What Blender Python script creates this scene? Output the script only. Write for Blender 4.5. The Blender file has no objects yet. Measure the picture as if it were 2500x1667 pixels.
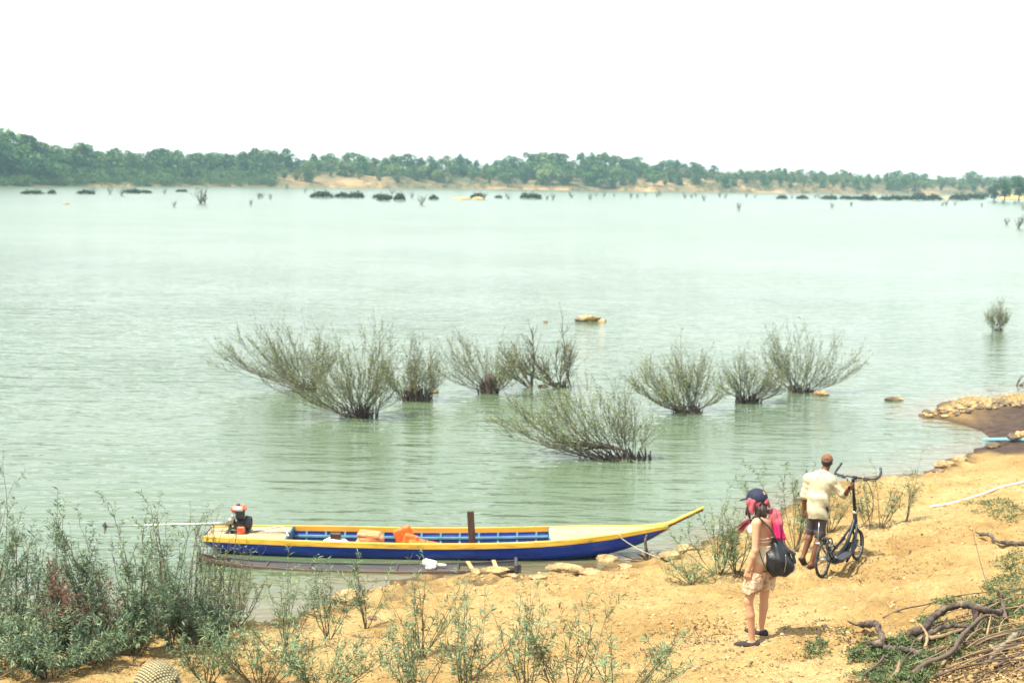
import bpy, bmesh, math, random
import numpy as np
from mathutils import Vector, Matrix

# ------------------------------------------------------------------ camera, sky, sun, exposure
SC = bpy.context.scene
CAM_Z = 6.3
FPX = 3472.2                      # 50 mm lens on a 2500 px wide, 36 mm frame
PITCH, ROLL = math.radians(6.61), math.radians(0.91)
cam = bpy.data.cameras.new('camera')
cam.lens, cam.sensor_width = 50.0, 36.0
cam.clip_start, cam.clip_end = 0.1, 9000.0
cam.dof.use_dof = True
cam.dof.focus_distance = 14.0
cam.dof.aperture_fstop = 2.4
CAM = bpy.data.objects.new('camera', cam)
SC.collection.objects.link(CAM)
CAM_M = Matrix.Translation((0, 0, CAM_Z)) @ Matrix.Rotation(math.pi / 2 - PITCH, 4, 'X') @ Matrix.Rotation(ROLL, 4, 'Z')
CAM.matrix_world = CAM_M
SC.camera = CAM

TO_SUN = Vector((-0.52, -0.30, 1.10)).normalized()
SUN_EL = math.asin(TO_SUN.z)
SUN_AZ = math.atan2(TO_SUN.x, TO_SUN.y)
W = bpy.data.worlds.new('World')
SC.world = W
W.use_nodes = True
wn, wl = W.node_tree.nodes, W.node_tree.links
bg = wn['Background']
sky = wn.new('ShaderNodeTexSky')
sky.sky_type = 'NISHITA'
sky.sun_disc = False
sky.sun_elevation = SUN_EL
sky.sun_rotation = SUN_AZ
sky.altitude = 100
sky.air_density = 1.0
sky.dust_density = 1.2
sky.ozone_density = 1.0
hz = wn.new('ShaderNodeMixRGB')           # milky hot-season haze over the whole sky
hz.inputs['Fac'].default_value = 0.52
hz.inputs['Color2'].default_value = (10.9, 11.0, 10.2, 1)
wl.new(sky.outputs['Color'], hz.inputs['Color1'])
wl.new(hz.outputs['Color'], bg.inputs['Color'])
bg.inputs['Strength'].default_value = 0.10

sun = bpy.data.lights.new('sun', 'SUN')
sun.energy = 5.0
sun.angle = math.radians(0.53)
sun.color = (1.0, 0.89, 0.66)
SUN = bpy.data.objects.new('sun', sun)
SC.collection.objects.link(SUN)
SUN.rotation_euler = (-TO_SUN).to_track_quat('-Z', 'Y').to_euler()
SUN.location = (-20, -10, 40)

SC.view_settings.view_transform = 'Standard'
SC.view_settings.look = 'None'
SC.view_settings.exposure = 1.06
SC.view_settings.gamma = 1.0
SC.view_settings.use_curve_mapping = False
SC.render.engine = 'CYCLES'
SC.cycles.use_denoising = True
SC.cycles.max_bounces = 8
SC.cycles.volume_bounces = 1
SC.cycles.transparent_max_bounces = 8
SC.cycles.volume_step_rate = 4.0
SC.cycles.caustics_reflective = False
SC.cycles.caustics_refractive = False

# ------------------------------------------------------------------ helpers
RNG = np.random.default_rng(7)
random.seed(7)
R3 = np.array(CAM_M.to_3x3())
CO = np.array((0.0, 0.0, CAM_Z))


def ray(px, py):
    d = np.array(((px - 1250.0) / FPX, (833.5 - py) / FPX, -1.0))
    return R3 @ d


def at_z(px, py, z):
    d = ray(px, py)
    return CO + d * ((z - CAM_Z) / d[2])


def at_y(px, py, y):
    d = ray(px, py)
    return CO + d * (y / d[1])


_perm = np.random.default_rng(3).random(4096).astype(np.float64)


def noise3(P):
    P = np.asarray(P, float)
    I = np.floor(P).astype(np.int64)
    F = P - I
    F = F * F * (3 - 2 * F)

    def h(a, b, c):
        return _perm[((a * 73856093) ^ (b * 19349663) ^ (c * 83492791)) & 4095]
    x, y, z = I[..., 0], I[..., 1], I[..., 2]
    fx, fy, fz = F[..., 0], F[..., 1], F[..., 2]
    r = 0
    for dx in (0, 1):
        wx = fx if dx else 1 - fx
        for dy in (0, 1):
            wy = fy if dy else 1 - fy
            for dz in (0, 1):
                wz = fz if dz else 1 - fz
                r = r + wx * wy * wz * h(x + dx, y + dy, z + dz)
    return r * 2 - 1


def fbm(P, octaves=4, gain=0.5):
    P = np.asarray(P, float)
    a, r = 1.0, 0.0
    for i in range(octaves):
        r = r + a * noise3(P * (2.03 ** i) + 17.3 * i)
        a *= gain
    return r


def xyz(x, y, z=0.0):
    x, y = np.broadcast_arrays(np.asarray(x, float), np.asarray(y, float))
    return np.stack([x, y, np.zeros_like(x) + z], -1)


def org(o):
    v = Vector((0, 0, 0))
    while o is not None:
        v = v + o.location
        o = o.parent
    return np.array(v)


def link(o):
    SC.collection.objects.link(o)
    return o


def tag(o, label=None, cat=None, group=None, kind=None):
    if label:
        o['label'] = label
    if cat:
        o['category'] = cat
    if group:
        o['group'] = group
    if kind:
        o['kind'] = kind
    return o


def empty(name, loc, label=None, cat=None, group=None):
    o = bpy.data.objects.new(name, None)
    o.empty_display_size = 0.1
    o.location = Vector([float(c) for c in loc])
    link(o)
    return tag(o, label, cat, group)


def raw_mesh(name, V, F, smooth=True):
    """F: int array (m,3|4) or list of arrays/lists"""
    me = bpy.data.meshes.new(name)
    V = np.asarray(V, np.float32)
    if isinstance(F, np.ndarray):
        m, k = F.shape
        me.vertices.add(len(V))
        me.vertices.foreach_set('co', V.ravel())
        me.loops.add(m * k)
        me.loops.foreach_set('vertex_index', F.astype(np.int32).ravel())
        me.polygons.add(m)
        me.polygons.foreach_set('loop_start', np.arange(0, m * k, k, dtype=np.int32))
        me.update(calc_edges=True)
        me.validate()
    else:
        me.from_pydata([tuple(map(float, v)) for v in V], [], [tuple(int(i) for i in f) for f in F])
        me.update()
    if smooth and len(me.polygons):
        me.polygons.foreach_set('use_smooth', np.ones(len(me.polygons), bool))
    return me


def mobj(name, V, F, mat, parent=None, smooth=True, loc=None):
    """world-space V; the object's origin is its parent's, or loc for a top-level one"""
    o = None
    if parent is not None:
        base = org(parent)
    else:
        base = np.zeros(3) if loc is None else np.asarray(loc, float)
    me = raw_mesh(name, np.asarray(V, float) - base, F, smooth)
    if mat is not None:
        for m in (mat if isinstance(mat, (list, tuple)) else [mat]):
            me.materials.append(m)
    o = bpy.data.objects.new(name, me)
    link(o)
    if parent is not None:
        o.parent = parent
    else:
        o.location = base
    return o


def frame_of(d):
    d = np.asarray(d, float)
    d = d / (np.linalg.norm(d) + 1e-9)
    a = np.array((0, 0, 1.0)) if abs(d[2]) < 0.9 else np.array((1.0, 0, 0))
    u = np.cross(d, a)
    u /= np.linalg.norm(u)
    return d, u, np.cross(u, d)


class MB:
    """collects shapes for one mesh"""

    def __init__(s):
        s.v, s.f, s.n = [], [], 0

    def add(s, V, F):
        s.v.append(np.asarray(V, float))
        s.f += [tuple(i + s.n for i in f) for f in F]
        s.n += len(V)
        return s

    def box(s, c, size, ax=None, bev=0.0):
        c = np.asarray(c, float)
        ax = np.eye(3) if ax is None else np.asarray(ax, float)
        h = np.asarray(size, float) / 2
        if bev <= 0:
            P = np.array([(x, y, z) for x in (-1, 1) for y in (-1, 1) for z in (-1, 1)], float) * h
            F = [(0, 1, 3, 2), (4, 6, 7, 5), (0, 4, 5, 1), (2, 3, 7, 6), (0, 2, 6, 4), (1, 5, 7, 3)]
            return s.add(c + P @ ax, F)
        b = min(bev, h.min() * 0.9)
        V, idx = [], {}
        for sx in (-1, 1):
            for sy in (-1, 1):
                for sz in (-1, 1):
                    for k in range(3):
                        p = np.array((sx, sy, sz)) * h
                        for j in range(3):
                            if j != k:
                                p[j] -= (sx, sy, sz)[j] * b
                        idx[(sx, sy, sz, k)] = len(V)
                        V.append(p)
        F = []
        for k in range(3):
            o = [j for j in range(3) if j != k]
            for sg in (-1, 1):
                q = []
                for a, bb in ((-1, -1), (1, -1), (1, 1), (-1, 1)):
                    t = [0, 0, 0]
                    t[k], t[o[0]], t[o[1]] = sg, a, bb
                    q.append(idx[(*t, k)])
                F.append(tuple(q))
        for k in range(3):           # edges along axis k
            o = [j for j in range(3) if j != k]
            for a in (-1, 1):
                for bb in (-1, 1):
                    t0, t1 = [0, 0, 0], [0, 0, 0]
                    t0[k], t1[k] = -1, 1
                    for t in (t0, t1):
                        t[o[0]], t[o[1]] = a, bb
                    F.append((idx[(*t0, o[0])], idx[(*t1, o[0])], idx[(*t1, o[1])], idx[(*t0, o[1])]))
        for sx in (-1, 1):
            for sy in (-1, 1):
                for sz in (-1, 1):
                    F.append(tuple(idx[(sx, sy, sz, k)] for k in range(3)))
        return s.add(c + np.array(V) @ ax, F)

    def tube(s, P, r, k=6, cap=True, flat=1.0, up=None):
        P = np.asarray(P, float)
        n = len(P)
        r = np.broadcast_to(np.asarray(r, float), (n,))
        T = np.gradient(P, axis=0)
        V = []
        d, u, w = frame_of(T[0])
        if up is not None:
            w = np.asarray(up, float)
            u = np.cross(w, d)
            u /= np.linalg.norm(u) + 1e-9
            w = np.cross(d, u)
        for i in range(n):
            d = T[i] / (np.linalg.norm(T[i]) + 1e-9)
            u = u - d * (u @ d)
            u /= np.linalg.norm(u) + 1e-9
            w = np.cross(d, u)
            for j in range(k):
                a = 2 * math.pi * j / k
                V.append(P[i] + r[i] * (math.cos(a) * u + flat * math.sin(a) * w))
        F = [(i * k + j, i * k + (j + 1) % k, (i + 1) * k + (j + 1) % k, (i + 1) * k + j) for i in range(n - 1) for j in range(k)]
        if cap:
            F.append(tuple(range(k))[::-1])
            F.append(tuple((n - 1) * k + j for j in range(k)))
        return s.add(V, F)

    def loft(s, rings, closed=True, cap=True):
        k = len(rings[0])
        V = np.concatenate([np.asarray(q, float) for q in rings])
        m = k if closed else k - 1
        F = [(i * k + j, i * k + (j + 1) % k, (i + 1) * k + (j + 1) % k, (i + 1) * k + j) for i in range(len(rings) - 1) for j in range(m)]
        if cap and closed:
            F.append(tuple(range(k))[::-1])
            F.append(tuple((len(rings) - 1) * k + j for j in range(k)))
        return s.add(V, F)

    def torus(s, c, ax, R, r, n=28, k=8, a0=0, a1=2 * math.pi):
        """ring in the plane normal to ax"""
        d, u, w = frame_of(ax)
        full = abs(a1 - a0 - 2 * math.pi) < 1e-6
        m = n if full else n + 1
        V = []
        for i in range(m):
            a = a0 + (a1 - a0) * i / n
            e = math.cos(a) * u + math.sin(a) * w
            for j in range(k):
                b = 2 * math.pi * j / k
                V.append(np.asarray(c) + e * (R + r * math.cos(b)) + d * r * math.sin(b))
        F = []
        for i in range(n):
            i2 = (i + 1) % m
            for j in range(k):
                F.append((i * k + j, i * k + (j + 1) % k, i2 * k + (j + 1) % k, i2 * k + j))
        return s.add(V, F)

    def cyl(s, a, b, ra, rb=None, k=12):
        return s.tube([a, b], [ra, ra if rb is None else rb], k)

    def build(s, name, mat, parent=None, smooth=True, loc=None):
        return mobj(name, np.concatenate(s.v), s.f, mat, parent, smooth, loc)


def sharp(o, deg=35):
    """smooth shading only below the angle"""
    me = o.data
    me.shade_smooth() if hasattr(me, 'shade_smooth') else None
    try:
        me.set_sharp_from_angle(angle=math.radians(deg))
    except Exception:
        pass
    return o


def spline(P, n=8):
    """Catmull-Rom through P"""
    P = np.asarray(P, float)
    Q = np.vstack([2 * P[0] - P[1], P, 2 * P[-1] - P[-2]])
    out = []
    for i in range(1, len(Q) - 2):
        for t in np.linspace(0, 1, n, endpoint=False):
            a, b, c, d = Q[i - 1], Q[i], Q[i + 1], Q[i + 2]
            out.append(0.5 * ((2 * b) + (-a + c) * t + (2 * a - 5 * b + 4 * c - d) * t * t + (-a + 3 * b - 3 * c + d) * t ** 3))
    out.append(P[-1])
    return np.array(out)


# ------------------------------------------------------------------ materials
def new_mat(name):
    m = bpy.data.materials.new(name)
    m.use_nodes = True
    nt = m.node_tree
    return m, nt.nodes, nt.links, nt.nodes['Principled BSDF']


def ramp(nodes, stops):
    r = nodes.new('ShaderNodeValToRGB')
    e = r.color_ramp.elements
    while len(e) < len(stops):
        e.new(0.5)
    for i, (p, c) in enumerate(stops):
        e[i].position = p
        e[i].color = (*c[:3], 1)
    return r


def paint(name, stops, scale=8.0, rough=0.6, bump=0.0, bscale=40.0, detail=5.0, stretch=(1, 1, 1), metal=0.0, spec=0.5, island=0.0, dist=0.02, coat=0.0):
    """procedural colour: noise through a ramp, optional second fine bump and per-piece variation"""
    m, n, l, b = new_mat(name)
    if len(stops) == 1:
        c = stops[0]
        stops = [tuple(x * 0.82 for x in c), tuple(min(1, x * 1.15) for x in c)]
    tc = n.new('ShaderNodeTexCoord')
    mp = n.new('ShaderNodeMapping')
    mp.inputs['Scale'].default_value = stretch
    l.new(tc.outputs['Object'], mp.inputs['Vector'])
    nz = n.new('ShaderNodeTexNoise')
    nz.inputs['Scale'].default_value = scale
    nz.inputs['Detail'].default_value = detail
    nz.inputs['Roughness'].default_value = 0.6
    l.new(mp.outputs['Vector'], nz.inputs['Vector'])
    k = len(stops)
    r = ramp(n, [(0.32 + 0.36 * i / (k - 1), c) for i, c in enumerate(stops)])
    l.new(nz.outputs['Fac'], r.inputs['Fac'])
    out = r.outputs['Color']
    if island > 0:
        g = n.new('ShaderNodeNewGeometry')
        hs = n.new('ShaderNodeHueSaturation')
        mr = n.new('ShaderNodeMapRange')
        mr.inputs['To Min'].default_value = 1 - island
        mr.inputs['To Max'].default_value = 1 + island
        l.new(g.outputs['Random Per Island'], mr.inputs['Value'])
        l.new(mr.outputs['Result'], hs.inputs['Value'])
        l.new(out, hs.inputs['Color'])
        out = hs.outputs['Color']
    l.new(out, b.inputs['Base Color'])
    b.inputs['Roughness'].default_value = rough
    b.inputs['Metallic'].default_value = metal
    b.inputs['Specular IOR Level'].default_value = spec
    b.inputs['Coat Weight'].default_value = coat
    if bump > 0:
        nb = n.new('ShaderNodeTexNoise')
        nb.inputs['Scale'].default_value = bscale
        nb.inputs['Detail'].default_value = 4
        l.new(mp.outputs['Vector'], nb.inputs['Vector'])
        bp = n.new('ShaderNodeBump')
        bp.inputs['Strength'].default_value = bump
        bp.inputs['Distance'].default_value = dist
        l.new(nb.outputs['Fac'], bp.inputs['Height'])
        l.new(bp.outputs['Normal'], b.inputs['Normal'])
    return m


def leaf_mat(name, c0, c1, c2, trans=0.3, rough=0.55, vary=0.35, hue=0.02):
    """leaf: colour differs leaf by leaf, light passes through a little"""
    m, n, l, b = new_mat(name)
    g = n.new('ShaderNodeNewGeometry')
    r = ramp(n, [(0.0, c0), (0.5, c1), (1.0, c2)])
    l.new(g.outputs['Random Per Island'], r.inputs['Fac'])
    oi = n.new('ShaderNodeObjectInfo')
    hs = n.new('ShaderNodeHueSaturation')
    mr = n.new('ShaderNodeMapRange')
    mr.inputs['To Min'].default_value = 1 - vary
    mr.inputs['To Max'].default_value = 1 + vary
    l.new(oi.outputs['Random'], mr.inputs['Value'])
    l.new(mr.outputs['Result'], hs.inputs['Value'])
    l.new(r.outputs['Color'], hs.inputs['Color'])
    l.new(hs.outputs['Color'], b.inputs['Base Color'])
    b.inputs['Roughness'].default_value = rough
    b.inputs['Specular IOR Level'].default_value = 0.35
    if trans > 0:
        t = n.new('ShaderNodeBsdfTranslucent')
        l.new(hs.outputs['Color'], t.inputs['Color'])
        mx = n.new('ShaderNodeMixShader')
        mx.inputs['Fac'].default_value = trans
        l.new(b.outputs['BSDF'], mx.inputs[1])
        l.new(t.outputs['BSDF'], mx.inputs[2])
        l.new(mx.outputs['Shader'], n['Material Output'].inputs['Surface'])
    return m

# ------------------------------------------------------------------ the near bank: heights
SHORE = [(-400, 1495), (-150, 1500), (80, 1505), (300, 1512), (480, 1516), (591, 1519), (690, 1514), (774, 1500), (834, 1476), (853, 1458), (906, 1450), (953, 1421),
         (1000, 1413), (1063, 1405), (1158, 1398), (1200, 1404), (1262, 1404), (1340, 1409), (1400, 1400), (1452, 1380), (1511, 1377),
         (1560, 1369), (1615, 1364), (1645, 1356), (1720, 1322), (1800, 1288), (1900, 1246), (1990, 1205), (2060, 1176), (2110, 1166), (2177, 1160), (2237, 1158), (2291, 1153), (2307, 1136),
         (2336, 1117), (2393, 1098), (2432, 1086), (2436, 1066), (2416, 1056), (2387, 1040), (2355, 1025), (2317, 1026), (2256, 1020), (2251, 1011),
         (2272, 999), (2304, 986), (2330, 972), (2420, 966), (2520, 962), (2700, 955), (2900, 950)]
S_W = np.array([at_z(px, py, 0.0) for px, py in SHORE])
ctrl = [tuple(p) for p in S_W]
LAND = [(1850, 1563, 1.28), (1985, 1381, 0.60), (2006, 1413, 0.69), (2095, 1366, 0.66), (1798, 1400, 0.42), (1754, 1402, 0.36), (1941, 1346, 0.42), (2123, 1292, 0.50), (2210, 1270, 0.52),
        (2272, 1240, 0.45), (2500, 1178, 0.62), (2500, 1110, 0.30), (2400, 1150, 0.35), (2500, 1280, 1.05), (2300, 1330, 0.95), (2500, 1400, 1.6), (2300, 1500, 1.65), (2500, 1660, 2.3), (2150, 1590, 1.72), (1900, 1667, 1.62),
        (1600, 1480, 0.70), (1600, 1600, 1.15), (1400, 1667, 1.00), (1400, 1500, 0.55), (1250, 1450, 0.30), (1100, 1660, 0.75), (1029, 1605, 0.55), (895, 1535, 0.28),
        (900, 1667, 0.62), (700, 1600, 0.32), (560, 1650, 0.42), (560, 1570, 0.16), (300, 1660, 0.40), (300, 1600, 0.22), (0, 1670, 0.38), (0, 1600, 0.2),
        (2480, 1045, 0.16), (2480, 1000, 0.34), (2380, 1000, 0.26), (2310, 1008, 0.16), (2700, 1000, 0.5), (2700, 1100, 0.6), (2800, 1300, 1.4)]
ctrl += [tuple(at_z(px, py, z)) for px, py, z in LAND]
ctrl += [(-1.9, 7.5, 2.10), (0, 0, 4.72), (-4, 0, 4.7), (5, 0, 4.8), (0, 4, 3.75), (4, 7, 3.2), (8, 9, 2.9), (-8, 8, 1.5), (-12, 10, 1.2), (14, 12, 2.8), (-5, 11, 1.0), (2.5, 10.5, 2.15),
         (-14, 0, 4.6), (14, 0, 4.9), (25, 15, 3.2), (-25, 12, 1.5), (-25, 0, 4.5), (25, 0, 5), (0, -12, 5), (25, 30, 1.6), (30, -12, 5), (-30, -12, 5),
         (25, 41, 0.7), (19, 48, -0.3), (30, 52, -0.4)]
# under water
for px, py, z in [(-300, 1380, -0.5), (100, 1380, -0.5), (400, 1420, -0.4), (600, 1430, -0.35), (800, 1380, -0.45), (1000, 1370, -0.4), (1200, 1360, -0.4), (1400, 1350, -0.35), (1520, 1340, -0.3),
                  (1600, 1300, -0.4), (1750, 1200, -0.55), (1950, 1120, -0.5), (2150, 1100, -0.35), (2250, 1060, -0.25), (2380, 1070, -0.12), (2150, 990, -0.5), (2300, 930, -0.5), (2550, 920, -0.5),
                  (1000, 1150, -1.2), (0, 1150, -1.4), (1700, 1050, -1.1), (2200, 900, -1.0), (2700, 880, -0.9), (1300, 800, -2), (300, 800, -2), (2300, 780, -2)]:
    ctrl.append(tuple(at_z(px, py, z)))
CT = np.array(ctrl)


def _phi(r2):
    return 0.5 * r2 * np.log(r2 + 1e-9)


def _tps_fit(X, z, reg=0.02):
    n = len(X)
    K = _phi(((X[:, None] - X[None]) ** 2).sum(-1)) + reg * np.eye(n)
    Pm = np.hstack([np.ones((n, 1)), X])
    A = np.block([[K, Pm], [Pm.T, np.zeros((3, 3))]])
    return np.linalg.solve(A, np.concatenate([z, np.zeros(3)]))


TS = 8.0
TW = _tps_fit(CT[:, :2] / TS, CT[:, 2])


def base_h(x, y):
    x, y = np.broadcast_arrays(np.asarray(x, float), np.asarray(y, float))
    X = np.stack([x.ravel(), y.ravel()], -1) / TS
    out = np.empty(len(X))
    C = CT[:, :2] / TS
    for i in range(0, len(X), 20000):
        q = X[i:i + 20000]
        out[i:i + 20000] = _phi(((q[:, None] - C[None]) ** 2).sum(-1)) @ TW[:-3] + TW[-3] + q @ TW[-2:]
    return np.clip(out.reshape(x.shape), -2.5, 5.4)


def relief(x, y, h):
    """lumps, footprints and washed steps of the sand"""
    land = np.clip((h + 0.03) / 0.25, 0, 1)
    P = xyz(x, y)
    a = 0.06 * fbm(P * 0.8 + 5, 3)
    q = np.stack([P[..., 0] * 0.94 - P[..., 1] * 0.34, (P[..., 0] * 0.34 + P[..., 1] * 0.94) * 2.6, P[..., 2]], -1)
    rid = 1 - np.abs(fbm(q * 1.1 + 31, 3))
    b = 0.08 * (rid - 0.6)
    c = 0.030 * fbm(P * 4.0 + 11, 3) + 0.014 * noise3(P * 11.0 + 3)
    pits = np.clip(fbm(P * 2.4 + 71, 2) - 0.42, 0, 1) * -0.16
    shore = np.exp(-((h - 0.06) / 0.10) ** 2)
    d = shore * (0.10 * np.abs(fbm(P * 2.3 + 90, 3)) - 0.02)
    return (a + b + c + pits) * land + d


def axis(fine0, fine1, step, far0, far1):
    a = list(np.arange(fine0, fine1, step))
    s, v = step, fine1
    while v < far1:
        a.append(v)
        s *= 1.25
        v += s
    a.append(far1)
    s, v, b = step, fine0, []
    while v > far0:
        s *= 1.25
        v -= s
        b.append(max(v, far0))
    return np.array(b[::-1] + a)


gx = axis(-8.5, 11.0, 0.047, -90, 120)
gy = axis(11.0, 28.0, 0.047, -60, 75)
GX, GY = np.meshgrid(gx, gy)
GH0 = base_h(GX, GY)
GH = GH0 + relief(GX, GY, GH0)


def press(x, y, a, ln, wd, depth, rim=0.35):
    """a footprint or rut: a dent with a low raised rim"""
    i0, i1 = np.searchsorted(gx, (x - ln * 2.2, x + ln * 2.2))
    j0, j1 = np.searchsorted(gy, (y - ln * 2.2, y + ln * 2.2))
    if i1 <= i0 or j1 <= j0:
        return
    dx, dy = GX[j0:j1, i0:i1] - x, GY[j0:j1, i0:i1] - y
    u, v = (dx * math.cos(a) + dy * math.sin(a)) / ln, (-dx * math.sin(a) + dy * math.cos(a)) / wd
    q = u * u + v * v
    GH[j0:j1, i0:i1] += depth * (-np.exp(-q * 1.6) + rim * np.exp(-(np.sqrt(q) - 1.45) ** 2 * 5)) * (GH0[j0:j1, i0:i1] > 0.04)


for trail, n_ in (([(1.2, 11.4), (2.2, 13.6), (2.85, 15.3), (3.5, 17.6), (4.4, 20.3), (4.9, 22.4)], 30), ([(2.9, 15.6), (1.9, 18.0), (0.9, 20.3), (0.4, 21.6)], 18), ([(5.5, 12.2), (5.2, 15.0), (5.0, 17.8), (4.75, 19.6)], 22),
                  ([(-1.0, 14.6), (0.4, 16.8), (0.9, 19.2), (0.6, 21.3)], 20), ([(3.2, 19.5), (2.4, 21.0), (1.9, 22.2)], 10), ([(4.6, 20.8), (6.0, 22.6), (7.2, 24.5)], 14)):
    tp = spline(np.hstack([np.array(trail), np.zeros((len(trail), 1))]), 30)[:, :2]
    ds = np.concatenate([[0], np.cumsum(np.linalg.norm(np.diff(tp, axis=0), axis=1))])
    for k_ in range(n_):
        s_ = ds[-1] * (k_ + 0.5 + RNG.uniform(-0.2, 0.2)) / n_
        x_, y_ = np.interp(s_, ds, tp[:, 0]), np.interp(s_, ds, tp[:, 1])
        x2, y2 = np.interp(s_ + 0.1, ds, tp[:, 0]), np.interp(s_ + 0.1, ds, tp[:, 1])
        a_ = math.atan2(y2 - y_, x2 - x_ + 1e-6)
        sd_ = 0.11 if k_ % 2 else -0.11
        press(x_ - math.sin(a_) * sd_ + RNG.normal() * 0.03, y_ + math.cos(a_) * sd_, a_ + RNG.normal() * 0.15, 0.15, 0.065, RNG.uniform(0.022, 0.042))
for k_ in range(60):                                  # the bicycle's wheel rut
    t = k_ / 59
    press(5.9 - 1.25 * t + 0.15 * math.sin(3 * t), 12.8 + 7.0 * t, math.atan2(7.0, -1.25), 0.12, 0.035, 0.016, 0.5)


def ground_h(x, y):
    """height of the bank's mesh (bilinear in its grid)"""
    x, y = np.broadcast_arrays(np.asarray(x, float), np.asarray(y, float))
    i = np.clip(np.searchsorted(gx, x) - 1, 0, len(gx) - 2)
    j = np.clip(np.searchsorted(gy, y) - 1, 0, len(gy) - 2)
    u = (x - gx[i]) / (gx[i + 1] - gx[i])
    v = (y - gy[j]) / (gy[j + 1] - gy[j])
    return GH[j, i] * (1 - u) * (1 - v) + GH[j, i + 1] * u * (1 - v) + GH[j + 1, i] * (1 - u) * v + GH[j + 1, i + 1] * u * v


def ground_pt(px, py):
    """where the sight line through a pixel meets the near bank (marching)"""
    d = ray(px, py)
    t = np.linspace(6, 48, 1400)
    P = CO + d[None] * t[:, None]
    g = ground_h(P[:, 0], P[:, 1])
    i = int(np.argmax(P[:, 2] < g))
    return np.array((P[i, 0], P[i, 1], g[i]))


def on_ground(x, y, dz=0.0):
    return np.array((x, y, float(ground_h(x, y)) + dz))


nx, ny = len(gx), len(gy)
ii = (np.arange(ny - 1)[:, None] * nx + np.arange(nx - 1)[None]).ravel()
quads = np.stack([ii, ii + 1, ii + 1 + nx, ii + nx], -1)

# materials of the bank
m, n, l, b = new_mat('sand')
tc = n.new('ShaderNodeTexCoord')
sep = n.new('ShaderNodeSeparateXYZ')
l.new(tc.outputs['Object'], sep.inputs['Vector'])


def tex_noise(scale, detail=5, rough=0.6, vec=None):
    t = n.new('ShaderNodeTexNoise')
    t.inputs['Scale'].default_value = scale
    t.inputs['Detail'].default_value = detail
    t.inputs['Roughness'].default_value = rough
    l.new(vec if vec is not None else tc.outputs['Object'], t.inputs['Vector'])
    return t


def mixc(fac, c1, c2, mode='MIX'):
    x = n.new('ShaderNodeMixRGB')
    x.blend_type = mode
    for sock, v in (('Fac', fac), ('Color1', c1), ('Color2', c2)):
        if hasattr(v, 'is_linked') or hasattr(v, 'links'):
            l.new(v, x.inputs[sock])
        elif sock == 'Fac':
            x.inputs[sock].default_value = v
        else:
            x.inputs[sock].default_value = (*v, 1)
    return x.outputs['Color']


n1 = tex_noise(0.55, 6, 0.62)
r1 = ramp(n, [(0.34, (0.335, 0.222, 0.092)), (0.50, (0.430, 0.304, 0.136)), (0.68, (0.490, 0.378, 0.200))])
l.new(n1.outputs['Fac'], r1.inputs['Fac'])
n2 = tex_noise(7.0, 6, 0.7)
r2 = ramp(n, [(0.30, (0.62, 0.58, 0.55)), (0.52, (1, 1, 1)), (0.75, (1.1, 1.1, 1.08))])
l.new(n2.outputs['Fac'], r2.inputs['Fac'])
col = mixc(0.75, r1.outputs['Color'], r2.outputs['Color'], 'MULTIPLY')
# scattered dark litter and clods
n3 = tex_noise(20.0, 4, 0.6)
r3 = ramp(n, [(0.61, (0, 0, 0)), (0.66, (1, 1, 1))])
l.new(n3.outputs['Fac'], r3.inputs['Fac'])
n4 = tex_noise(0.9, 3, 0.5)
r4 = ramp(n, [(0.45, (0, 0, 0)), (0.62, (1, 1, 1))])
l.new(n4.outputs['Fac'], r4.inputs['Fac'])
spk = mixc(1.0, r3.outputs['Color'], r4.outputs['Color'], 'MULTIPLY')
col = mixc(spk, col, (0.13, 0.085, 0.05))
# wet band at the waterline
wet = n.new('ShaderNodeMapRange')
wet.inputs['From Min'].default_value = 0.015
wet.inputs['From Max'].default_value = 0.12
wet.inputs['To Min'].default_value = 1.0
wet.inputs['To Max'].default_value = 0.0
l.new(sep.outputs['Z'], wet.inputs['Value'])
col = mixc(wet.outputs['Result'], col, (0.125, 0.088, 0.05))
at = n.new('ShaderNodeAttribute')
at.attribute_name = 'mud'
mudn = tex_noise(3.5, 5, 0.65)
rm = ramp(n, [(0.35, (0.052, 0.037, 0.034)), (0.65, (0.11, 0.078, 0.066))])
l.new(mudn.outputs['Fac'], rm.inputs['Fac'])
col = mixc(at.outputs['Fac'], col, rm.outputs['Color'])
l.new(col, b.inputs['Base Color'])
b.inputs['Roughness'].default_value = 0.95
b.inputs['Specular IOR Level'].default_value = 0.15
nb = tex_noise(45.0, 4, 0.6)
nb2 = tex_noise(11.0, 4, 0.6)
add = n.new('ShaderNodeMath')
add.operation = 'MULTIPLY_ADD'
l.new(nb2.outputs['Fac'], add.inputs[0])
add.inputs[1].default_value = 2.2
l.new(nb.outputs['Fac'], add.inputs[2])
bp = n.new('ShaderNodeBump')
bp.inputs['Strength'].default_value = 1.0
bp.inputs['Distance'].default_value = 0.05
l.new(add.outputs['Value'], bp.inputs['Height'])
l.new(bp.outputs['Normal'], b.inputs['Normal'])
SAND = m

bank = mobj('river_bank', xyz(GX.ravel(), GY.ravel(), GH.ravel()), quads, SAND)
tag(bank, 'sandy yellow river bank sloping down to the water', kind='structure')
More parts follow.
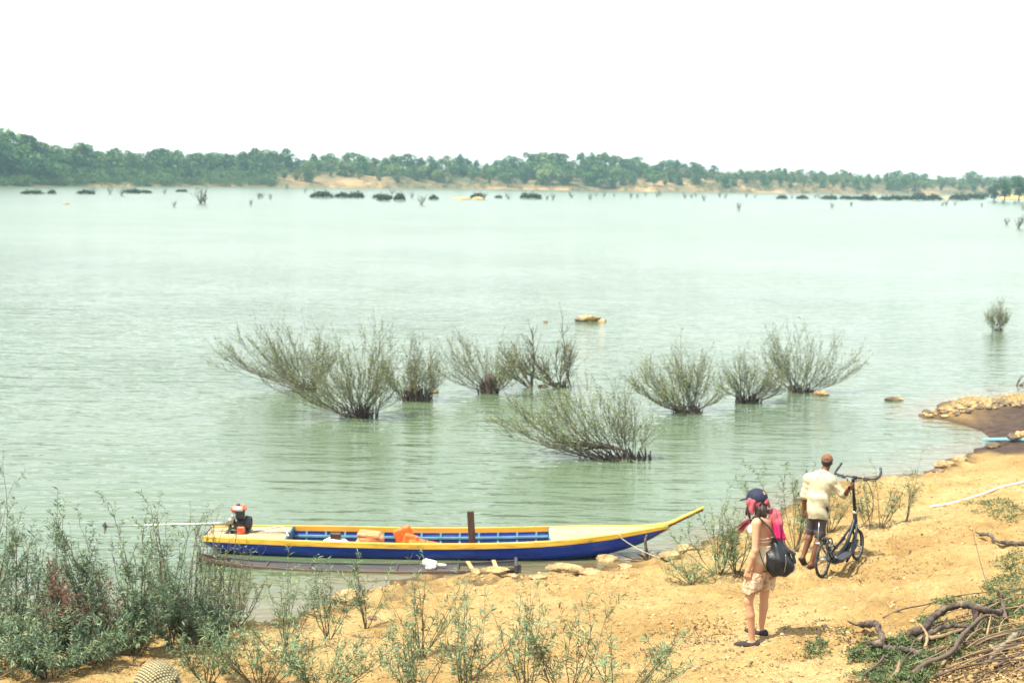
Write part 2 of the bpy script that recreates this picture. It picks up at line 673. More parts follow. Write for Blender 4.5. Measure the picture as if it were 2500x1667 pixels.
# the spit's dark mud flat
mud_px = [(2390, 1040), (2440, 1020), (2500, 1000), (2560, 1000), (2470, 1050), (2540, 1050), (2470, 1082), (2540, 1085), (2640, 1020), (2640, 1070)]
mp_ = np.array([at_z(px, py, 0.2)[:2] for px, py in mud_px])
dm = np.min(np.sqrt((GX.ravel()[:, None] - mp_[None, :, 0]) ** 2 + ((GY.ravel()[:, None] - mp_[None, :, 1]) * 0.8) ** 2), 1)
mudv = np.clip((1.55 - dm + 0.5 * fbm(xyz(GX.ravel(), GY.ravel()) * 1.3, 3)) / 0.35, 0, 1)
am = bank.data.attributes.new('mud', 'FLOAT', 'POINT')
am.data.foreach_set('value', mudv.astype(np.float32))

# ------------------------------------------------------------------ the river
wx = axis(-16, 22, 0.35, -2600, 2600)
wy = axis(14, 60, 0.35, 12.5, 2600)
WX, WY = np.meshgrid(wx, wy)
WD = -base_h(np.clip(WX, -30, 30), np.clip(WY, -10, 60))
WD = np.where(WY > 62, 2.0, WD)
nx, ny = len(wx), len(wy)
ii = (np.arange(ny - 1)[:, None] * nx + np.arange(nx - 1)[None]).ravel()
wq = np.stack([ii, ii + 1, ii + 1 + nx, ii + nx], -1)
m, n, l, b = new_mat('river_water')
tc = n.new('ShaderNodeTexCoord')
at = n.new('ShaderNodeAttribute')
at.attribute_name = 'depth'
dr = n.new('ShaderNodeMapRange')
dr.inputs['From Min'].default_value = 0.0
dr.inputs['From Max'].default_value = 0.30
dr.interpolation_type = 'SMOOTHSTEP'
l.new(at.outputs['Fac'], dr.inputs['Value'])
big = tex_noise(0.05, 4, 0.6)
rb_ = ramp(n, [(0.38, (0.070, 0.108, 0.064)), (0.62, (0.092, 0.138, 0.086))])
l.new(big.outputs['Fac'], rb_.inputs['Fac'])
col = mixc(dr.outputs['Result'], (0.12, 0.112, 0.066), rb_.outputs['Color'])
l.new(col, b.inputs['Base Color'])
sy_ = n.new('ShaderNodeSeparateXYZ')
l.new(tc.outputs['Object'], sy_.inputs['Vector'])
rr_ = n.new('ShaderNodeMapRange')                   # the open river is choppier than the sheltered bank
rr_.inputs['From Min'].default_value = 35.0
rr_.inputs['From Max'].default_value = 170.0
rr_.inputs['To Min'].default_value = 0.05
rr_.inputs['To Max'].default_value = 0.22
l.new(sy_.outputs['Y'], rr_.inputs['Value'])
l.new(rr_.outputs['Result'], b.inputs['Roughness'])
b.inputs['IOR'].default_value = 1.333
b.inputs['Specular IOR Level'].default_value = 0.5
mp = n.new('ShaderNodeMapping')
mp.inputs['Scale'].default_value = (0.42, 1.25, 1)
mp.inputs['Rotation'].default_value = (0, 0, math.radians(-6))
l.new(tc.outputs['Object'], mp.inputs['Vector'])
w1 = tex_noise(1.9, 3, 0.5, mp.outputs['Vector'])
w2 = tex_noise(0.62, 4, 0.55, mp.outputs['Vector'])
w3 = tex_noise(0.06, 3, 0.6)                       # gusts: rougher and calmer reaches
rg = ramp(n, [(0.38, (0.62, 0.62, 0.62)), (0.60, (1, 1, 1))])
l.new(w3.outputs['Fac'], rg.inputs['Fac'])
ad = n.new('ShaderNodeMath')
ad.operation = 'MULTIPLY_ADD'
l.new(w2.outputs['Fac'], ad.inputs[0])
ad.inputs[1].default_value = 1.3
l.new(w1.outputs['Fac'], ad.inputs[2])
bp = n.new('ShaderNodeBump')
bp.inputs['Distance'].default_value = 0.075
l.new(ad.outputs['Value'], bp.inputs['Height'])
gs = n.new('ShaderNodeMath')
gs.operation = 'MULTIPLY'
l.new(rg.outputs['Color'], gs.inputs[0])
fo_ = n.new('ShaderNodeMapRange')                   # out in the current the small ripples flatten
fo_.inputs['From Min'].default_value = 45.0
fo_.inputs['From Max'].default_value = 380.0
fo_.inputs['To Min'].default_value = 1.0
fo_.inputs['To Max'].default_value = 0.16
l.new(sy_.outputs['Y'], fo_.inputs['Value'])
l.new(fo_.outputs['Result'], gs.inputs[1])
l.new(gs.outputs['Value'], bp.inputs['Strength'])
l.new(bp.outputs['Normal'], b.inputs['Normal'])
WATER = m
river = mobj('river_water', xyz(WX.ravel(), WY.ravel(), 0.0), wq, WATER)
tag(river, 'wide pale green river with small ripples', kind='structure')
ad_ = river.data.attributes.new('depth', 'FLOAT', 'POINT')
ad_.data.foreach_set('value', WD.ravel().astype(np.float32))

# ------------------------------------------------------------------ the far bank
FB_PX = [(-900, 470), (-400, 480), (0, 497), (300, 560), (600, 616), (1250, 683), (1800, 722), (2200, 785), (2500, 880), (2900, 960), (3400, 1050)]
FB = np.array([((px - 1250) * D / FPX, D) for px, D in FB_PX])
FBs = spline(np.hstack([FB, np.zeros((len(FB), 1))]), 24)[:, :2]
seg = np.concatenate([[0], np.cumsum(np.linalg.norm(np.diff(FBs, axis=0), axis=1))])
PXS = (FBs[:, 0] / FBs[:, 1]) * FPX + 1250


def bank_pt(px, t):
    """point on the far shore as seen at column px, t metres inland (along the sight line)"""
    D = np.interp(px, PXS, FBs[:, 1]) + t
    return np.stack([(np.asarray(px, float) - 1250) * D / FPX, D], -1)


def far_h(px, t, x, y):
    P = xyz(x, y)
    steep = 6.2 + 1.6 * fbm(P * 0.012, 2)
    h = steep * np.clip(t / 42.0, 0, 1) ** 0.8 + 0.9 * fbm(P * 0.06, 3) * np.clip(t / 8, 0, 1)
    h = h + np.clip((t - 60) / 500, 0, 1) * 5
    return np.where(t < 0, -1.0, h + 0.02)


fpx = np.arange(-900, 3401, 10.0)
ft = np.array([-8, 0, 2, 4, 7, 10, 14, 18, 23, 28, 34, 40, 48, 60, 80, 120, 200, 400, 800, 1500.0])
FPX2, FT = np.meshgrid(fpx, ft)
wob = 4.0 * fbm(np.stack([FPX2 * 0.02, 0 * FT, 0 * FT], -1), 3)
Q = bank_pt(FPX2, FT + wob)
FH = far_h(FPX2, FT, Q[..., 0], Q[..., 1])
nx, ny = len(fpx), len(ft)
ii = (np.arange(ny - 1)[:, None] * nx + np.arange(nx - 1)[None]).ravel()
fq = np.stack([ii, ii + 1, ii + 1 + nx, ii + nx], -1)
FARSOIL = paint('far_bank_soil', [(0.07, 0.07, 0.036), (0.11, 0.095, 0.05), (0.20, 0.135, 0.07), (0.36, 0.25, 0.13)], scale=0.05, rough=0.95, bump=0.6, bscale=0.5, dist=0.5)
far = mobj('far_bank', np.concatenate([Q, FH[..., None]], -1).reshape(-1, 3), fq, FARSOIL)
tag(far, 'far river bank with bare sandy slopes', kind='structure')


def far_ground(px, t):
    w = 4.0 * fbm(np.array([[px * 0.02, 0.0, 0.0]]), 3)[0]
    q = bank_pt(px, t + w)
    return np.array((q[0], q[1], float(far_h(np.array(px), np.array(float(t)), q[0], q[1]))))

# ------------------------------------------------------------------ implicit surfaces (bodies, cloth, rocks)
def seg_d(P, a, b, ra, rb):
    a, b = np.asarray(a, np.float32), np.asarray(b, np.float32)
    ba = b - a
    t = np.clip(((P - a) @ ba) / float(ba @ ba + 1e-9), 0, 1)
    return np.sqrt((((P - a) - t[..., None] * ba) ** 2).sum(-1)) - (ra + (rb - ra) * t)


def ell_d(P, c, r, ax=None):
    q = P - np.asarray(c, np.float32)
    if ax is not None:
        q = q @ np.asarray(ax, np.float32).T
    r = np.asarray(r, np.float32)
    k0 = np.sqrt(((q / r) ** 2).sum(-1))
    k1 = np.sqrt(((q / (r * r)) ** 2).sum(-1)) + 1e-6
    return k0 * (k0 - 1.0) / k1


def box_d(P, c, h, rad=0.0, ax=None):
    q = P - np.asarray(c, np.float32)
    if ax is not None:
        q = q @ np.asarray(ax, np.float32).T
    q = np.abs(q) - (np.asarray(h, np.float32) - rad)
    return np.sqrt((np.maximum(q, 0) ** 2).sum(-1)) + np.minimum(q.max(-1), 0) - rad


def smin(a, b, k):
    h = np.clip(0.5 + 0.5 * (b - a) / k, 0, 1)
    return b + (a - b) * h - k * h * (1 - h)


def smax(a, b, k):
    return -smin(-a, -b, k)


def union(ds, k=0.03):
    r = ds[0]
    for d in ds[1:]:
        r = smin(r, d, k)
    return r


def sdf_mesh(f, lo, hi, res):
    """naive surface nets -> V, quads"""
    lo, hi = np.asarray(lo, float), np.asarray(hi, float)
    nn = np.ceil((hi - lo) / res).astype(int) + 1
    ax = [lo[i] + res * np.arange(nn[i]) for i in range(3)]
    G = np.stack(np.meshgrid(*ax, indexing='ij'), -1).astype(np.float32)
    D = f(G)
    S = D < 0
    c = np.zeros(tuple(nn - 1), np.int8)
    for i in (0, 1):
        for j in (0, 1):
            for k in (0, 1):
                c += S[i:nn[0] - 1 + i, j:nn[1] - 1 + j, k:nn[2] - 1 + k]
    act = (c > 0) & (c < 8)
    idx = -np.ones(act.shape, np.int64)
    cells = np.argwhere(act)
    idx[act] = np.arange(len(cells))
    acc = np.zeros((len(cells), 3))
    cnt = np.zeros(len(cells))
    corners = [(i, j, k) for i in (0, 1) for j in (0, 1) for k in (0, 1)]
    for a in range(8):
        for b_ in range(a + 1, 8):
            ca, cb = np.array(corners[a]), np.array(corners[b_])
            if np.abs(ca - cb).sum() != 1:
                continue
            da = D[tuple((cells + ca).T)]
            db = D[tuple((cells + cb).T)]
            mk = (da < 0) != (db < 0)
            t = np.where(mk, da / (da - db + 1e-12), 0)
            acc += np.where(mk[:, None], ca + t[:, None] * (cb - ca), 0)
            cnt += mk
    V = lo + (cells + acc / np.maximum(cnt, 1)[:, None]) * res
    F = []
    for d in range(3):
        o1, o2 = (d + 1) % 3, (d + 2) % 3
        sl0, sl1 = [slice(1, nn[i] - 1) for i in range(3)], [slice(1, nn[i] - 1) for i in range(3)]
        sl0[d], sl1[d] = slice(0, nn[d] - 1), slice(1, nn[d])
        A, B = S[tuple(sl0)], S[tuple(sl1)]
        e = np.argwhere(A != B)
        if not len(e):
            continue
        fl = A[tuple(e.T)]
        off = np.ones(3, int)
        off[d] = 0
        e = e + off
        q = []
        for (p1, p2) in ((1, 1), (0, 1), (0, 0), (1, 0)):
            w = e.copy()
            w[:, o1] -= p1
            w[:, o2] -= p2
            q.append(idx[tuple(w.T)])
        q = np.stack(q, -1)
        q[~fl] = q[~fl][:, ::-1]
        F.append(q)
    F = np.concatenate(F)
    F = F[(F >= 0).all(1)]
    return V, F


def blob(name, f, lo, hi, res, mat, parent=None, loc=None, rough=0.0, rscale=8.0):
    V, F = sdf_mesh(f, lo, hi, res)
    if rough:
        C = V.mean(0)
        d = V - C
        d /= np.linalg.norm(d, axis=1)[:, None] + 1e-9
        V = V + d * (rough * fbm(V * rscale, 3))[:, None]
    return mobj(name, V, F, mat, parent, True, loc)


# ------------------------------------------------------------------ materials for the boats
BLUE = paint('blue_hull_paint', [(0.002, 0.014, 0.13), (0.003, 0.034, 0.33), (0.004, 0.042, 0.38), (0.035, 0.085, 0.36)], scale=2.2, rough=0.42, bump=0.15, bscale=9, stretch=(0.5, 3, 4))
nt_ = BLUE.node_tree
bs_ = nt_.nodes['Principled BSDF']
lk_ = bs_.inputs['Base Color'].links[0].from_socket
tc_ = nt_.nodes.new('ShaderNodeTexCoord')
sx_ = nt_.nodes.new('ShaderNodeSeparateXYZ')
nt_.links.new(tc_.outputs['Object'], sx_.inputs['Vector'])
nz_ = nt_.nodes.new('ShaderNodeTexNoise')
nz_.inputs['Scale'].default_value = 2.5
nz_.inputs['Detail'].default_value = 5
nt_.links.new(tc_.outputs['Object'], nz_.inputs['Vector'])
ma_ = nt_.nodes.new('ShaderNodeMath')
ma_.operation = 'MULTIPLY_ADD'
nt_.links.new(nz_.outputs['Fac'], ma_.inputs[0])
ma_.inputs[1].default_value = -0.12
nt_.links.new(sx_.outputs['Z'], ma_.inputs[2])
mr_ = nt_.nodes.new('ShaderNodeMapRange')
mr_.inputs['From Min'].default_value = -0.04
mr_.inputs['From Max'].default_value = 0.03
mr_.inputs['To Min'].default_value = 0.75
mr_.inputs['To Max'].default_value = 0.0
nt_.links.new(ma_.outputs['Value'], mr_.inputs['Value'])
mx_ = nt_.nodes.new('ShaderNodeMixRGB')
nt_.links.new(mr_.outputs['Result'], mx_.inputs['Fac'])
nt_.links.new(lk_, mx_.inputs['Color1'])
mx_.inputs['Color2'].default_value = (0.018, 0.022, 0.035, 1)
nt_.links.new(mx_.outputs['Color'], bs_.inputs['Base Color'])
LBLUE = paint('light_blue_paint', [(0.015, 0.075, 0.16), (0.025, 0.115, 0.22), (0.05, 0.16, 0.27)], scale=3, rough=0.6, bump=0.2, bscale=20)
RIBBLUE = paint('rib_blue_paint', [(0.08, 0.20, 0.30), (0.14, 0.29, 0.39)], scale=6, rough=0.6)
YELLOW = paint('yellow_rail_paint', [(0.26, 0.16, 0.04), (0.58, 0.35, 0.035), (0.64, 0.40, 0.05), (0.68, 0.48, 0.12)], scale=3.5, rough=0.5, bump=0.15, bscale=14, stretch=(0.6, 3, 3))
ORANGEY = paint('orange_yellow_board', [(0.55, 0.26, 0.03), (0.70, 0.34, 0.04)], scale=2.5, rough=0.55, stretch=(0.6, 3, 3))
PALEY = paint('sun_bleached_yellow_deck', [(0.40, 0.29, 0.12), (0.60, 0.46, 0.19), (0.66, 0.52, 0.24)], scale=2.4, rough=0.65, bump=0.2, bscale=12, stretch=(0.5, 4, 4))
DECKWOOD = paint('weathered_deck_wood', [(0.30, 0.24, 0.15), (0.46, 0.38, 0.23)], scale=3, rough=0.8, bump=0.3, bscale=20, stretch=(0.4, 5, 4))
GREYWOOD = paint('wet_grey_wood', [(0.022, 0.024, 0.032), (0.042, 0.043, 0.052), (0.075, 0.070, 0.072)], scale=2.5, rough=0.55, bump=0.4, bscale=16, stretch=(0.5, 4, 4))
REDWOOD = paint('red_brown_wood', [(0.07, 0.045, 0.04), (0.15, 0.09, 0.07)], scale=3, rough=0.75, bump=0.3, bscale=25, stretch=(0.5, 4, 4))
BROWNPLANK = paint('dark_brown_plank', [(0.035, 0.017, 0.014), (0.075, 0.038, 0.03)], scale=5, rough=0.6, bump=0.3, bscale=25, stretch=(4, 4, 0.6))
TANWOOD = paint('pale_raw_wood', [(0.34, 0.23, 0.11), (0.48, 0.35, 0.18)], scale=6, rough=0.85, bump=0.3, bscale=40)
ORANGE = paint('orange_jacket_cloth', [(0.62, 0.10, 0.012), (0.78, 0.16, 0.02)], scale=14, rough=0.6, bump=0.4, bscale=22, dist=0.02)
SALMON = paint('faded_orange_jacket_cloth', [(0.58, 0.17, 0.07), (0.74, 0.27, 0.13)], scale=14, rough=0.65, bump=0.4, bscale=22, dist=0.02)
ENGRED = paint('engine_red_plastic', [(0.58, 0.06, 0.02), (0.70, 0.10, 0.03)], scale=12, rough=0.35)
ENGDARK = paint('engine_dark_casing', [(0.010, 0.012, 0.018), (0.028, 0.03, 0.04)], scale=25, rough=0.45)
STEEL = paint('bare_steel', [(0.26, 0.26, 0.25), (0.44, 0.44, 0.41)], scale=20, rough=0.35, metal=0.7)
WHITE = paint('white_plastic', [(0.62, 0.60, 0.52), (0.76, 0.75, 0.68)], scale=10, rough=0.5)
ROPE = paint('pale_rope', [(0.40, 0.36, 0.27), (0.56, 0.52, 0.42)], scale=60, rough=0.9, bump=0.4, bscale=120, dist=0.004)

# ------------------------------------------------------------------ the blue and yellow longtail boat
BY = 23.40
ST = np.array([  # x, half beam, rail height, keel height
    (-5.13, 0.34, 0.290, 0.13), (-4.95, 0.38, 0.290, 0.03), (-4.6, 0.43, 0.290, -0.05), (-4.0, 0.49, 0.288, -0.11), (-3.0, 0.54, 0.280, -0.15), (-1.5, 0.56, 0.272, -0.16),
    (-0.4, 0.555, 0.295, -0.15), (0.45, 0.53, 0.332, -0.12), (1.0, 0.46, 0.368, -0.05), (1.5, 0.36, 0.410, 0.03), (2.0, 0.22, 0.455, 0.16), (2.35, 0.115, 0.492, 0.31), (2.62, 0.035, 0.525, 0.475)])
XS = np.linspace(-5.13, 2.62, 64)


def sm(col):
    P = spline(np.stack([ST[:, 0], ST[:, col], 0 * ST[:, 0]], -1), 12)
    return lambda x: np.interp(x, P[:, 0], P[:, 1])


HB, GZ, KZ = sm(1), sm(2), sm(3)


def section(x, inset=0.0, drop=0.0):
    """open profile, near side first: rail, chine, bottom, bottom, chine, rail"""
    h, g, k = HB(x) - inset, GZ(x) - drop, KZ(x) + inset
    h = max(h, 0.004)
    k = min(k, g - 0.01)
    prof = [(1.0, 1.0), (0.97, 0.72), (0.90, 0.44), (0.76, 0.17), (0.52, 0.02), (0.0, 0.0)]
    near = [(x, BY - h * a, k + (g - k) * t) for a, t in prof]
    farp = [(x, BY + h * a, k + (g - k) * t) for a, t in prof[:-1]][::-1]
    return np.array(near + farp)


boat = empty('longtail_boat', (-1.2, BY, 0), 'long narrow blue boat with yellow rails and upswept bow moored at the bank', 'boat')
mb = MB()
mb.loft([section(x, 0.0, 0.005) for x in XS], closed=False)
mb.loft([section(x, 0.028, 0.005)[::-1] for x in XS], closed=False)
k = 11
a, b2 = section(XS[0], 0.0, 0.005), section(XS[0], 0.0, 0.005).mean(0)
mb.add(np.vstack([a, b2]), [(i + 1, i, 11) for i in range(10)] + [(0, 10, 11)])
hull = mb.build('hull', BLUE, boat)
sharp(hull, 40)
for sgn, nm in ((-1, 'near'), (1, 'far')):
    mb = MB()
    rings = []
    for x in XS:
        h, g = HB(x), GZ(x)
        o = 0.016
        y0 = BY + sgn * (h + o)
        y1 = BY + sgn * max(h - 0.035, 0.0)
        band = 0.075 if x < 1.6 else 0.075 - 0.03 * (x - 1.6)
        rings.append(np.array([(x, y0, g - band), (x, y0, g + 0.006), (x, y1, g + 0.010), (x, y1, g - 0.02), (x, BY + sgn * (h + 0.002), g - band)]))
    mb.loft(rings)
    sharp(mb.build('gunwale', YELLOW, boat), 30)
    # inner board above the ribs
    mb = MB()
    rings = []
    for x in np.linspace(-3.78, 0.62, 30):
        h, g = HB(x), GZ(x)
        y0 = BY + sgn * (h - 0.037)
        rings.append(np.array([(x, y0, g + 0.008), (x, y0 - sgn * 0.018, g + 0.008), (x, y0 - sgn * 0.018, g - 0.075), (x, y0, g - 0.075)]))
    mb.loft(rings)
    sharp(mb.build('inner_board', ORANGEY, boat), 30)
    mb = MB()
    rings = []
    for x in np.linspace(-3.72, 0.62, 30):
        h, g, kz = HB(x), GZ(x), KZ(x)
        zz = g - 0.155
        f = (zz - kz) / (g - kz)
        y0 = BY + sgn * (h * np.interp(f, [0.17, 0.44, 0.72, 1], [0.76, 0.90, 0.97, 1.0]) - 0.030)
        rings.append(np.array([(x, y0, zz + 0.014), (x, y0 - sgn * 0.05, zz + 0.014), (x, y0 - sgn * 0.05, zz - 0.016), (x, y0, zz - 0.016)]))
    mb.loft(rings)
    sharp(mb.build('stringer', RIBBLUE, boat), 30)
# ribs, each one bent to the hull's inside
for i, x in enumerate(np.linspace(-3.52, 0.42, 13)):
    mb = MB()
    s0, s1 = section(x - 0.017, 0.030, 0.07), section(x + 0.017, 0.030, 0.07)
    t0, t1 = section(x - 0.017, 0.058, 0.07), section(x + 0.017, 0.058, 0.07)
    rings = [np.array([s0[j], s1[j], t1[j], t0[j]]) for j in range(11)]
    mb.loft(rings)
    sharp(mb.build('rib', RIBBLUE, boat), 30)
# lining and floor
mb = MB()
mb.loft([section(x, 0.0285, 0.012)[::-1] * 1.0 for x in np.linspace(-3.74, 0.64, 30)], closed=False)
mb.build('inner_lining', LBLUE, boat)
for i in range(4):
    y = BY - 0.27 + 0.18 * i
    mb = MB().box((-1.55, y, -0.085), (4.2, 0.165, 0.02), bev=0.004)
    mb.build('floor_board', LBLUE, boat, smooth=False)
# decks: boards laid along the boat
for x0, x1, mat, nb_, nm in ((-5.10, -3.74, DECKWOOD, 5, 'stern_deck_board'), (0.63, 2.60, PALEY, 5, 'bow_deck_board')):
    for j in range(nb_):
        mb = MB()
        rings = []
        xs = np.linspace(x0, x1, 16)
        a0, a1 = -1 + 2 * j / nb_, -1 + 2 * (j + 1) / nb_
        for x in xs:
            h = max(HB(x) - 0.036, 0.002)
            g = GZ(x) - (0.012 if nm[0] == 's' else 0.0)
            cr = 0.02
            g0, g1 = g + cr * (1 - a0 * a0), g + cr * (1 - a1 * a1)
            e = min(0.003, h * 0.2)
            rings.append(np.array([(x, BY + h * a0 + e, g0), (x, BY + h * a1 - e, g1), (x, BY + h * a1 - e, g1 - 0.02), (x, BY + h * a0 + e, g0 - 0.02)]))
        mb.loft(rings)
        mb.build(nm, mat, boat, smooth=False)
for x in (-3.745, 0.635):
    MB().box((x, BY, GZ(x) - 0.07), (0.03, 2 * HB(x) - 0.09, 0.16)).build('cockpit_bulkhead', LBLUE, boat, smooth=False)
# upswept stem
mb = MB()
P = spline([(2.2, BY, 0.485), (2.5, BY, 0.525), (2.68, BY, 0.575), (2.92, BY, 0.695), (3.215, BY, 0.842)], 6)
mb.tube(P, np.interp(P[:, 0], [2.2, 2.6, 3.2], [0.05, 0.045, 0.028]), k=8, up=(0, 0, 1), flat=0.75)
mb.build('bow_stem', YELLOW, boat)
mb = MB()
P = np.array([(x, BY, KZ(x) - 0.006) for x in np.linspace(1.3, 2.64, 16)])
mb.tube(P, 0.018, k=6)
mb.build('keel_strip', YELLOW, boat)
mb = MB()
P = spline([(2.52, BY - 0.03, 0.44), (2.70, BY, 0.54), (2.95, BY, 0.67), (3.205, BY, 0.80)], 5)
mb.tube(P, 0.016, k=6)
mb.build('stem_edge', REDWOOD, boat)

# engine with its long propeller shaft
EX, EY, EZ = -4.56, BY - 0.02, 0.30
eng = MB().box((EX, EY, EZ + 0.14), (0.20, 0.24, 0.20), bev=0.03).build('engine', ENGDARK, boat)
sharp(eng, 30)
mb = MB()
mb.box((EX - 0.03, EY, EZ + 0.39), (0.25, 0.22, 0.12), bev=0.045)
sharp(mb.build('fuel_tank', ENGRED, eng), 40)
mb = MB()
mb.cyl((EX - 0.04, EY, EZ + 0.44), (EX - 0.04, EY, EZ + 0.475), 0.035)
mb.build('fuel_cap', ENGDARK, eng)
mb = MB()
mb.box((EX + 0.01, EY - 0.09, EZ + 0.33), (0.15, 0.12, 0.16), bev=0.02)
sharp(mb.build('air_filter', ENGDARK, eng), 30)
mb = MB()
mb.cyl((EX + 0.09, EY, EZ + 0.16), (EX + 0.17, EY, EZ + 0.16), 0.125, 0.11, 18)
mb.torus((EX + 0.17, EY, EZ + 0.16), (1, 0, 0), 0.09, 0.015)
mb.build('starter_housing', ENGDARK, eng)
mb = MB()
mb.box((EX + 0.03, EY - 0.13, EZ + 0.06), (0.13, 0.05, 0.12), bev=0.015)
sharp(mb.build('side_cover', ENGRED, eng), 30)
mb = MB()
mb.cyl((EX - 0.20, EY - 0.08, EZ + 0.22), (EX - 0.10, EY - 0.08, EZ + 0.20), 0.055, 0.07, 14)
mb.cyl((EX - 0.13, EY - 0.06, EZ + 0.30), (EX - 0.10, EY - 0.06, EZ + 0.24), 0.02, 0.02, 8)
mb.build('exhaust', STEEL, eng)
mb = MB()
for dy in (-0.13, 0.13):
    mb.tube([(EX - 0.28, EY + dy * 0.6, EZ - 0.03), (EX - 0.12, EY + dy, EZ + 0.06), (EX + 0.12, EY + dy, EZ + 0.03)], 0.02, 6)
mb.box((EX, EY, EZ + 0.015), (0.30, 0.26, 0.03), bev=0.006)
mb.cyl((EX - 0.18, EY, EZ - 0.02), (EX - 0.18, EY, EZ + 0.12), 0.03)
mb.build('engine_mount', ENGDARK, eng)
mb = MB()
mb.tube([(EX - 0.12, EY, EZ + 0.15), (EX - 0.45, EY, EZ + 0.13), (EX - 0.9, EY, EZ + 0.12), (EX - 1.6, EY + 0.03, EZ + 0.08), (EX - 2.3, EY + 0.08, EZ + 0.03)], [0.045, 0.026, 0.014, 0.013, 0.012], 8)
shaft = mb.build('propeller_shaft', STEEL, eng)
mb = MB()
for a in (0.3, 0.3 + 2.09, 0.3 + 4.19):
    c, s_ = math.cos(a), math.sin(a)
    mb.box((EX - 2.3, EY + 0.08 + 0.06 * c, EZ + 0.03 + 0.06 * s_), (0.02, 0.07, 0.12), ax=[(0.8, 0.6 * -s_, 0.6 * c), (0.6, 0.8 * s_, -0.8 * c), (0, c, s_)], bev=0.006)
mb.build('propeller', STEEL, eng)
mb = MB()
mb.tube(spline([(EX + 0.12, EY - 0.05, EZ + 0.03), (EX + 0.45, EY - 0.10, EZ + 0.085), (EX + 0.70, EY - 0.14, EZ + 0.14), (EX + 0.78, EY - 0.20, EZ + 0.10), (EX + 0.86, EY - 0.30, EZ + 0.0)], 5), 0.013, 6)
mb.tube([(EX + 0.10, EY + 0.04, EZ + 0.02), (EX + 0.55, EY - 0.02, EZ + 0.02), (EX + 0.85, EY - 0.04, EZ + 0.01)], 0.012, 6)
mb.build('tiller_handle', STEEL, eng)

# things lying in the boat
def jacket1(P):
    c = np.array((-2.36, BY - 0.15, 0.10))
    d = []
    for i, (dx, dz, yaw, h) in enumerate(((0.02, -0.06, 0.06, 0.055), (-0.02, 0.025, -0.08, 0.05), (0.01, 0.105, 0.12, 0.048), (-0.02, 0.175, -0.05, 0.034))):
        cs, sn = math.cos(yaw), math.sin(yaw)
        d.append(box_d(P, c + (dx, 0, dz), (0.22 - 0.015 * i, 0.16, h), 0.026, [(cs, sn, 0.06 * (-1) ** i), (-sn, cs, 0), (-0.06 * (-1) ** i, 0, 1)]))
    return union(d, 0.012)


j1 = blob('life_jacket', jacket1, (-2.75, BY - 0.5, -0.1), (-2.0, BY + 0.2, 0.42), 0.014, SALMON, None, (-2.36, BY - 0.15, -0.08), 0.012, 14)
tag(j1, 'folded faded salmon life jacket lying in the blue boat', 'life jacket')


def tilt(a):
    c, s_ = math.cos(a), math.sin(a)
    return [(c, 0, s_), (0, 1, 0), (-s_, 0, c)]


def jacket2(P):
    d = box_d(P, (-1.78, BY - 0.06, 0.20), (0.15, 0.055, 0.20), 0.05, tilt(0.42))
    d = smin(d, box_d(P, (-1.70, BY - 0.17, 0.15), (0.12, 0.05, 0.15), 0.045, tilt(-0.25)), 0.012)
    d = smin(d, box_d(P, (-1.46, BY - 0.16, 0.105), (0.25, 0.17, 0.065), 0.035, tilt(-0.20)), 0.02)
    d = smin(d, box_d(P, (-1.30, BY - 0.20, 0.04), (0.20, 0.14, 0.045), 0.03, tilt(-0.10)), 0.012)
    return d


j2 = blob('life_jacket', jacket2, (-2.05, BY - 0.5, -0.1), (-1.05, BY + 0.2, 0.5), 0.014, ORANGE, None, (-1.6, BY - 0.12, -0.08), 0.014, 9)
tag(j2, 'bright orange life jacket propped open in the boat between salmon jacket and plank', 'life jacket')
for o_, xs_, z_ in ((j2, (-1.64, -1.46), 0.195), (j1, (-2.44, -2.28), 0.29)):
    for x_ in xs_:
        MB().box((x_, BY - 0.15, z_ - (0.03 if x_ > -1.5 else 0)), (0.025, 0.36 if o_ is j2 else 0.30, 0.012), bev=0.003).build('strap', ENGDARK, o_, smooth=False)
bag = blob('plastic_bag', lambda P: smin(ell_d(P, (-2.98, BY - 0.22, 0.10), (0.15, 0.11, 0.10)), ell_d(P, (-2.86, BY - 0.2, 0.08), (0.12, 0.12, 0.09)), 0.03), (-3.25, BY - 0.45, -0.1), (-2.6, BY, 0.28), 0.015, WHITE, None, (-2.95, BY - 0.22, 0.0), 0.012, 16)
tag(bag, 'crumpled white plastic bag on the floor of the blue boat', 'bag')
bx = MB().box((-2.94, BY - 0.22, 0.222), (0.17, 0.12, 0.10), bev=0.008).build('box', BROWNPLANK, None, False, (-2.94, BY - 0.22, 0.17))
tag(bx, 'small dark brown box sitting on the white bag in the boat', 'box')
tl = math.radians(4)
axp = [(math.cos(tl), 0, math.sin(tl)), (0, 1, 0), (-math.sin(tl), 0, math.cos(tl))]
pl = MB().box((-0.665, BY - 0.33, 0.36), (0.115, 0.035, 0.86), ax=axp, bev=0.005).build('plank', BROWNPLANK, None, False, (-0.63, BY - 0.33, -0.07))
tag(pl, 'dark brown plank standing upright in the middle of the blue boat', 'plank')
mb = MB()
g0 = np.array((2.75, 22.95, 0.10))
mb.tube(spline([(1.70, BY + 0.05, 0.455), (1.78, BY - 0.30, 0.435), (1.84, BY - 0.345, 0.36), (2.15, BY - 0.55, 0.22), (2.60, BY - 0.85, 0.12)], 8), 0.006, 6)
rope = mb.build('mooring_rope', ROPE, None, True, (1.70, BY, 0.45))
tag(rope, 'thin pale mooring rope running from the bow deck to the bank', 'rope')

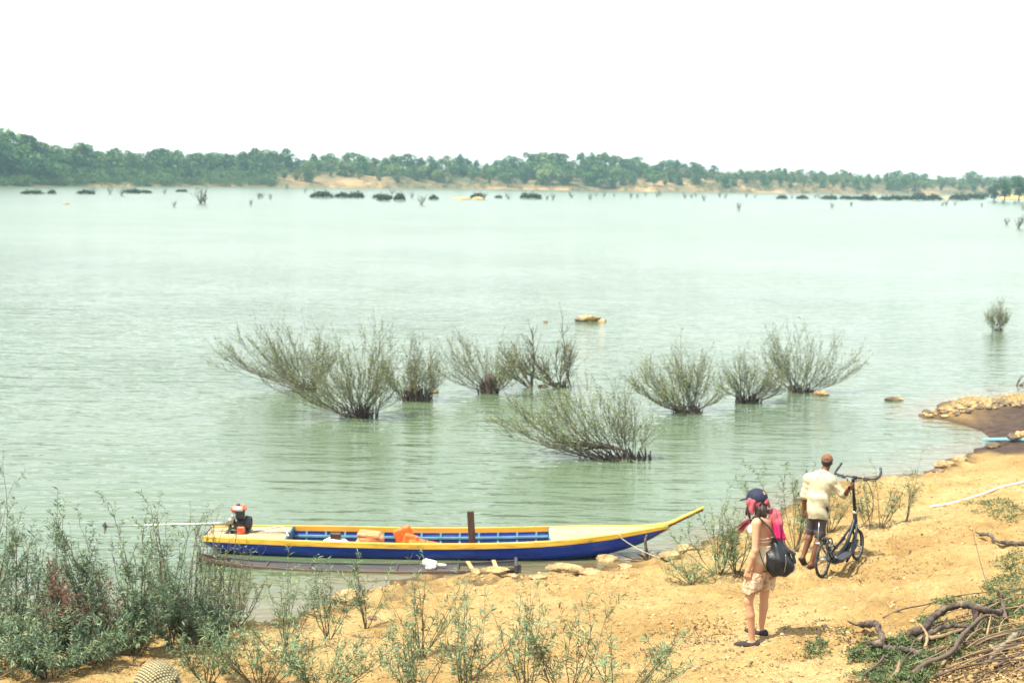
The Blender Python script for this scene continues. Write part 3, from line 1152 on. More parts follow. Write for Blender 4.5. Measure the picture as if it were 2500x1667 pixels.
# ------------------------------------------------------------------ the flooded grey canoe in front of it
CY = 22.30
CS = np.array([(-5.02, 0.05, 0.13), (-4.75, 0.12, 0.085), (-4.2, 0.18, 0.030), (-3.2, 0.22, 0.012), (-1.8, 0.24, 0.018), (-0.6, 0.24, 0.05), (0.15, 0.22, 0.085)])
CX = np.linspace(-5.02, 0.15, 40)
chb, cgz = (lambda x: np.interp(x, CS[:, 0], CS[:, 1])), (lambda x: np.interp(x, CS[:, 0], CS[:, 2]))
cyc = lambda x: CY + 0.02 * (x + 1.8) ** 2 * (1.0 if x < -1.8 else 1.6)
canoe = empty('wooden_canoe', (-2.4, CY, 0), 'low flooded grey wooden canoe lying between the blue boat and the bank', 'canoe')
mb = MB()


def csec(x, inset):
    h, g = max(chb(x) - inset, 0.005), cgz(x)
    return np.array([(x, cyc(x) + h * a, g + (t - 1) * 0.22 + (inset if t < 0.5 else 0)) for a, t in ((-1, 1), (-0.93, 0.55), (-0.6, 0.08), (0, 0.0), (0.6, 0.08), (0.93, 0.55), (1, 1))])


mb.loft([csec(x, 0) for x in CX], closed=False)
mb.loft([csec(x, 0.022)[::-1] for x in CX], closed=False)
sharp(mb.build('hull', GREYWOOD, canoe), 40)
for sgn in (-1, 1):
    mb = MB()
    mb.loft([np.array([(x, cyc(x) + sgn * (chb(x) + 0.010), cgz(x) - 0.03), (x, cyc(x) + sgn * (chb(x) + 0.010), cgz(x) + 0.012), (x, cyc(x) + sgn * (chb(x) - 0.026), cgz(x) + 0.012), (x, cyc(x) + sgn * (chb(x) - 0.026), cgz(x) - 0.03)]) for x in CX])
    mb.build('gunwale', REDWOOD if sgn < 0 else GREYWOOD, canoe, smooth=False)
mb = MB()
mb.loft([np.array([(x, cyc(x) - chb(x) * 0.9, cgz(x) - 0.012), (x, cyc(x) + chb(x) * 0.9, cgz(x) - 0.008), (x, cyc(x) + chb(x) * 0.9, cgz(x) - 0.05), (x, cyc(x) - chb(x) * 0.9, cgz(x) - 0.05)]) for x in np.linspace(-4.5, -0.8, 20)])
mb.build('wet_floor', GREYWOOD, canoe, smooth=False)
for x in (-3.9, -3.2, -2.5, -1.8):
    mb = MB()
    mb.box((x, cyc(x), cgz(x) - 0.006), (0.035, 2 * chb(x) - 0.06, 0.03))
    mb.build('frame_rib', GREYWOOD, canoe, smooth=False)
for x, tl_ in ((-0.62, 0.2), (-0.22, 0.12)):
    mb = MB()
    ax = [(math.cos(tl_), math.sin(tl_), 0), (-math.sin(tl_), math.cos(tl_), 0), (0, 0, 1)]
    mb.box((x, cyc(x), cgz(x) + 0.026), (0.065, 2 * chb(x) - 0.05, 0.025), ax=ax, bev=0.005)
    mb.build('thwart', TANWOOD, canoe, smooth=False)
mb = MB()
mb.box((0.12, cyc(0.1), 0.07), (0.05, 0.50, 0.13), bev=0.006)
mb.build('end_board', GREYWOOD, canoe, smooth=False)


def jug(P):
    d = smin(seg_d(P, (-1.33, CY + 0.02, 0.12), (-1.19, CY + 0.0, 0.10), 0.062, 0.052), seg_d(P, (-1.10, CY, 0.085), (-1.02, CY, 0.08), 0.028, 0.024), 0.03)
    return smin(d, ell_d(P, (-1.25, CY - 0.05, 0.06), (0.09, 0.07, 0.05)), 0.02)


jg = blob('plastic_jug', jug, (-1.5, CY - 0.2, -0.02), (-0.92, CY + 0.2, 0.26), 0.012, WHITE, None, (-1.2, CY, 0.03), 0.006, 20)
jg_ = tag(jg, 'white plastic jug lying in the flooded grey canoe', 'jug')

for o in (boat, j1, j2, bag, bx, pl, rope):
    o.location.x += 0.05
for o, s_, up in ((j1, 1.08, 0.025), (j2, 1.05, 0.03), (bag, 1.15, 0.06)):
    o.scale = (s_, 1.0, s_)
    o.location.z += up
bx.location.z += 0.085
# raised boards under the things in the boat
for x_, w_ in ((-2.30, 0.75), (-1.52, 0.72), (-2.90, 0.42)):
    MB().box((x_, BY - 0.18, -0.035), (w_, 0.42, 0.08), bev=0.01).build('bottom_board', LBLUE, boat, smooth=False)

# ------------------------------------------------------------------ people
SKIN_W = paint('sunburnt_fair_skin', [(0.46, 0.25, 0.155), (0.55, 0.31, 0.20)], scale=5, rough=0.5, spec=0.35)
SKIN_M = paint('dark_brown_skin', [(0.10, 0.038, 0.02), (0.15, 0.058, 0.03)], scale=5, rough=0.45, spec=0.4)
HAIRM = paint('dark_brown_hair', [(0.012, 0.007, 0.008), (0.035, 0.018, 0.016)], scale=30, rough=0.45, stretch=(3, 3, 0.5), bump=0.6, bscale=60, dist=0.01)
BLACKHAIR = paint('black_hair', [(0.005, 0.006, 0.012), (0.012, 0.012, 0.02)], scale=60, rough=0.6)
NAVY = paint('navy_cap_cloth', [(0.004, 0.007, 0.03), (0.008, 0.015, 0.055)], scale=30, rough=0.8)
PINK = paint('dusty_pink_cloth', [(0.24, 0.040, 0.065), (0.40, 0.085, 0.115)], scale=14, rough=0.85, bump=0.5, bscale=26, dist=0.015, stretch=(2, 2, 0.6))
MAGENTA = paint('magenta_cloth', [(0.34, 0.005, 0.075), (0.56, 0.008, 0.14)], scale=12, rough=0.85, bump=0.5, bscale=26, dist=0.015, stretch=(2, 2, 0.6))
CRIMSON = paint('crimson_fringe', [(0.09, 0.010, 0.03), (0.19, 0.016, 0.05)], scale=30, rough=0.9)
CREAM = paint('cream_cotton', [(0.54, 0.43, 0.29), (0.64, 0.53, 0.38)], scale=9, rough=0.9, bump=0.4, bscale=20, dist=0.02)
LACE = paint('beige_lace', [(0.26, 0.14, 0.09), (0.46, 0.31, 0.22), (0.58, 0.44, 0.32), (0.64, 0.52, 0.40)], scale=17, rough=0.9, bump=0.8, bscale=26, dist=0.02, detail=2)
WHITECLOTH = paint('white_cloth', [(0.72, 0.70, 0.64), (0.80, 0.79, 0.74)], scale=9, rough=0.8)
SHOE = paint('charcoal_canvas', [(0.016, 0.014, 0.018), (0.035, 0.03, 0.035)], scale=40, rough=0.9)
SOLE = paint('jute_sole', [(0.32, 0.22, 0.12), (0.44, 0.32, 0.18)], scale=60, rough=0.95)
PACK = paint('blue_black_nylon', [(0.004, 0.006, 0.012), (0.011, 0.015, 0.028)], scale=12, rough=0.5, bump=0.5, bscale=12, dist=0.03)
STRAP = paint('black_webbing', [(0.008, 0.010, 0.016), (0.018, 0.022, 0.032)], scale=40, rough=0.7)
EMBLEM = paint('orange_emblem', [(0.60, 0.28, 0.08), (0.68, 0.34, 0.12)], scale=20, rough=0.8)
SHIRT = paint('cream_shirt_cotton', [(0.40, 0.37, 0.26), (0.48, 0.45, 0.33), (0.52, 0.49, 0.37)], scale=5, rough=0.9, bump=0.35, bscale=9, dist=0.03)
SHORTS = paint('slate_shorts_cotton', [(0.045, 0.04, 0.05), (0.085, 0.075, 0.09)], scale=9, rough=0.95, bump=0.4, bscale=14, dist=0.02)
BROWNCAP = paint('brown_cap_cloth', [(0.13, 0.058, 0.034), (0.19, 0.085, 0.05)], scale=20, rough=0.9)
EYEM = paint('eye_white_and_iris', [(0.05, 0.04, 0.035), (0.5, 0.48, 0.45)], scale=60, rough=0.3)


def hand_parts(wrist, along, back, curl=0.5, side=1, s=1.0):
    """capsules of a hand: along = wrist to knuckles, back = out of the back of the hand, side = +1 when the thumb is on along x back"""
    a = np.asarray(along, float)
    a /= np.linalg.norm(a)
    b_ = np.asarray(back, float)
    b_ = b_ - a * (a @ b_)
    b_ /= np.linalg.norm(b_)
    t = np.cross(a, b_) * side
    w = np.asarray(wrist, float)
    caps = []
    kn = w + a * 0.085 * s
    for i, (o, ln) in enumerate(((0.030, 0.072), (0.010, 0.080), (-0.010, 0.074), (-0.029, 0.058))):
        p0 = kn + t * o * s
        caps.append((w + a * 0.02 * s + t * o * 0.6 * s, p0, 0.014 * s, 0.0125 * s))
        c1, c2 = curl * 1.1, curl * 2.3
        d1 = a * math.cos(c1) - b_ * math.sin(c1)
        d2 = a * math.cos(c2) - b_ * math.sin(c2)
        p1 = p0 + d1 * ln * 0.55 * s
        p2 = p1 + d2 * ln * 0.5 * s
        caps += [(p0, p1, 0.0100 * s, 0.0090 * s), (p1, p2, 0.0088 * s, 0.0072 * s)]
    q0 = w + a * 0.025 * s + t * 0.022 * s
    q1 = q0 + (a * 0.6 + t * 0.75 - b_ * 0.25) * 0.045 * s
    q2 = q1 + (a * 0.85 + t * 0.1 - b_ * (0.3 + curl * 0.6)) * 0.035 * s
    caps += [(q0, q1, 0.014 * s, 0.011 * s), (q1, q2, 0.0105 * s, 0.0085 * s)]
    return caps


def join_meshes(parts):
    V, F, nn = [], [], 0
    for v, f in parts:
        V.append(v)
        F.append(f + nn)
        nn += len(v)
    return np.concatenate(V), np.concatenate(F)


def hand_mesh(caps, res=0.0045):
    pts = np.array([c[0] for c in caps] + [c[1] for c in caps])
    lo, hi = pts.min(0) - 0.03, pts.max(0) + 0.03
    return sdf_mesh(lambda P: union([seg_d(P, *c) for c in caps], 0.006), lo, hi, res)


def head_sdf(P, c, L, F, U=(0, 0, 1), s=1.0):
    """skull, jaw, nose, brow, ears, lips around centre c; L = the head's left, F = its front"""
    ax = np.array([L, F, U], float)
    c = np.asarray(c, float)
    g = lambda l, f, u: c + s * (np.asarray(L) * l + np.asarray(F) * f + np.asarray(U) * u)
    d = ell_d(P, g(0, -0.008, 0.025), np.array((0.073, 0.092, 0.088)) * s, ax)
    d = smin(d, ell_d(P, g(0, 0.025, -0.04), np.array((0.055, 0.065, 0.075)) * s, ax), 0.03)
    d = smin(d, ell_d(P, g(0, 0.058, -0.095), np.array((0.026, 0.024, 0.020)) * s, ax), 0.02)
    d = smin(d, seg_d(P, g(0, 0.088, 0.012), g(0, 0.108, -0.028), 0.008 * s, 0.013 * s), 0.012)
    d = smin(d, seg_d(P, g(-0.02, 0.083, -0.062), g(0.02, 0.083, -0.062), 0.009 * s, 0.009 * s), 0.008)
    for e in (-1, 1):
        d = smax(d, -ell_d(P, g(0.030 * e, 0.098, 0.008), np.array((0.017, 0.014, 0.011)) * s, ax), 0.008)
        d = smin(d, ell_d(P, g(0.075 * e, -0.005, -0.005), np.array((0.010, 0.020, 0.032)) * s, ax), 0.008)
    return d


def eyes(c, L, F, parent, s=1.0):
    for e in (-1, 1):
        q = np.asarray(c, float) + s * (np.asarray(L) * 0.030 * e + np.asarray(F) * 0.084 + np.array((0, 0, 0.008)))
        V, Fq = sdf_mesh(lambda P: ell_d(P, q, (0.0125, 0.0125, 0.0125)), q - 0.02, q + 0.02, 0.005)
        mobj('eye', V, Fq, EYEM, parent)


def V3(*a):
    return np.array(a, float)


# ---- the woman with the backpack
W0 = ground_pt(1849, 1566)
WF = V3(-0.75, 0.66, 0)
WF /= np.linalg.norm(WF)
WL = V3(-WF[1], WF[0], 0)
AXW = np.array([WL, WF, (0, 0, 1)])


def wp(u, h, y=0.0):
    return W0 + V3(u, y, h)


woman = empty('person', W0, 'person in a navy cap, pink headscarf and beige lace shorts walking down the sand', 'person')
gl = float(ground_h(W0[0] - 0.12, W0[1] - 0.05)) - W0[2]
gr = float(ground_h(W0[0] + 0.03, W0[1] + 0.10)) - W0[2]
J = dict(hl=wp(-0.03, 0.88, -0.07), kl=wp(-0.125, 0.50 + gl * 0.5, -0.07), al=wp(-0.065, 0.09 + gl, -0.05),
         hr=wp(0.10, 0.88, 0.07), kr=wp(0.070, 0.50, 0.08), ar=wp(0.055, 0.09 + gr, 0.11),
         sl=wp(-0.080, 1.335, -0.125), el=wp(-0.090, 1.055, -0.175), wl=wp(-0.150, 0.83, -0.150),
         sr=wp(0.135, 1.345, 0.115), er=wp(0.150, 1.07, 0.20), wr=wp(0.06, 0.86, 0.25),
         neck=wp(0.018, 1.385, 0.0), head=wp(-0.050, 1.545, 0.035))
HF = V3(-0.80, 0.60, -0.12)
HF /= np.linalg.norm(HF)
HL = V3(-0.60, -0.80, 0)
HU = np.cross(HL, HF) * -1
if HU[2] < 0:
    HU = -HU


def w_torso(P, g=0.0):
    d = ell_d(P, wp(0.022, 1.255), (0.150 + g, 0.098 + g, 0.155 + g), AXW)
    d = smin(d, ell_d(P, wp(0.045, 1.085), (0.122 + g, 0.088 + g, 0.15 + g), AXW), 0.07)
    d = smin(d, ell_d(P, wp(0.040, 0.925, 0.0), (0.160 + g, 0.112 + g, 0.125 + g), AXW), 0.06)
    d = smin(d, seg_d(P, J['sl'] - WL * 0.02, J['sr'] + WL * 0.02, 0.052 + g, 0.052 + g), 0.05)
    return d


def w_leg(P, s_, g=0.0):
    h, k_, a_ = J['h' + s_], J['k' + s_], J['a' + s_]
    d = seg_d(P, h, k_, 0.080 + g, 0.047 + g)
    calf = k_ + (a_ - k_) * 0.36 - WF * 0.008
    d = smin(d, seg_d(P, k_, calf, 0.046 + g, 0.0455 + g), 0.02)
    return smin(d, seg_d(P, calf, a_, 0.0455 + g, 0.030 + g), 0.02)


def w_arm(P, s_):
    a_, e_, w_ = J['s' + s_], J['e' + s_], J['w' + s_]
    d = seg_d(P, a_, e_, 0.047, 0.036)
    mid = e_ + (w_ - e_) * 0.3
    return smin(smin(d, seg_d(P, e_, mid, 0.035, 0.036), 0.02), seg_d(P, mid, w_, 0.036, 0.024), 0.02)


def w_body(P):
    d = w_torso(P)
    for s_ in 'lr':
        d = smin(d, w_leg(P, s_), 0.035)
        d = smin(d, w_arm(P, s_), 0.028)
    d = smin(d, seg_d(P, J['neck'] - (0, 0, 0.03), J['head'] - (0, 0, 0.06), 0.052, 0.047), 0.03)
    d = smin(d, head_sdf(P, J['head'], HL, HF, HU), 0.02)
    for s_, fd in (('l', V3(-0.95, 0.12, 0)), ('r', V3(-0.75, 0.5, 0))):
        a_ = J['a' + s_]
        d = smin(d, seg_d(P, a_ - fd * 0.025 - (0, 0, 0.045), a_ + fd * 0.13 - (0, 0, 0.06), 0.034, 0.026), 0.03)
    return d


body = sdf_mesh(w_body, W0 + (-0.42, -0.34, -0.08), W0 + (0.36, 0.44, 1.74), 0.0105)
hl_ = hand_mesh(hand_parts(J['wl'] + (0.004, 0, 0.02), (-0.12, 0.02, -0.95), (-0.2, -0.95, 0), 0.45, -1))
hr_ = hand_mesh(hand_parts(J['wr'] + (0.0, 0, 0.02), (-0.25, 0.05, -0.95), (0.5, 0.9, 0), 0.35, 1))
mobj('body', *join_meshes([body, hl_, hr_]), SKIN_W, woman)
eyes(J['head'], HL, HF, woman)
HC = J['head']


def w_hair(P):
    d = ell_d(P, HC + HU * 0.02 - HF * 0.014, (0.080, 0.094, 0.098), np.array([HL, HF, HU]))
    d = smax(d, (P - (HC + HF * 0.045)) @ HF.astype(np.float32), 0.02)
    b0 = HC - HF * 0.075 - (0, 0, 0.02)
    d = smin(d, seg_d(P, b0 + HF * 0.03, wp(0.000, 1.415, -0.060), 0.058, 0.040), 0.03)
    d = smin(d, seg_d(P, wp(-0.03, 1.46, -0.05), wp(-0.078, 1.355, -0.070), 0.045, 0.026), 0.03)
    d = smin(d, seg_d(P, wp(-0.125, 1.50, 0.02), wp(-0.135, 1.37, 0.0), 0.028, 0.014), 0.02)
    d = smin(d, seg_d(P, wp(-0.145, 1.47, 0.04), wp(-0.175, 1.36, 0.03), 0.016, 0.006), 0.01)
    return d + 0.006 * np.sin(P[..., 0] * 150 + P[..., 1] * 90 + 6 * np.sin(P[..., 2] * 14))


blob('hair', w_hair, W0 + (-0.26, -0.22, 1.26), W0 + (0.16, 0.24, 1.70), 0.008, HAIRM, woman)
CC = HC + HU * 0.035


def w_cap(P):
    U_ = (HU * 0.96 - HF * 0.28)
    d = ell_d(P, CC - HU * 0.012, (0.103, 0.118, 0.108), np.array([HL, HF, HU]))
    d = smax(d, -((P - (CC - HU * 0.034)) @ (HU * 0.98 - HF * 0.06).astype(np.float32)), 0.006)
    vis = ell_d(P, CC + HF * 0.125 - HU * 0.020, (0.078, 0.085, 0.010), np.array([HL, HF * 0.98 - HU * 0.2, HU * 0.98 + HF * 0.2]))
    d = smin(d, vis, 0.006)
    hole = ell_d(P, CC - HF * 0.118 - HU * 0.036 + WL * -0.01, (0.036, 0.035, 0.024), np.array([HL, HF, HU]))
    return smax(d, -hole, 0.004)


cap = blob('cap', w_cap, W0 + (-0.34, -0.12, 1.48), W0 + (0.10, 0.30, 1.74), 0.0065, NAVY, woman)
eb = CC - HF * 0.092 + HU * 0.048 + HL * 0.012
ndir = eb - CC
ndir /= np.linalg.norm(ndir)
d_, u_, w_ = frame_of(ndir)
mb = MB()
eb = CC + ndir * 0.106
up_ = V3(0, 0, 1) - ndir * ndir[2]
up_ /= np.linalg.norm(up_)
rt_ = np.cross(up_, ndir) * -1
em = [(-0.014, -0.020), (0.014, -0.020), (0.014, -0.008), (0.008, -0.004), (0.013, 0.004), (0.013, 0.020), (-0.002, 0.020), (-0.009, 0.008), (-0.009, -0.004), (-0.014, -0.008)]
mb.loft([np.array([eb + ndir * t + rt_ * a * 0.9 + up_ * c * 0.9 for a, c in em]) for t in (-0.006, 0.004)])
mb.build('emblem', EMBLEM, cap, smooth=False)


def w_scarf(P):
    d = ell_d(P, HC + HU * 0.000, (0.097, 0.107, 0.115), np.array([HL, HF, HU]))
    d = smin(d, seg_d(P, wp(-0.130, 1.53, -0.03), wp(-0.112, 1.415, -0.080), 0.048, 0.020), 0.03)
    d = smin(d, seg_d(P, wp(0.030, 1.53, -0.02), wp(0.055, 1.465, 0.02), 0.045, 0.028), 0.03)
    d = d + 0.004 * np.sin(P[..., 0] * 95 - P[..., 2] * 40)
    x = P[..., 0] - W0[0]
    zb = W0[2] + np.interp(x, [-0.19, -0.125, -0.055, -0.01, 0.03, 0.09], [1.46, 1.400, 1.500, 1.552, 1.52, 1.45])
    d = smax(d, zb - P[..., 2], 0.006)
    d = smax(d, P[..., 2] - (W0[2] + 1.60), 0.01)
    fc = ((P - (HC + HF * 0.085)) @ HF.astype(np.float32))
    return smax(d, fc, 0.01)


blob('headscarf', w_scarf, W0 + (-0.24, -0.18, 1.36), W0 + (0.14, 0.24, 1.68), 0.0075, PINK, woman)
mb = MB()
rr = random.Random(5)
for i in range(11):
    a = wp(-0.115 - 0.012 * rr.random(), 1.33 + 0.02 * rr.random(), -0.02 + 0.05 * rr.random())
    e = wp(-0.195 - 0.055 * (i % 4) / 3 - 0.02 * rr.random(), 1.205 + 0.045 * ((i * 7) % 5) / 4 - 0.02, 0.02 + 0.05 * rr.random())
    mid = (a + e) / 2 + (0, 0, 0.012)
    mb.tube(spline([a, mid, e], 4), np.linspace(0.016, 0.003, 9), 5)
mb.build('scarf_tail', CRIMSON, woman)


def w_shawl(P):
    d = ell_d(P, wp(0.135, 1.375, 0.03), (0.082, 0.10, 0.070))
    d = smin(d, ell_d(P, wp(0.165, 1.30, -0.02), (0.062, 0.09, 0.09)), 0.03)
    d = smin(d, seg_d(P, wp(0.06, 1.40, 0.04), wp(0.13, 1.42, 0.04), 0.03, 0.04), 0.03)
    return d + 0.006 * np.sin(P[..., 0] * 110 + 14 * P[..., 2]) + 0.004 * np.sin(P[..., 2] * 60)


blob('shawl', w_shawl, W0 + (0.0, -0.18, 1.15), W0 + (0.30, 0.20, 1.50), 0.0085, PINK, woman)


def w_shawl2(P):
    d = seg_d(P, wp(0.150, 1.30, -0.07), wp(0.155, 1.185, -0.10), 0.045, 0.040)
    d = smin(d, seg_d(P, wp(0.185, 1.30, -0.03), wp(0.215, 1.165, -0.07), 0.035, 0.032), 0.015)
    return d + 0.005 * np.sin(P[..., 0] * 170 + 10 * P[..., 2])


sh2 = blob('shawl_end', w_shawl2, W0 + (0.05, -0.20, 1.08), W0 + (0.30, 0.08, 1.38), 0.0075, MAGENTA, woman)
mb = MB()
for i in range(16):
    x = 0.115 + 0.125 * i / 15
    y = -0.135 + 0.05 * rr.random() + 0.04 * i / 15
    mb.tube([wp(x, 1.17, y), wp(x + 0.01 * rr.uniform(-1, 1), 1.13, y - 0.005), wp(x + 0.02 * rr.uniform(-1, 1), 1.085 + 0.02 * rr.random(), y - 0.01)], [0.006, 0.0045, 0.002], 4)
mb.build('fringe', CRIMSON, woman)

# top: white cups, two straps across the back, a knot at the nape
for e in (-1, 1):
    q = wp(0.022, 1.235) + WF * 0.085 + WL * 0.075 * e
    blob('bikini_cup', lambda P: smax(ell_d(P, q, (0.066, 0.052, 0.066), AXW), -w_torso(P, -0.02), 0.01), q - 0.10, q + 0.10, 0.009, WHITECLOTH, woman)
for hz_ in (1.165, 1.130):
    blob('back_strap', lambda P: smax(np.abs(w_torso(P, 0.004)) - 0.0035, np.abs(P[..., 2] - (W0[2] + hz_ + 0.05 * (P[..., 0] - W0[0]))) - 0.0065, 0.002), W0 + (-0.18, -0.22, hz_ - 0.05), W0 + (0.24, 0.22, hz_ + 0.05), 0.006, WHITECLOTH, woman)
mb = MB()
mb.tube(spline([wp(-0.04, 1.405, 0.02), wp(0.005, 1.40, -0.055), wp(0.045, 1.40, -0.06), wp(0.08, 1.41, 0.0)], 4), 0.005, 5)
mb.box(wp(0.04, 1.395, -0.072), (0.022, 0.016, 0.026), bev=0.006)
mb.build('halter_knot', WHITECLOTH, woman)


def w_short(P):
    d = w_torso(P, 0.022)
    for s_ in 'lr':
        k_ = J['h' + s_] + (J['k' + s_] - J['h' + s_]) * 0.86
        d = smin(d, seg_d(P, J['h' + s_], k_ + V3(0, 0, -0.02), 0.102, 0.098), 0.03)
    ang = np.arctan2(P[..., 1] - W0[1], P[..., 0] - W0[0] - 0.03)
    d = d + 0.006 * np.sin(ang * 17 + P[..., 2] * 8)
    return d


def w_lace(P):
    ang = P[..., 0] * 60 + P[..., 1] * 45
    d = smax(w_short(P), (W0[2] + 0.575 + 0.012 * np.sin(ang)) - P[..., 2], 0.006)
    d = smax(d, -(union([seg_d(P, J['h' + s_] * 0.35 + J['k' + s_] * 0.65, J['k' + s_] + (J['k' + s_] - J['h' + s_]) * 0.3, 0.078, 0.086) for s_ in 'lr'], 0.001)), 0.004)
    return smax(d, P[..., 2] - (W0[2] + 0.80 + 0.008 * np.sin(ang * 0.8)), 0.008)


blob('lace_shorts', w_lace, W0 + (-0.32, -0.30, 0.50), W0 + (0.34, 0.34, 0.88), 0.0095, LACE, woman, None, 0.006, 30)
blob('shorts_waist', lambda P: smax(smax(w_torso(P, 0.013), P[..., 2] - (W0[2] + 1.085), 0.008), (W0[2] + 0.77) - P[..., 2], 0.01), W0 + (-0.26, -0.26, 0.70), W0 + (0.34, 0.28, 1.14), 0.0095, CREAM, woman)
for s_, fd in (('l', V3(-0.97, 0.10, 0)), ('r', V3(-0.75, 0.5, 0))):
    fd = fd / np.linalg.norm(fd)
    sd = V3(-fd[1], fd[0], 0)
    a_ = J['a' + s_]
    fl = a_ - V3(0, 0, 0.09)
    axf = np.array([fd, sd, (0, 0, 1)])

    def shoe(P):
        d = ell_d(P, fl + fd * 0.06 + (0, 0, 0.030), (0.138, 0.047, 0.040), axf)
        d = smin(d, ell_d(P, fl - fd * 0.030 + (0, 0, 0.045), (0.055, 0.040, 0.042), axf), 0.02)
        d = smax(d, -ell_d(P, a_ + fd * 0.012 + (0, 0, 0.0), (0.062, 0.031, 0.036), axf), 0.006)
        return smax(d, fl[2] + 0.012 - P[..., 2], 0.004)
    so = blob('shoe', shoe, fl + (-0.26, -0.26, -0.02), fl + (0.26, 0.26, 0.13), 0.0075, SHOE, woman)
    blob('sole', lambda P: smax(ell_d(P, fl + fd * 0.055 + (0, 0, 0.008), (0.150, 0.052, 0.030), axf), np.abs(P[..., 2] - fl[2] - 0.006) - 0.010, 0.004), fl + (-0.26, -0.26, -0.02), fl + (0.26, 0.26, 0.04), 0.006, SOLE, so)

# ---- her backpack: a thing she carries
BPC = wp(0.165, 0.94, -0.115)
pack = empty('backpack', wp(0.165, 0.76, -0.115), 'dark blue black nylon sack backpack hanging behind the person in lace shorts', 'backpack')


def p_body(P):
    d = ell_d(P, BPC + (0.0, 0, -0.02), (0.138, 0.105, 0.170))
    d = smin(d, seg_d(P, BPC + (0.0, 0, 0.02), BPC + (-0.005, 0.02, 0.200), 0.118, 0.050), 0.05)
    d = smin(d, ell_d(P, BPC + (0.09, -0.04, -0.05), (0.075, 0.075, 0.11)), 0.03)
    d = smax(d, -(w_torso(P, 0.004)), 0.01)
    return d + 0.008 * np.sin(P[..., 0] * 55 + P[..., 2] * 18) + 0.005 * np.sin(P[..., 2] * 45 + P[..., 0] * 20)


blob('sack', p_body, BPC - (0.24, 0.20, 0.24), BPC + (0.24, 0.20, 0.28), 0.009, PACK, pack)
mb = MB()
mb.tube(spline([wp(-0.085, 1.32, 0.02), wp(-0.060, 1.392, -0.075), wp(0.00, 1.352, -0.155), wp(0.075, 1.27, -0.165), wp(0.135, 1.165, -0.150), wp(0.160, 1.10, -0.13)], 5), np.concatenate([np.full(20, 0.030), np.linspace(0.028, 0.020, 6)]), 8, flat=0.22, up=(0.2, -0.7, 0.7))
mb.build('shoulder_strap', STRAP, pack)
mb = MB()
mb.tube(spline([wp(-0.045, 1.06, -0.125), wp(-0.02, 0.98, -0.145), wp(0.02, 0.88, -0.16), wp(0.06, 0.82, -0.15)], 4), 0.010, 6, flat=0.4)
mb.build('lower_strap', STRAP, pack)
mb = MB()
mb.box(BPC + (0.155, -0.05, 0.045), (0.03, 0.07, 0.13), ax=[(0.93, -0.2, 0.3), (0.2, 0.97, 0), (-0.3, 0.06, 0.95)], bev=0.008)
mb.box(BPC + (0.13, -0.07, 0.10), (0.09, 0.03, 0.035), ax=[(0.85, -0.2, -0.45), (0.2, 0.97, 0), (0.45, 0, 0.89)], bev=0.006)
mb.build('side_flap', STRAP, pack, smooth=False)
mb = MB()
mb.tube(spline([BPC + (0.158, -0.06, -0.02), BPC + (0.178, -0.06, -0.06), BPC + (0.165, -0.06, -0.11), BPC + (0.125, -0.07, -0.13)], 5), 0.007, 6)
mb.build('white_loop', WHITECLOTH, pack)
mb = MB()
mb.tube(spline([BPC + (0.055, -0.125, 0.09), BPC + (0.06, -0.135, 0.0), BPC + (0.05, -0.115, -0.10)], 5), 0.004, 5)
mb.build('zip', STEEL, pack)

# ------------------------------------------------------------------ the stand-up step bicycle
FRAMEP = paint('blue_black_frame_paint', [(0.002, 0.005, 0.012), (0.004, 0.010, 0.022)], scale=8, rough=0.4, spec=0.35)
RUBBER = paint('dusty_tyre_rubber', [(0.020, 0.018, 0.018), (0.055, 0.045, 0.036)], scale=14, rough=0.9)
CHROME = paint('chromed_metal', [(0.5, 0.5, 0.5), (0.68, 0.68, 0.66)], scale=20, rough=0.22, metal=0.9)
GREYM = paint('grey_panel_metal', [(0.14, 0.16, 0.18), (0.26, 0.28, 0.30)], scale=12, rough=0.45, metal=0.3)
R0, F0 = ground_pt(2008, 1412), ground_pt(2093, 1367)
WD_ = F0 - R0
WB = float(np.linalg.norm(WD_[:2]))
WW = V3(WD_[0], WD_[1], 0) / WB
WN = V3(WW[1], -WW[0], 0)                     # rider's right
LEAN = 0.03


def bk(w, n_, z):
    g = R0[2] + (F0[2] - R0[2]) * w / WB
    return V3(R0[0], R0[1], 0) + WW * w + WN * (n_ - LEAN * z) + V3(0, 0, g + z)


bike = empty('step_bicycle', (R0 + F0) / 2, 'black stand-up step bicycle with long steering column and curled handlebars held on the sand', 'bicycle')
for w_c, rad, nsp in ((0.0, 0.262, 24), (WB, 0.232, 20)):
    hub = bk(w_c, 0, rad)
    axl = WN - V3(0, 0, 0) + V3(0, 0, LEAN)
    axl /= np.linalg.norm(axl)
    wheel = MB().torus(hub, axl, rad - 0.021, 0.021, 36, 8).build('wheel', RUBBER, bike)
    MB().torus(hub, axl, rad - 0.046, 0.010, 36, 6).build('rim', GREYM, wheel)
    MB().cyl(hub - axl * 0.045, hub + axl * 0.045, 0.024).cyl(hub - axl * 0.06, hub + axl * 0.06, 0.009).build('hub', CHROME, wheel)
    mb = MB()
    d_, u_, w_ = frame_of(axl)
    for i in range(nsp):
        a = 2 * math.pi * i / nsp
        e = math.cos(a) * u_ + math.sin(a) * w_
        a2 = a + (0.5 if i % 2 else -0.5)
        e2 = math.cos(a2) * u_ + math.sin(a2) * w_
        mb.tube([hub + e2 * 0.022 + axl * (0.03 if i % 4 < 2 else -0.03), hub + e * (rad - 0.05)], 0.0014, 3, cap=False)
    sp = mb.build('spokes', CHROME, wheel)
    sp['kind'] = 'stuff'
HT = bk(WB - 0.115, 0, 0.50)
mb = MB()
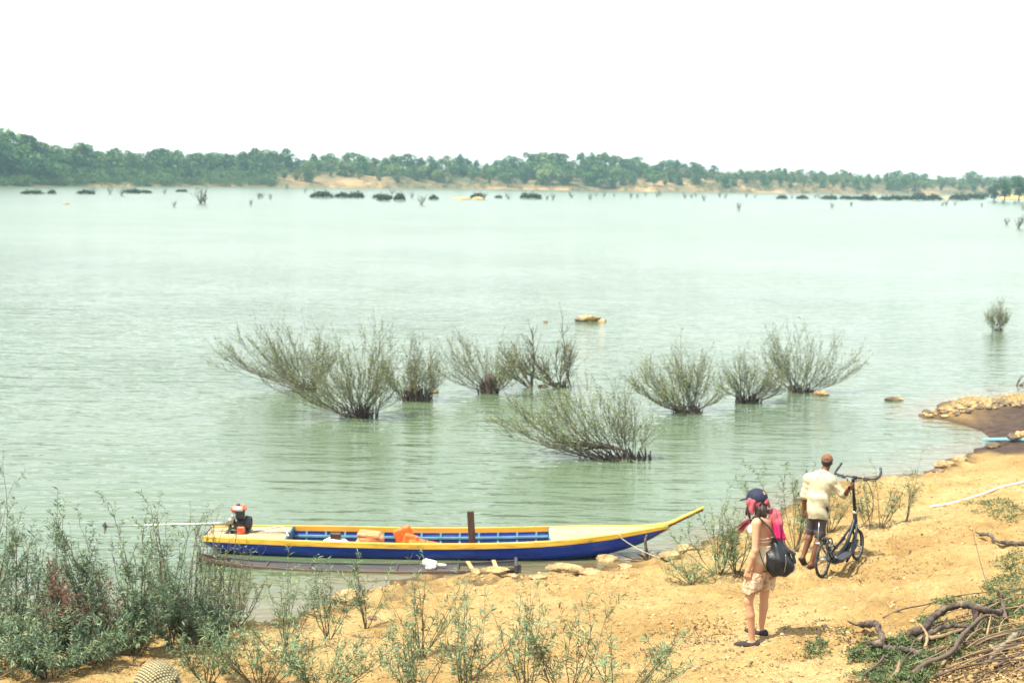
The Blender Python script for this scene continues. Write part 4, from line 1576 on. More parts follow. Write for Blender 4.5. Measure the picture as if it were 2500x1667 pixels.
for sgn in (-1, 1):
    mb.tube(spline([bk(WB, sgn * 0.055, 0.232), bk(WB - 0.02, sgn * 0.055, 0.37), bk(WB - 0.06, sgn * 0.045, 0.46), bk(WB - 0.085, sgn * 0.012, 0.52)], 4), 0.014, 7)
mb.build('fork', FRAMEP, bike)
MB().cyl(bk(WB - 0.085, 0, 0.50), bk(WB - 0.13, 0, 0.74), 0.032, 0.030, 14).build('head_tube', FRAMEP, bike)
TOPW = WB - 0.22
mb = MB().cyl(bk(WB - 0.125, 0, 0.72), bk(TOPW, 0, 1.235), 0.023, 0.021, 14)
col_ = mb.build('steering_column', FRAMEP, bike)
MB().cyl(bk(WB - 0.129, 0, 0.735), bk(WB - 0.135, 0, 0.765), 0.035, 0.035, 14).build('column_clamp', CHROME, col_)
MB().tube([bk(WB - 0.13, 0.03, 0.75), bk(WB - 0.13, 0.065, 0.78), bk(WB - 0.14, 0.07, 0.83)], 0.008, 6).build('clamp_lever', ENGDARK, col_)
mb = MB()
mb.tube([bk(TOPW, 0, 1.225), bk(TOPW + 0.01, 0, 1.26), bk(TOPW + 0.07, 0, 1.275)], [0.026, 0.024, 0.022], 10)
mb.box(bk(TOPW + 0.075, 0, 1.275), (0.05, 0.06, 0.05), ax=[WW, WN, (0, 0, 1)], bev=0.01)
mb.build('stem', FRAMEP, bike)
hb_ = []
for sgn in (-1, 1):
    q = [bk(TOPW + 0.075, sgn * 0.02, 1.28), bk(TOPW + 0.07, sgn * 0.12, 1.285), bk(TOPW + 0.055, sgn * 0.23, 1.29), bk(TOPW + 0.075, sgn * 0.305, 1.295), bk(TOPW + 0.17, sgn * 0.335, 1.315), bk(TOPW + 0.27, sgn * 0.325, 1.37), bk(TOPW + 0.31, sgn * 0.30, 1.43)]
    hb_.append(spline(q, 5))
mb = MB()
mb.tube(np.vstack([hb_[0][::-1], hb_[1]]), 0.0125, 8)
hbar = mb.build('handlebar', FRAMEP, bike)
for k_, sgn in enumerate((-1, 1)):
    MB().tube(hb_[k_][14:], 0.019, 8).build('grip', ENGDARK, hbar)
    mb = MB()
    mb.box(bk(TOPW + 0.065, sgn * 0.17, 1.27), (0.05, 0.06, 0.045), ax=[WW, WN, (0, 0, 1)], bev=0.008)
    mb.tube([bk(TOPW + 0.10, sgn * 0.18, 1.265), bk(TOPW + 0.125, sgn * 0.25, 1.25), bk(TOPW + 0.14, sgn * 0.30, 1.25)], 0.008, 6)
    mb.build('brake_lever', ENGDARK, hbar)
    MB().torus(bk(TOPW + 0.06, sgn * 0.135, 1.2865), WN, 0.017, 0.005, 14, 6).build('clamp_ring', CHROME, hbar)
mb = MB()
mb.tube(spline([bk(TOPW + 0.09, 0.16, 1.26), bk(TOPW + 0.12, 0.23, 1.12), bk(TOPW + 0.12, 0.27, 0.90), bk(TOPW + 0.12, 0.20, 0.68), bk(WB - 0.09, 0.05, 0.50)], 7), 0.005, 5)
mb.tube(spline([bk(TOPW + 0.09, -0.16, 1.26), bk(TOPW + 0.09, -0.05, 1.15), bk(TOPW + 0.09, 0.01, 0.95), bk(WB - 0.10, 0.03, 0.62)], 7), 0.004, 5)
mb.build('brake_cable', ENGDARK, bike)
# frame: two long rails, a curved neck tube, trough panel
for sgn in (-1, 1):
    mb = MB()
    mb.tube(spline([bk(WB - 0.12, sgn * 0.02, 0.60), bk(WB - 0.24, sgn * 0.07, 0.46), bk(WB - 0.50, sgn * 0.12, 0.29), bk(WB - 0.86, sgn * 0.125, 0.185), bk(0.22, sgn * 0.10, 0.20), bk(0.0, sgn * 0.068, 0.262)], 5), 0.017, 8)
    mb.build('frame_rail', FRAMEP, bike)
    mb = MB()
    mb.tube([bk(WB - 0.26, sgn * 0.10, 0.37), bk(WB - 0.42, sgn * 0.13, 0.30), bk(WB - 0.80, sgn * 0.15, 0.16)], 0.019, 8)
    mb.build('guide_track', FRAMEP, bike)
mb = MB()
mb.tube(spline([bk(WB - 0.12, 0, 0.66), bk(WB - 0.25, 0, 0.50), bk(WB - 0.45, 0, 0.32), bk(WB - 0.75, 0, 0.22), bk(0.30, 0, 0.22)], 5), 0.026, 10)
mb.build('neck_tube', FRAMEP, bike)
mb = MB()
mb.loft([np.array([bk(w_, -n_, z_), bk(w_, n_, z_), bk(w_, n_, z_ - 0.02), bk(w_, -n_, z_ - 0.02)]) for w_, n_, z_ in ((WB - 0.30, 0.045, 0.34), (WB - 0.50, 0.065, 0.25), (WB - 0.82, 0.065, 0.15))])
mb.build('trough_panel', FRAMEP, bike, smooth=False)
mb = MB()
mb.box(bk(0.36, 0.02, 0.19), (0.10, 0.13, 0.10), ax=[WW, WN, (0, 0, 1)], bev=0.012)
mb.build('gear_case', GREYM, bike, smooth=False)
# foot plates on their swing arms
for sgn, zf, zr, w_ in ((-1, 0.44, 0.53, 0.36), (1, 0.28, 0.25, 0.36)):
    mb = MB()
    mb.loft([np.array([bk(w_ + a, sgn * 0.165 - h_, z_ + 0.012), bk(w_ + a, sgn * 0.165 + h_, z_ + 0.012), bk(w_ + a, sgn * 0.165 + h_ * 0.9, z_ - 0.02), bk(w_ + a, sgn * 0.165 - h_ * 0.9, z_ - 0.02)])
             for a, h_, z_ in ((-0.17, 0.045, zr), (-0.15, 0.062, zr), (0.0, 0.066, (zf + zr) / 2), (0.16, 0.06, zf), (0.19, 0.04, zf + 0.01))])
    fp = mb.build('foot_plate', ENGDARK, bike, smooth=False)
    MB().tube([bk(w_ + 0.5, sgn * 0.135, 0.24), bk(w_ + 0.15, sgn * 0.14, zf - 0.03), bk(w_ - 0.22, sgn * 0.12, zr - 0.02), bk(0.02, sgn * 0.09, 0.45 + 0.1 * (-sgn))], 0.014, 7).build('swing_arm', FRAMEP, fp)
cr = MB().torus(bk(0.03, 0.085, 0.48), WN, 0.105, 0.010, 28, 6).torus(bk(0.03, 0.085, 0.48), WN, 0.055, 0.008, 20, 6).build('chainring', ENGDARK, bike)
MB().tube([bk(0.03, 0.10, 0.48), bk(-0.005, 0.105, 0.57)], 0.012, 7).cyl(bk(0.03, 0.06, 0.48), bk(0.03, 0.11, 0.48), 0.02).build('crank_arm', CHROME, cr)
MB().tube(spline([bk(-0.075, 0.088, 0.48), bk(-0.05, 0.085, 0.30), bk(0.0, 0.08, 0.21), bk(0.05, 0.085, 0.30), bk(0.135, 0.088, 0.48)], 5), 0.006, 5).build('chain', GREYM, cr)
mb = MB()
for sgn in (-1, 1):
    mb.tube([bk(0.0, sgn * 0.066, 0.262), bk(0.02, sgn * 0.06, 0.50), bk(0.16, sgn * 0.05, 0.36), bk(0.30, sgn * 0.05, 0.24)], 0.013, 6)
mb.build('rear_stay', FRAMEP, bike)
mb = MB()
pts = [(0.295 * math.cos(a), 0.295 * math.sin(a)) for a in np.linspace(0.15, 1.7, 10)]
mb.tube([bk(c_, 0, 0.262 + s_) for c_, s_ in pts], 0.03, 6, flat=0.3, up=WN)
mb.build('mudguard', ENGDARK, bike)
mb = MB()
mb.tube([bk(-0.05, -0.05, 0.50), bk(-0.06, -0.05, 0.62), bk(-0.03, -0.05, 0.80)], 0.005, 5)
mb.box(bk(-0.05, -0.06, 0.50), (0.03, 0.075, 0.035), ax=[WW, WN, (0, 0, 1)], bev=0.008)
mb.build('flag_rod', CHROME, bike)

# ------------------------------------------------------------------ the man holding it
M0 = ground_pt(1974, 1383)
MF = V3(0.42, 0.90, 0)
MF /= np.linalg.norm(MF)
MR = V3(MF[1], -MF[0], 0)
AXM = np.array([MR, MF, (0, 0, 1)])


def mp3(u, h, y=0.0):
    return M0 + V3(u, y, h)


GRIP = bk(TOPW + 0.012, 0, 1.165)
man = empty('person', M0, 'person in a brown cap, cream shirt and dark shorts holding the step bicycle', 'person')
gyl = float(ground_h(M0[0] - 0.09, M0[1] + 0.10)) - M0[2]
gyr = float(ground_h(M0[0] + 0.05, M0[1] - 0.04)) - M0[2]
K = dict(hl=mp3(0.045, 0.88, 0.055), kl=mp3(0.055, 0.48, 0.17), al=mp3(-0.075, 0.145 + gyl, 0.06),
         hr=mp3(0.170, 0.88, 0.0), kr=mp3(0.165, 0.46, 0.05), ar=mp3(0.035, 0.08 + gyr, -0.04),
         sl=mp3(-0.030, 1.315, 0.11), el=mp3(-0.085, 1.03, 0.13), wl=mp3(-0.070, 0.80, 0.15),
         sr=mp3(0.285, 1.315, -0.04), neck=mp3(0.175, 1.40, 0.05), head=mp3(0.235, 1.565, 0.10))
wrist = GRIP + V3(-0.060, -0.055, -0.015)
el = mp3(0.475, 1.09, -0.06)
K['er'], K['wr'] = el, wrist
MHF = V3(0.30, 0.95, -0.08)
MHF /= np.linalg.norm(MHF)
MHL = V3(-MHF[1], MHF[0], 0)
MHL /= np.linalg.norm(MHL)
MHU = np.cross(MHF, MHL)
MHU = MHU if MHU[2] > 0 else -MHU


def m_torso(P, g=0.0):
    d = ell_d(P, mp3(0.135, 1.23, 0.04), (0.165 + g, 0.105 + g, 0.17 + g), AXM)
    d = smin(d, ell_d(P, mp3(0.12, 1.02, 0.03), (0.138 + g, 0.098 + g, 0.17 + g), AXM), 0.08)
    d = smin(d, ell_d(P, mp3(0.11, 0.90, 0.025), (0.130 + g, 0.098 + g, 0.10 + g), AXM), 0.06)
    d = smin(d, seg_d(P, K['sl'], K['sr'], 0.050 + g, 0.050 + g), 0.05)
    for s_ in 'lr':
        d = smin(d, seg_d(P, K['neck'] + V3(0, 0, 0.01), K['s' + s_], 0.045 + g, 0.046 + g), 0.04)
    return d


def m_limb(P, a_, b_, c_, r, g=0.0):
    mid = b_ + (c_ - b_) * 0.3
    d = seg_d(P, a_, b_, r[0] + g, r[1] + g)
    d = smin(d, seg_d(P, b_, mid, r[1] + g, r[2] + g), 0.02)
    return smin(d, seg_d(P, mid, c_, r[2] + g, r[3] + g), 0.02)


FDL, FDR = V3(0.45, 0.60, -0.62), V3(0.75, 0.62, -0.10)
FDL /= np.linalg.norm(FDL)
FDR /= np.linalg.norm(FDR)


def m_body(P):
    d = m_torso(P)
    for s_ in 'lr':
        d = smin(d, m_limb(P, K['h' + s_], K['k' + s_], K['a' + s_], (0.078, 0.052, 0.052, 0.033)), 0.03)
        d = smin(d, m_limb(P, K['s' + s_], K['e' + s_], K['w' + s_], (0.050, 0.038, 0.038, 0.027)), 0.025)
    for s_, fd in (('l', FDL), ('r', FDR)):
        a_ = K['a' + s_]
        hl2 = a_ - V3(0, 0, 0.045) - fd * 0.045
        d = smin(d, seg_d(P, hl2, a_ - V3(0, 0, 0.05) + fd * 0.02, 0.034, 0.034), 0.02)
        d = smin(d, seg_d(P, a_ - V3(0, 0, 0.035), a_ + fd * 0.14 - V3(0, 0, 0.058), 0.036, 0.024), 0.02)
        sd = np.cross(fd, V3(0, 0, 1))
        for i in range(5):
            tip = a_ + fd * (0.185 - 0.012 * i) - V3(0, 0, 0.063) + sd * (0.026 - 0.014 * i) * (1 if s_ == 'l' else -1)
            d = smin(d, seg_d(P, tip - fd * 0.05, tip, 0.013, 0.010), 0.006)
    d = smin(d, seg_d(P, K['neck'] - V3(0, 0, 0.04), K['head'] - V3(0.01, 0.015, 0.06), 0.060, 0.055), 0.03)
    return smin(d, head_sdf(P, K['head'], MHL, MHF, MHU), 0.02)


lo_ = np.minimum(M0 + (-0.30, -0.36, -0.10), M0)
mbody = sdf_mesh(m_body, M0 + (-0.26, -0.34, -0.12), M0 + (0.86, 0.50, 1.72), 0.0115)
hleft = hand_mesh(hand_parts(K['wl'] + (0, 0, 0.02), (0.06, -0.03, -0.95), (-0.8, -0.5, 0.0), 0.5, -1))
gd = GRIP - wrist
hright = hand_mesh(hand_parts(wrist - gd * 0.1, gd + V3(0.02, 0.0, 0.012), (0.62, -0.75, 0.05), 0.85, 1))
mobj('body', *join_meshes([mbody, hleft, hright]), SKIN_M, man)
eyes(K['head'], MHL, MHF, man)


def m_shirt(P):
    q = (P - mp3(0.112, 0.9, 0.022)) @ AXM.T.astype(np.float32)
    d2 = (np.sqrt((q[..., 0] / 0.158) ** 2 + (q[..., 1] / 0.130) ** 2) - 1) * 0.13
    d2 = smax(d2, P[..., 2] - (M0[2] + 1.08), 0.05)
    d = smin(smax(m_torso(P, 0.016), (M0[2] + 0.95) - P[..., 2], 0.02), d2, 0.06)
    wr = 0.011 * np.sin(26 * (P[..., 2] + 0.9 * (P[..., 0] - M0[0])) + 3 * np.sin(9 * P[..., 0])) * np.clip((M0[2] + 1.25 - P[..., 2]) / 0.3, 0, 1) + 0.006 * np.sin(60 * P[..., 0] + 25 * P[..., 2])
    d = d + wr
    for s_ in 'lr':
        e_ = K['s' + s_] + (K['e' + s_] - K['s' + s_]) * 0.97
        sl = seg_d(P, K['s' + s_], e_, 0.062, 0.060)
        sl = smin(sl, seg_d(P, e_ + (K['s' + s_] - e_) * 0.12, e_ + (K['w' + s_] - K['e' + s_]) * (0.22 if s_ == 'r' else 0.03), 0.058, 0.056), 0.02)
        d = smin(d, sl + 0.004 * np.sin(70 * P[..., 2] + 40 * P[..., 0]), 0.035)
    d = smax(d, (M0[2] + 0.715 + 0.02 * np.sin((P[..., 0] - M0[0]) * 14)) - P[..., 2], 0.008)
    cut = seg_d(P, K['neck'] + V3(0, 0, 0.0), K['neck'] + V3(0.06, 0.06, 0.2), 0.068, 0.075)
    return smax(d, -cut, 0.01)


shirt = blob('shirt', m_shirt, M0 + (-0.22, -0.28, 0.62), M0 + (0.68, 0.36, 1.50), 0.0115, SHIRT, man)
nk = K['neck'] + V3(0.01, 0.008, 0.022)
blob('collar', lambda P: smax(smax(seg_d(P, nk - V3(0, 0, 0.03), nk + V3(0.012, 0.012, 0.035), 0.083, 0.073), -seg_d(P, nk - V3(0, 0, 0.1), nk + V3(0.03, 0.03, 0.12), 0.069, 0.064), 0.004), np.abs((P - nk) @ V3(0.25, 0.2, 0.95).astype(np.float32)) - 0.028, 0.006), nk - 0.14, nk + 0.14, 0.0075, SHIRT, shirt)


def m_short(P):
    d = m_torso(P, 0.006)
    for s_ in 'lr':
        e_ = K['h' + s_] + (K['k' + s_] - K['h' + s_]) * 1.0
        d = smin(d, seg_d(P, K['h' + s_], e_, 0.088, 0.076), 0.03)
        d = smin(d, seg_d(P, e_ + (K['h' + s_] - e_) * 0.10, e_ + (K['h' + s_] - e_) * 0.02, 0.084, 0.083), 0.006)
        kk = (K['k' + s_] - K['h' + s_])
        kk = kk / np.linalg.norm(kk)
    d = d + 0.004 * np.sin(50 * P[..., 0] + 30 * P[..., 2])
    d = smax(d, P[..., 2] - (M0[2] + 0.96), 0.01)
    d = smax(d, (M0[2] + 0.435) - P[..., 2], 0.008)
    for s_ in 'lr':
        kk = K['k' + s_]
        d = smax(d, -seg_d(P, kk + (K['h' + s_] - kk) * 0.15, kk + (kk - K['h' + s_]) * 0.5, 0.066, 0.072), 0.005)
    return d


blob('shorts', m_short, M0 + (-0.16, -0.22, 0.38), M0 + (0.40, 0.34, 1.0), 0.0105, SHORTS, man)
MH = K['head']
AXH = np.array([MHL, MHF, MHU])
blob('hair', lambda P: smax(ell_d(P, MH + MHU * 0.012 - MHF * 0.012, (0.0795, 0.0965, 0.092), AXH), np.maximum((P - (MH + MHF * 0.02)) @ MHF.astype(np.float32), -(P[..., 2] - (MH[2] - 0.045))), 0.01), MH - 0.13, MH + 0.13, 0.007, BLACKHAIR, man)
MC = MH + MHU * 0.032


def m_cap(P):
    d = ell_d(P, MC, (0.089, 0.104, 0.096), AXH)
    d = smax(d, -((P - (MC - MHU * 0.012)) @ MHU.astype(np.float32)), 0.006)
    d = smin(d, ell_d(P, MC + MHF * 0.125 - MHU * 0.004, (0.075, 0.080, 0.010), AXH), 0.006)
    return smax(d, -ell_d(P, MC - MHF * 0.112 - MHU * 0.006, (0.040, 0.045, 0.036), AXH), 0.004)


mcap = blob('cap', m_cap, MC + (-0.16, -0.14, -0.06), MC + (0.22, 0.26, 0.13), 0.0065, BROWNCAP, man)
mb = MB()
mb.tube(spline([MC - MHF * 0.094 + MHL * 0.045 - MHU * 0.012, MC - MHF * 0.108 - MHU * 0.014, MC - MHF * 0.094 - MHL * 0.045 - MHU * 0.012], 5), 0.011, 6, flat=0.3, up=MHF)
mb.build('cap_strap', BROWNCAP, mcap)
for s_, fd in (('l', FDL), ('r', FDR)):
    a_ = K['a' + s_]
    dn = V3(0, 0, -0.085)
    mb = MB()
    sd = np.cross(fd, V3(0, 0, 1))
    sd /= np.linalg.norm(sd)
    upn = np.cross(sd, fd)
    upn = upn if upn[2] > 0 else -upn
    ring = [(-0.09, 0.0), (-0.08, 0.028), (-0.03, 0.033), (0.05, 0.036), (0.13, 0.044), (0.18, 0.036), (0.20, 0.0), (0.18, -0.036), (0.13, -0.044), (0.05, -0.036), (-0.03, -0.033), (-0.08, -0.028)]
    c0 = a_ + fd * 0.0 - upn * 0.085
    mb.loft([np.array([c0 + fd * a + sd * b_ + upn * t for a, b_ in ring]) for t in (0.0, 0.016)])
    sl_ = mb.build('flip_flop', SHOE, man, smooth=False)
    mb = MB()
    for e in (-1, 1):
        mb.tube(spline([c0 + fd * 0.135 + upn * 0.015, c0 + fd * 0.10 + sd * 0.025 * e + upn * 0.055, c0 + fd * 0.04 + sd * 0.042 * e + upn * 0.025], 4), 0.006, 5)
    mb.build('thong', SHOE, sl_)

# ------------------------------------------------------------------ the person at the foot of the picture, of whom only the checked hat shows
m, n, l, b = new_mat('checked_hat_cloth')
tc = n.new('ShaderNodeTexCoord')
sp_ = n.new('ShaderNodeSeparateXYZ')
l.new(tc.outputs['Object'], sp_.inputs['Vector'])
wav = []
for i, (cx, cz) in enumerate(((1.0, 0.9), (-1.0, 0.9))):
    a = n.new('ShaderNodeMath')
    a.operation = 'MULTIPLY_ADD'
    l.new(sp_.outputs['X'], a.inputs[0])
    a.inputs[1].default_value = cx
    c_ = n.new('ShaderNodeMath')
    c_.operation = 'MULTIPLY_ADD'
    l.new(sp_.outputs['Z'], c_.inputs[0])
    c_.inputs[1].default_value = cz
    l.new(sp_.outputs['Y'], c_.inputs[2])
    l.new(c_.outputs['Value'], a.inputs[2])
    s1 = n.new('ShaderNodeMath')
    s1.operation = 'MULTIPLY'
    l.new(a.outputs['Value'], s1.inputs[0])
    s1.inputs[1].default_value = 250.0
    s2 = n.new('ShaderNodeMath')
    s2.operation = 'SINE'
    l.new(s1.outputs['Value'], s2.inputs[0])
    wav.append(s2)
mu = n.new('ShaderNodeMath')
mu.operation = 'ADD'
l.new(wav[0].outputs['Value'], mu.inputs[0])
l.new(wav[1].outputs['Value'], mu.inputs[1])
rc = ramp(n, [(0.40, (0.010, 0.009, 0.010)), (0.85, (0.60, 0.54, 0.30))])
l.new(mu.outputs['Value'], rc.inputs['Fac'])
l.new(rc.outputs['Color'], b.inputs['Base Color'])
b.inputs['Roughness'].default_value = 0.9
CHECK = m
H0 = on_ground(-1.86, 7.26)
htop = at_y(368, 1618, 7.26)[2]
HS = (htop - H0[2]) / 1.66
third = empty('person', H0, 'person at the bottom edge of whom only a black and cream checked hat shows', 'person')


def hp(x, y, z):
    return H0 + V3(x, y, z) * HS


AX3 = np.eye(3)
HHF, HHL = V3(0.25, 0.97, 0), V3(-0.97, 0.25, 0)


def t_body(P):
    d = ell_d(P, hp(0, 0, 1.18), np.array((0.17, 0.11, 0.24)) * HS)
    d = smin(d, ell_d(P, hp(0, 0, 0.92), np.array((0.16, 0.12, 0.15)) * HS), 0.06)
    for e in (-1, 1):
        d = smin(d, m_limb(P, hp(0.085 * e, 0, 0.88), hp(0.09 * e, 0.02, 0.47), hp(0.09 * e, 0.0, 0.07), (0.08, 0.055, 0.055, 0.035)), 0.03)
        d = smin(d, m_limb(P, hp(0.165 * e, 0, 1.33), hp(0.21 * e, 0.0, 1.05), hp(0.20 * e, 0.06, 0.83), (0.05, 0.038, 0.036, 0.026)), 0.03)
        d = smin(d, seg_d(P, hp(0.09 * e, -0.04, 0.035), hp(0.10 * e, 0.15, 0.025), 0.035, 0.028), 0.02)
    d = smin(d, seg_d(P, hp(0, 0, 1.36), hp(0, 0.02, 1.47), 0.055, 0.05), 0.03)
    return smin(d, head_sdf(P, hp(0, 0.03, 1.535), HHL, HHF), 0.02)


tb = sdf_mesh(t_body, H0 + (-0.32, -0.24, -0.04), H0 + (0.32, 0.30, 1.72), 0.014)
hh = [hand_mesh(hand_parts(hp(0.20 * e, 0.06, 0.84), (0, 0.06, -0.95), (0.95 * e, 0, 0), 0.4, e)) for e in (-1, 1)]
mobj('body', *join_meshes([tb] + hh), SKIN_M, third)
eyes(hp(0, 0.03, 1.535), HHL, HHF, third)
blob('shirt', lambda P: smax(smax(smin(t_body(P) - 0.016, seg_d(P, hp(0, 0, 1.1), hp(0, 0, 0.85), 0.15, 0.16), 0.05), P[..., 2] - hp(0, 0, 1.42)[2], 0.01), hp(0, 0, 0.80)[2] - P[..., 2], 0.01), H0 + (-0.32, -0.26, 0.70), H0 + (0.32, 0.26, 1.50), 0.014, SHORTS, third)
blob('trousers', lambda P: smax(smax(t_body(P) - 0.018, P[..., 2] - hp(0, 0, 0.95)[2], 0.01), hp(0, 0, 0.10)[2] - P[..., 2], 0.01), H0 + (-0.30, -0.24, 0.0), H0 + (0.30, 0.26, 1.05), 0.014, NAVY, third)
HTC = hp(0, 0.02, 1.66) - V3(0, 0, 0.125)


def t_hat(P):
    tilt = np.array([(0.96, 0, 0.27), (0, 1, 0), (-0.27, 0, 0.96)])
    d = ell_d(P, HTC + V3(0.005, 0, 0), (0.120, 0.135, 0.128))
    d = smin(d, ell_d(P, HTC + V3(0.045, -0.02, -0.02), (0.085, 0.11, 0.105)), 0.02)
    q = (P - (HTC + V3(-0.02, 0, -0.045))) @ tilt.T.astype(np.float32)
    rr_ = np.sqrt(q[..., 0] ** 2 + q[..., 1] ** 2)
    br = np.maximum(np.abs(q[..., 2] + 0.35 * (rr_ - 0.11)) - 0.007, rr_ - 0.158)
    d = smin(smax(d, -(q[..., 2] + 0.01), 0.01), br, 0.012)
    d = d + 0.005 * np.sin(30 * (P[..., 0] - HTC[0]) + 8 * np.sin(20 * P[..., 2])) * (P[..., 0] > HTC[0] + 0.01)
    return smax(d, -ell_d(P, HTC + V3(0, 0, -0.03), (0.095, 0.11, 0.115)), 0.01)


blob('hat', t_hat, HTC - 0.20, HTC + 0.20, 0.007, CHECK, third)

# ------------------------------------------------------------------ plants
LEAF = leaf_mat('narrow_green_leaf', (0.085, 0.160, 0.100), (0.140, 0.230, 0.130), (0.235, 0.315, 0.165), 0.28, 0.45, 0.18)
LEAF2 = leaf_mat('grey_green_leaf', (0.075, 0.140, 0.100), (0.125, 0.205, 0.130), (0.215, 0.290, 0.170), 0.28, 0.45, 0.22)
LEAFDEAD = leaf_mat('dead_red_brown_leaf', (0.070, 0.028, 0.020), (0.125, 0.052, 0.036), (0.21, 0.115, 0.07), 0.15, 0.8, 0.2)
LEAFTWIG = leaf_mat('olive_twig_leaf', (0.11, 0.155, 0.07), (0.18, 0.235, 0.10), (0.29, 0.34, 0.15), 0.2, 0.6, 0.15)
BARK = paint('grey_brown_bark', [(0.06, 0.055, 0.05), (0.11, 0.098, 0.085), (0.18, 0.155, 0.125)], scale=14, rough=0.9, bump=0.5, bscale=40, dist=0.01, stretch=(3, 3, 0.7))
BARKG = paint('green_brown_stem', [(0.075, 0.062, 0.036), (0.15, 0.115, 0.068)], scale=20, rough=0.85)
BARKDARK = paint('dark_wet_root', [(0.016, 0.011, 0.012), (0.042, 0.028, 0.026), (0.085, 0.058, 0.048)], scale=10, rough=0.8, bump=0.6, bscale=30, dist=0.02, stretch=(3, 3, 0.6))


def leaf_mesh(B, D, L, Wd, rng):
    """one folded diamond for each leaf"""
    n_ = len(B)
    D = D / (np.linalg.norm(D, axis=1)[:, None] + 1e-9)
    S = np.cross(D, rng.normal(size=(n_, 3)) * 0.55 + np.array((0, 0, 1.0)))
    S /= np.linalg.norm(S, axis=1)[:, None] + 1e-9
    N = np.cross(S, D)
    L, Wd = L[:, None], Wd[:, None]
    m0 = B + D * L * 0.42 + N * L * 0.03
    tip = B + D * L - N * L * 0.16
    V = np.stack([B, m0 + S * Wd * 0.5, tip, m0 - S * Wd * 0.5], 1).reshape(-1, 3)
    F = np.arange(n_ * 4).reshape(-1, 4)
    return V, F


def bez(p0, p1, p2, n_):
    t = np.linspace(0, 1, n_)[:, None]
    return (1 - t) ** 2 * p0 + 2 * t * (1 - t) * p1 + t * t * p2


def tubes(lines, k=4):
    """many thin tapered tubes -> V, quads;  lines: (points, r0, r1)"""
    Vs, Fs, n0 = [], [], 0
    ang = np.arange(k) * 2 * math.pi / k
    for P, r0, r1 in lines:
        m_ = len(P)
        T = np.gradient(P, axis=0)
        T /= np.linalg.norm(T, axis=1)[:, None] + 1e-9
        A = np.where(np.abs(T[:, 2:3]) < 0.95, np.array([[0, 0, 1.0]]), np.array([[1.0, 0, 0]]))
        U = np.cross(T, A)
        U /= np.linalg.norm(U, axis=1)[:, None] + 1e-9
        Wv = np.cross(U, T)
        r = np.linspace(r0, r1, m_)[:, None, None]
        V = P[:, None] + r * (np.cos(ang)[None, :, None] * U[:, None] + np.sin(ang)[None, :, None] * Wv[:, None])
        Vs.append(V.reshape(-1, 3))
        i, j = np.meshgrid(np.arange(m_ - 1), np.arange(k), indexing='ij')
        a = i * k + j
        b_ = i * k + (j + 1) % k
        Fs.append(np.stack([a, b_, b_ + k, a + k], -1).reshape(-1, 4) + n0)
        n0 += m_ * k
    return np.concatenate(Vs), np.concatenate(Fs)


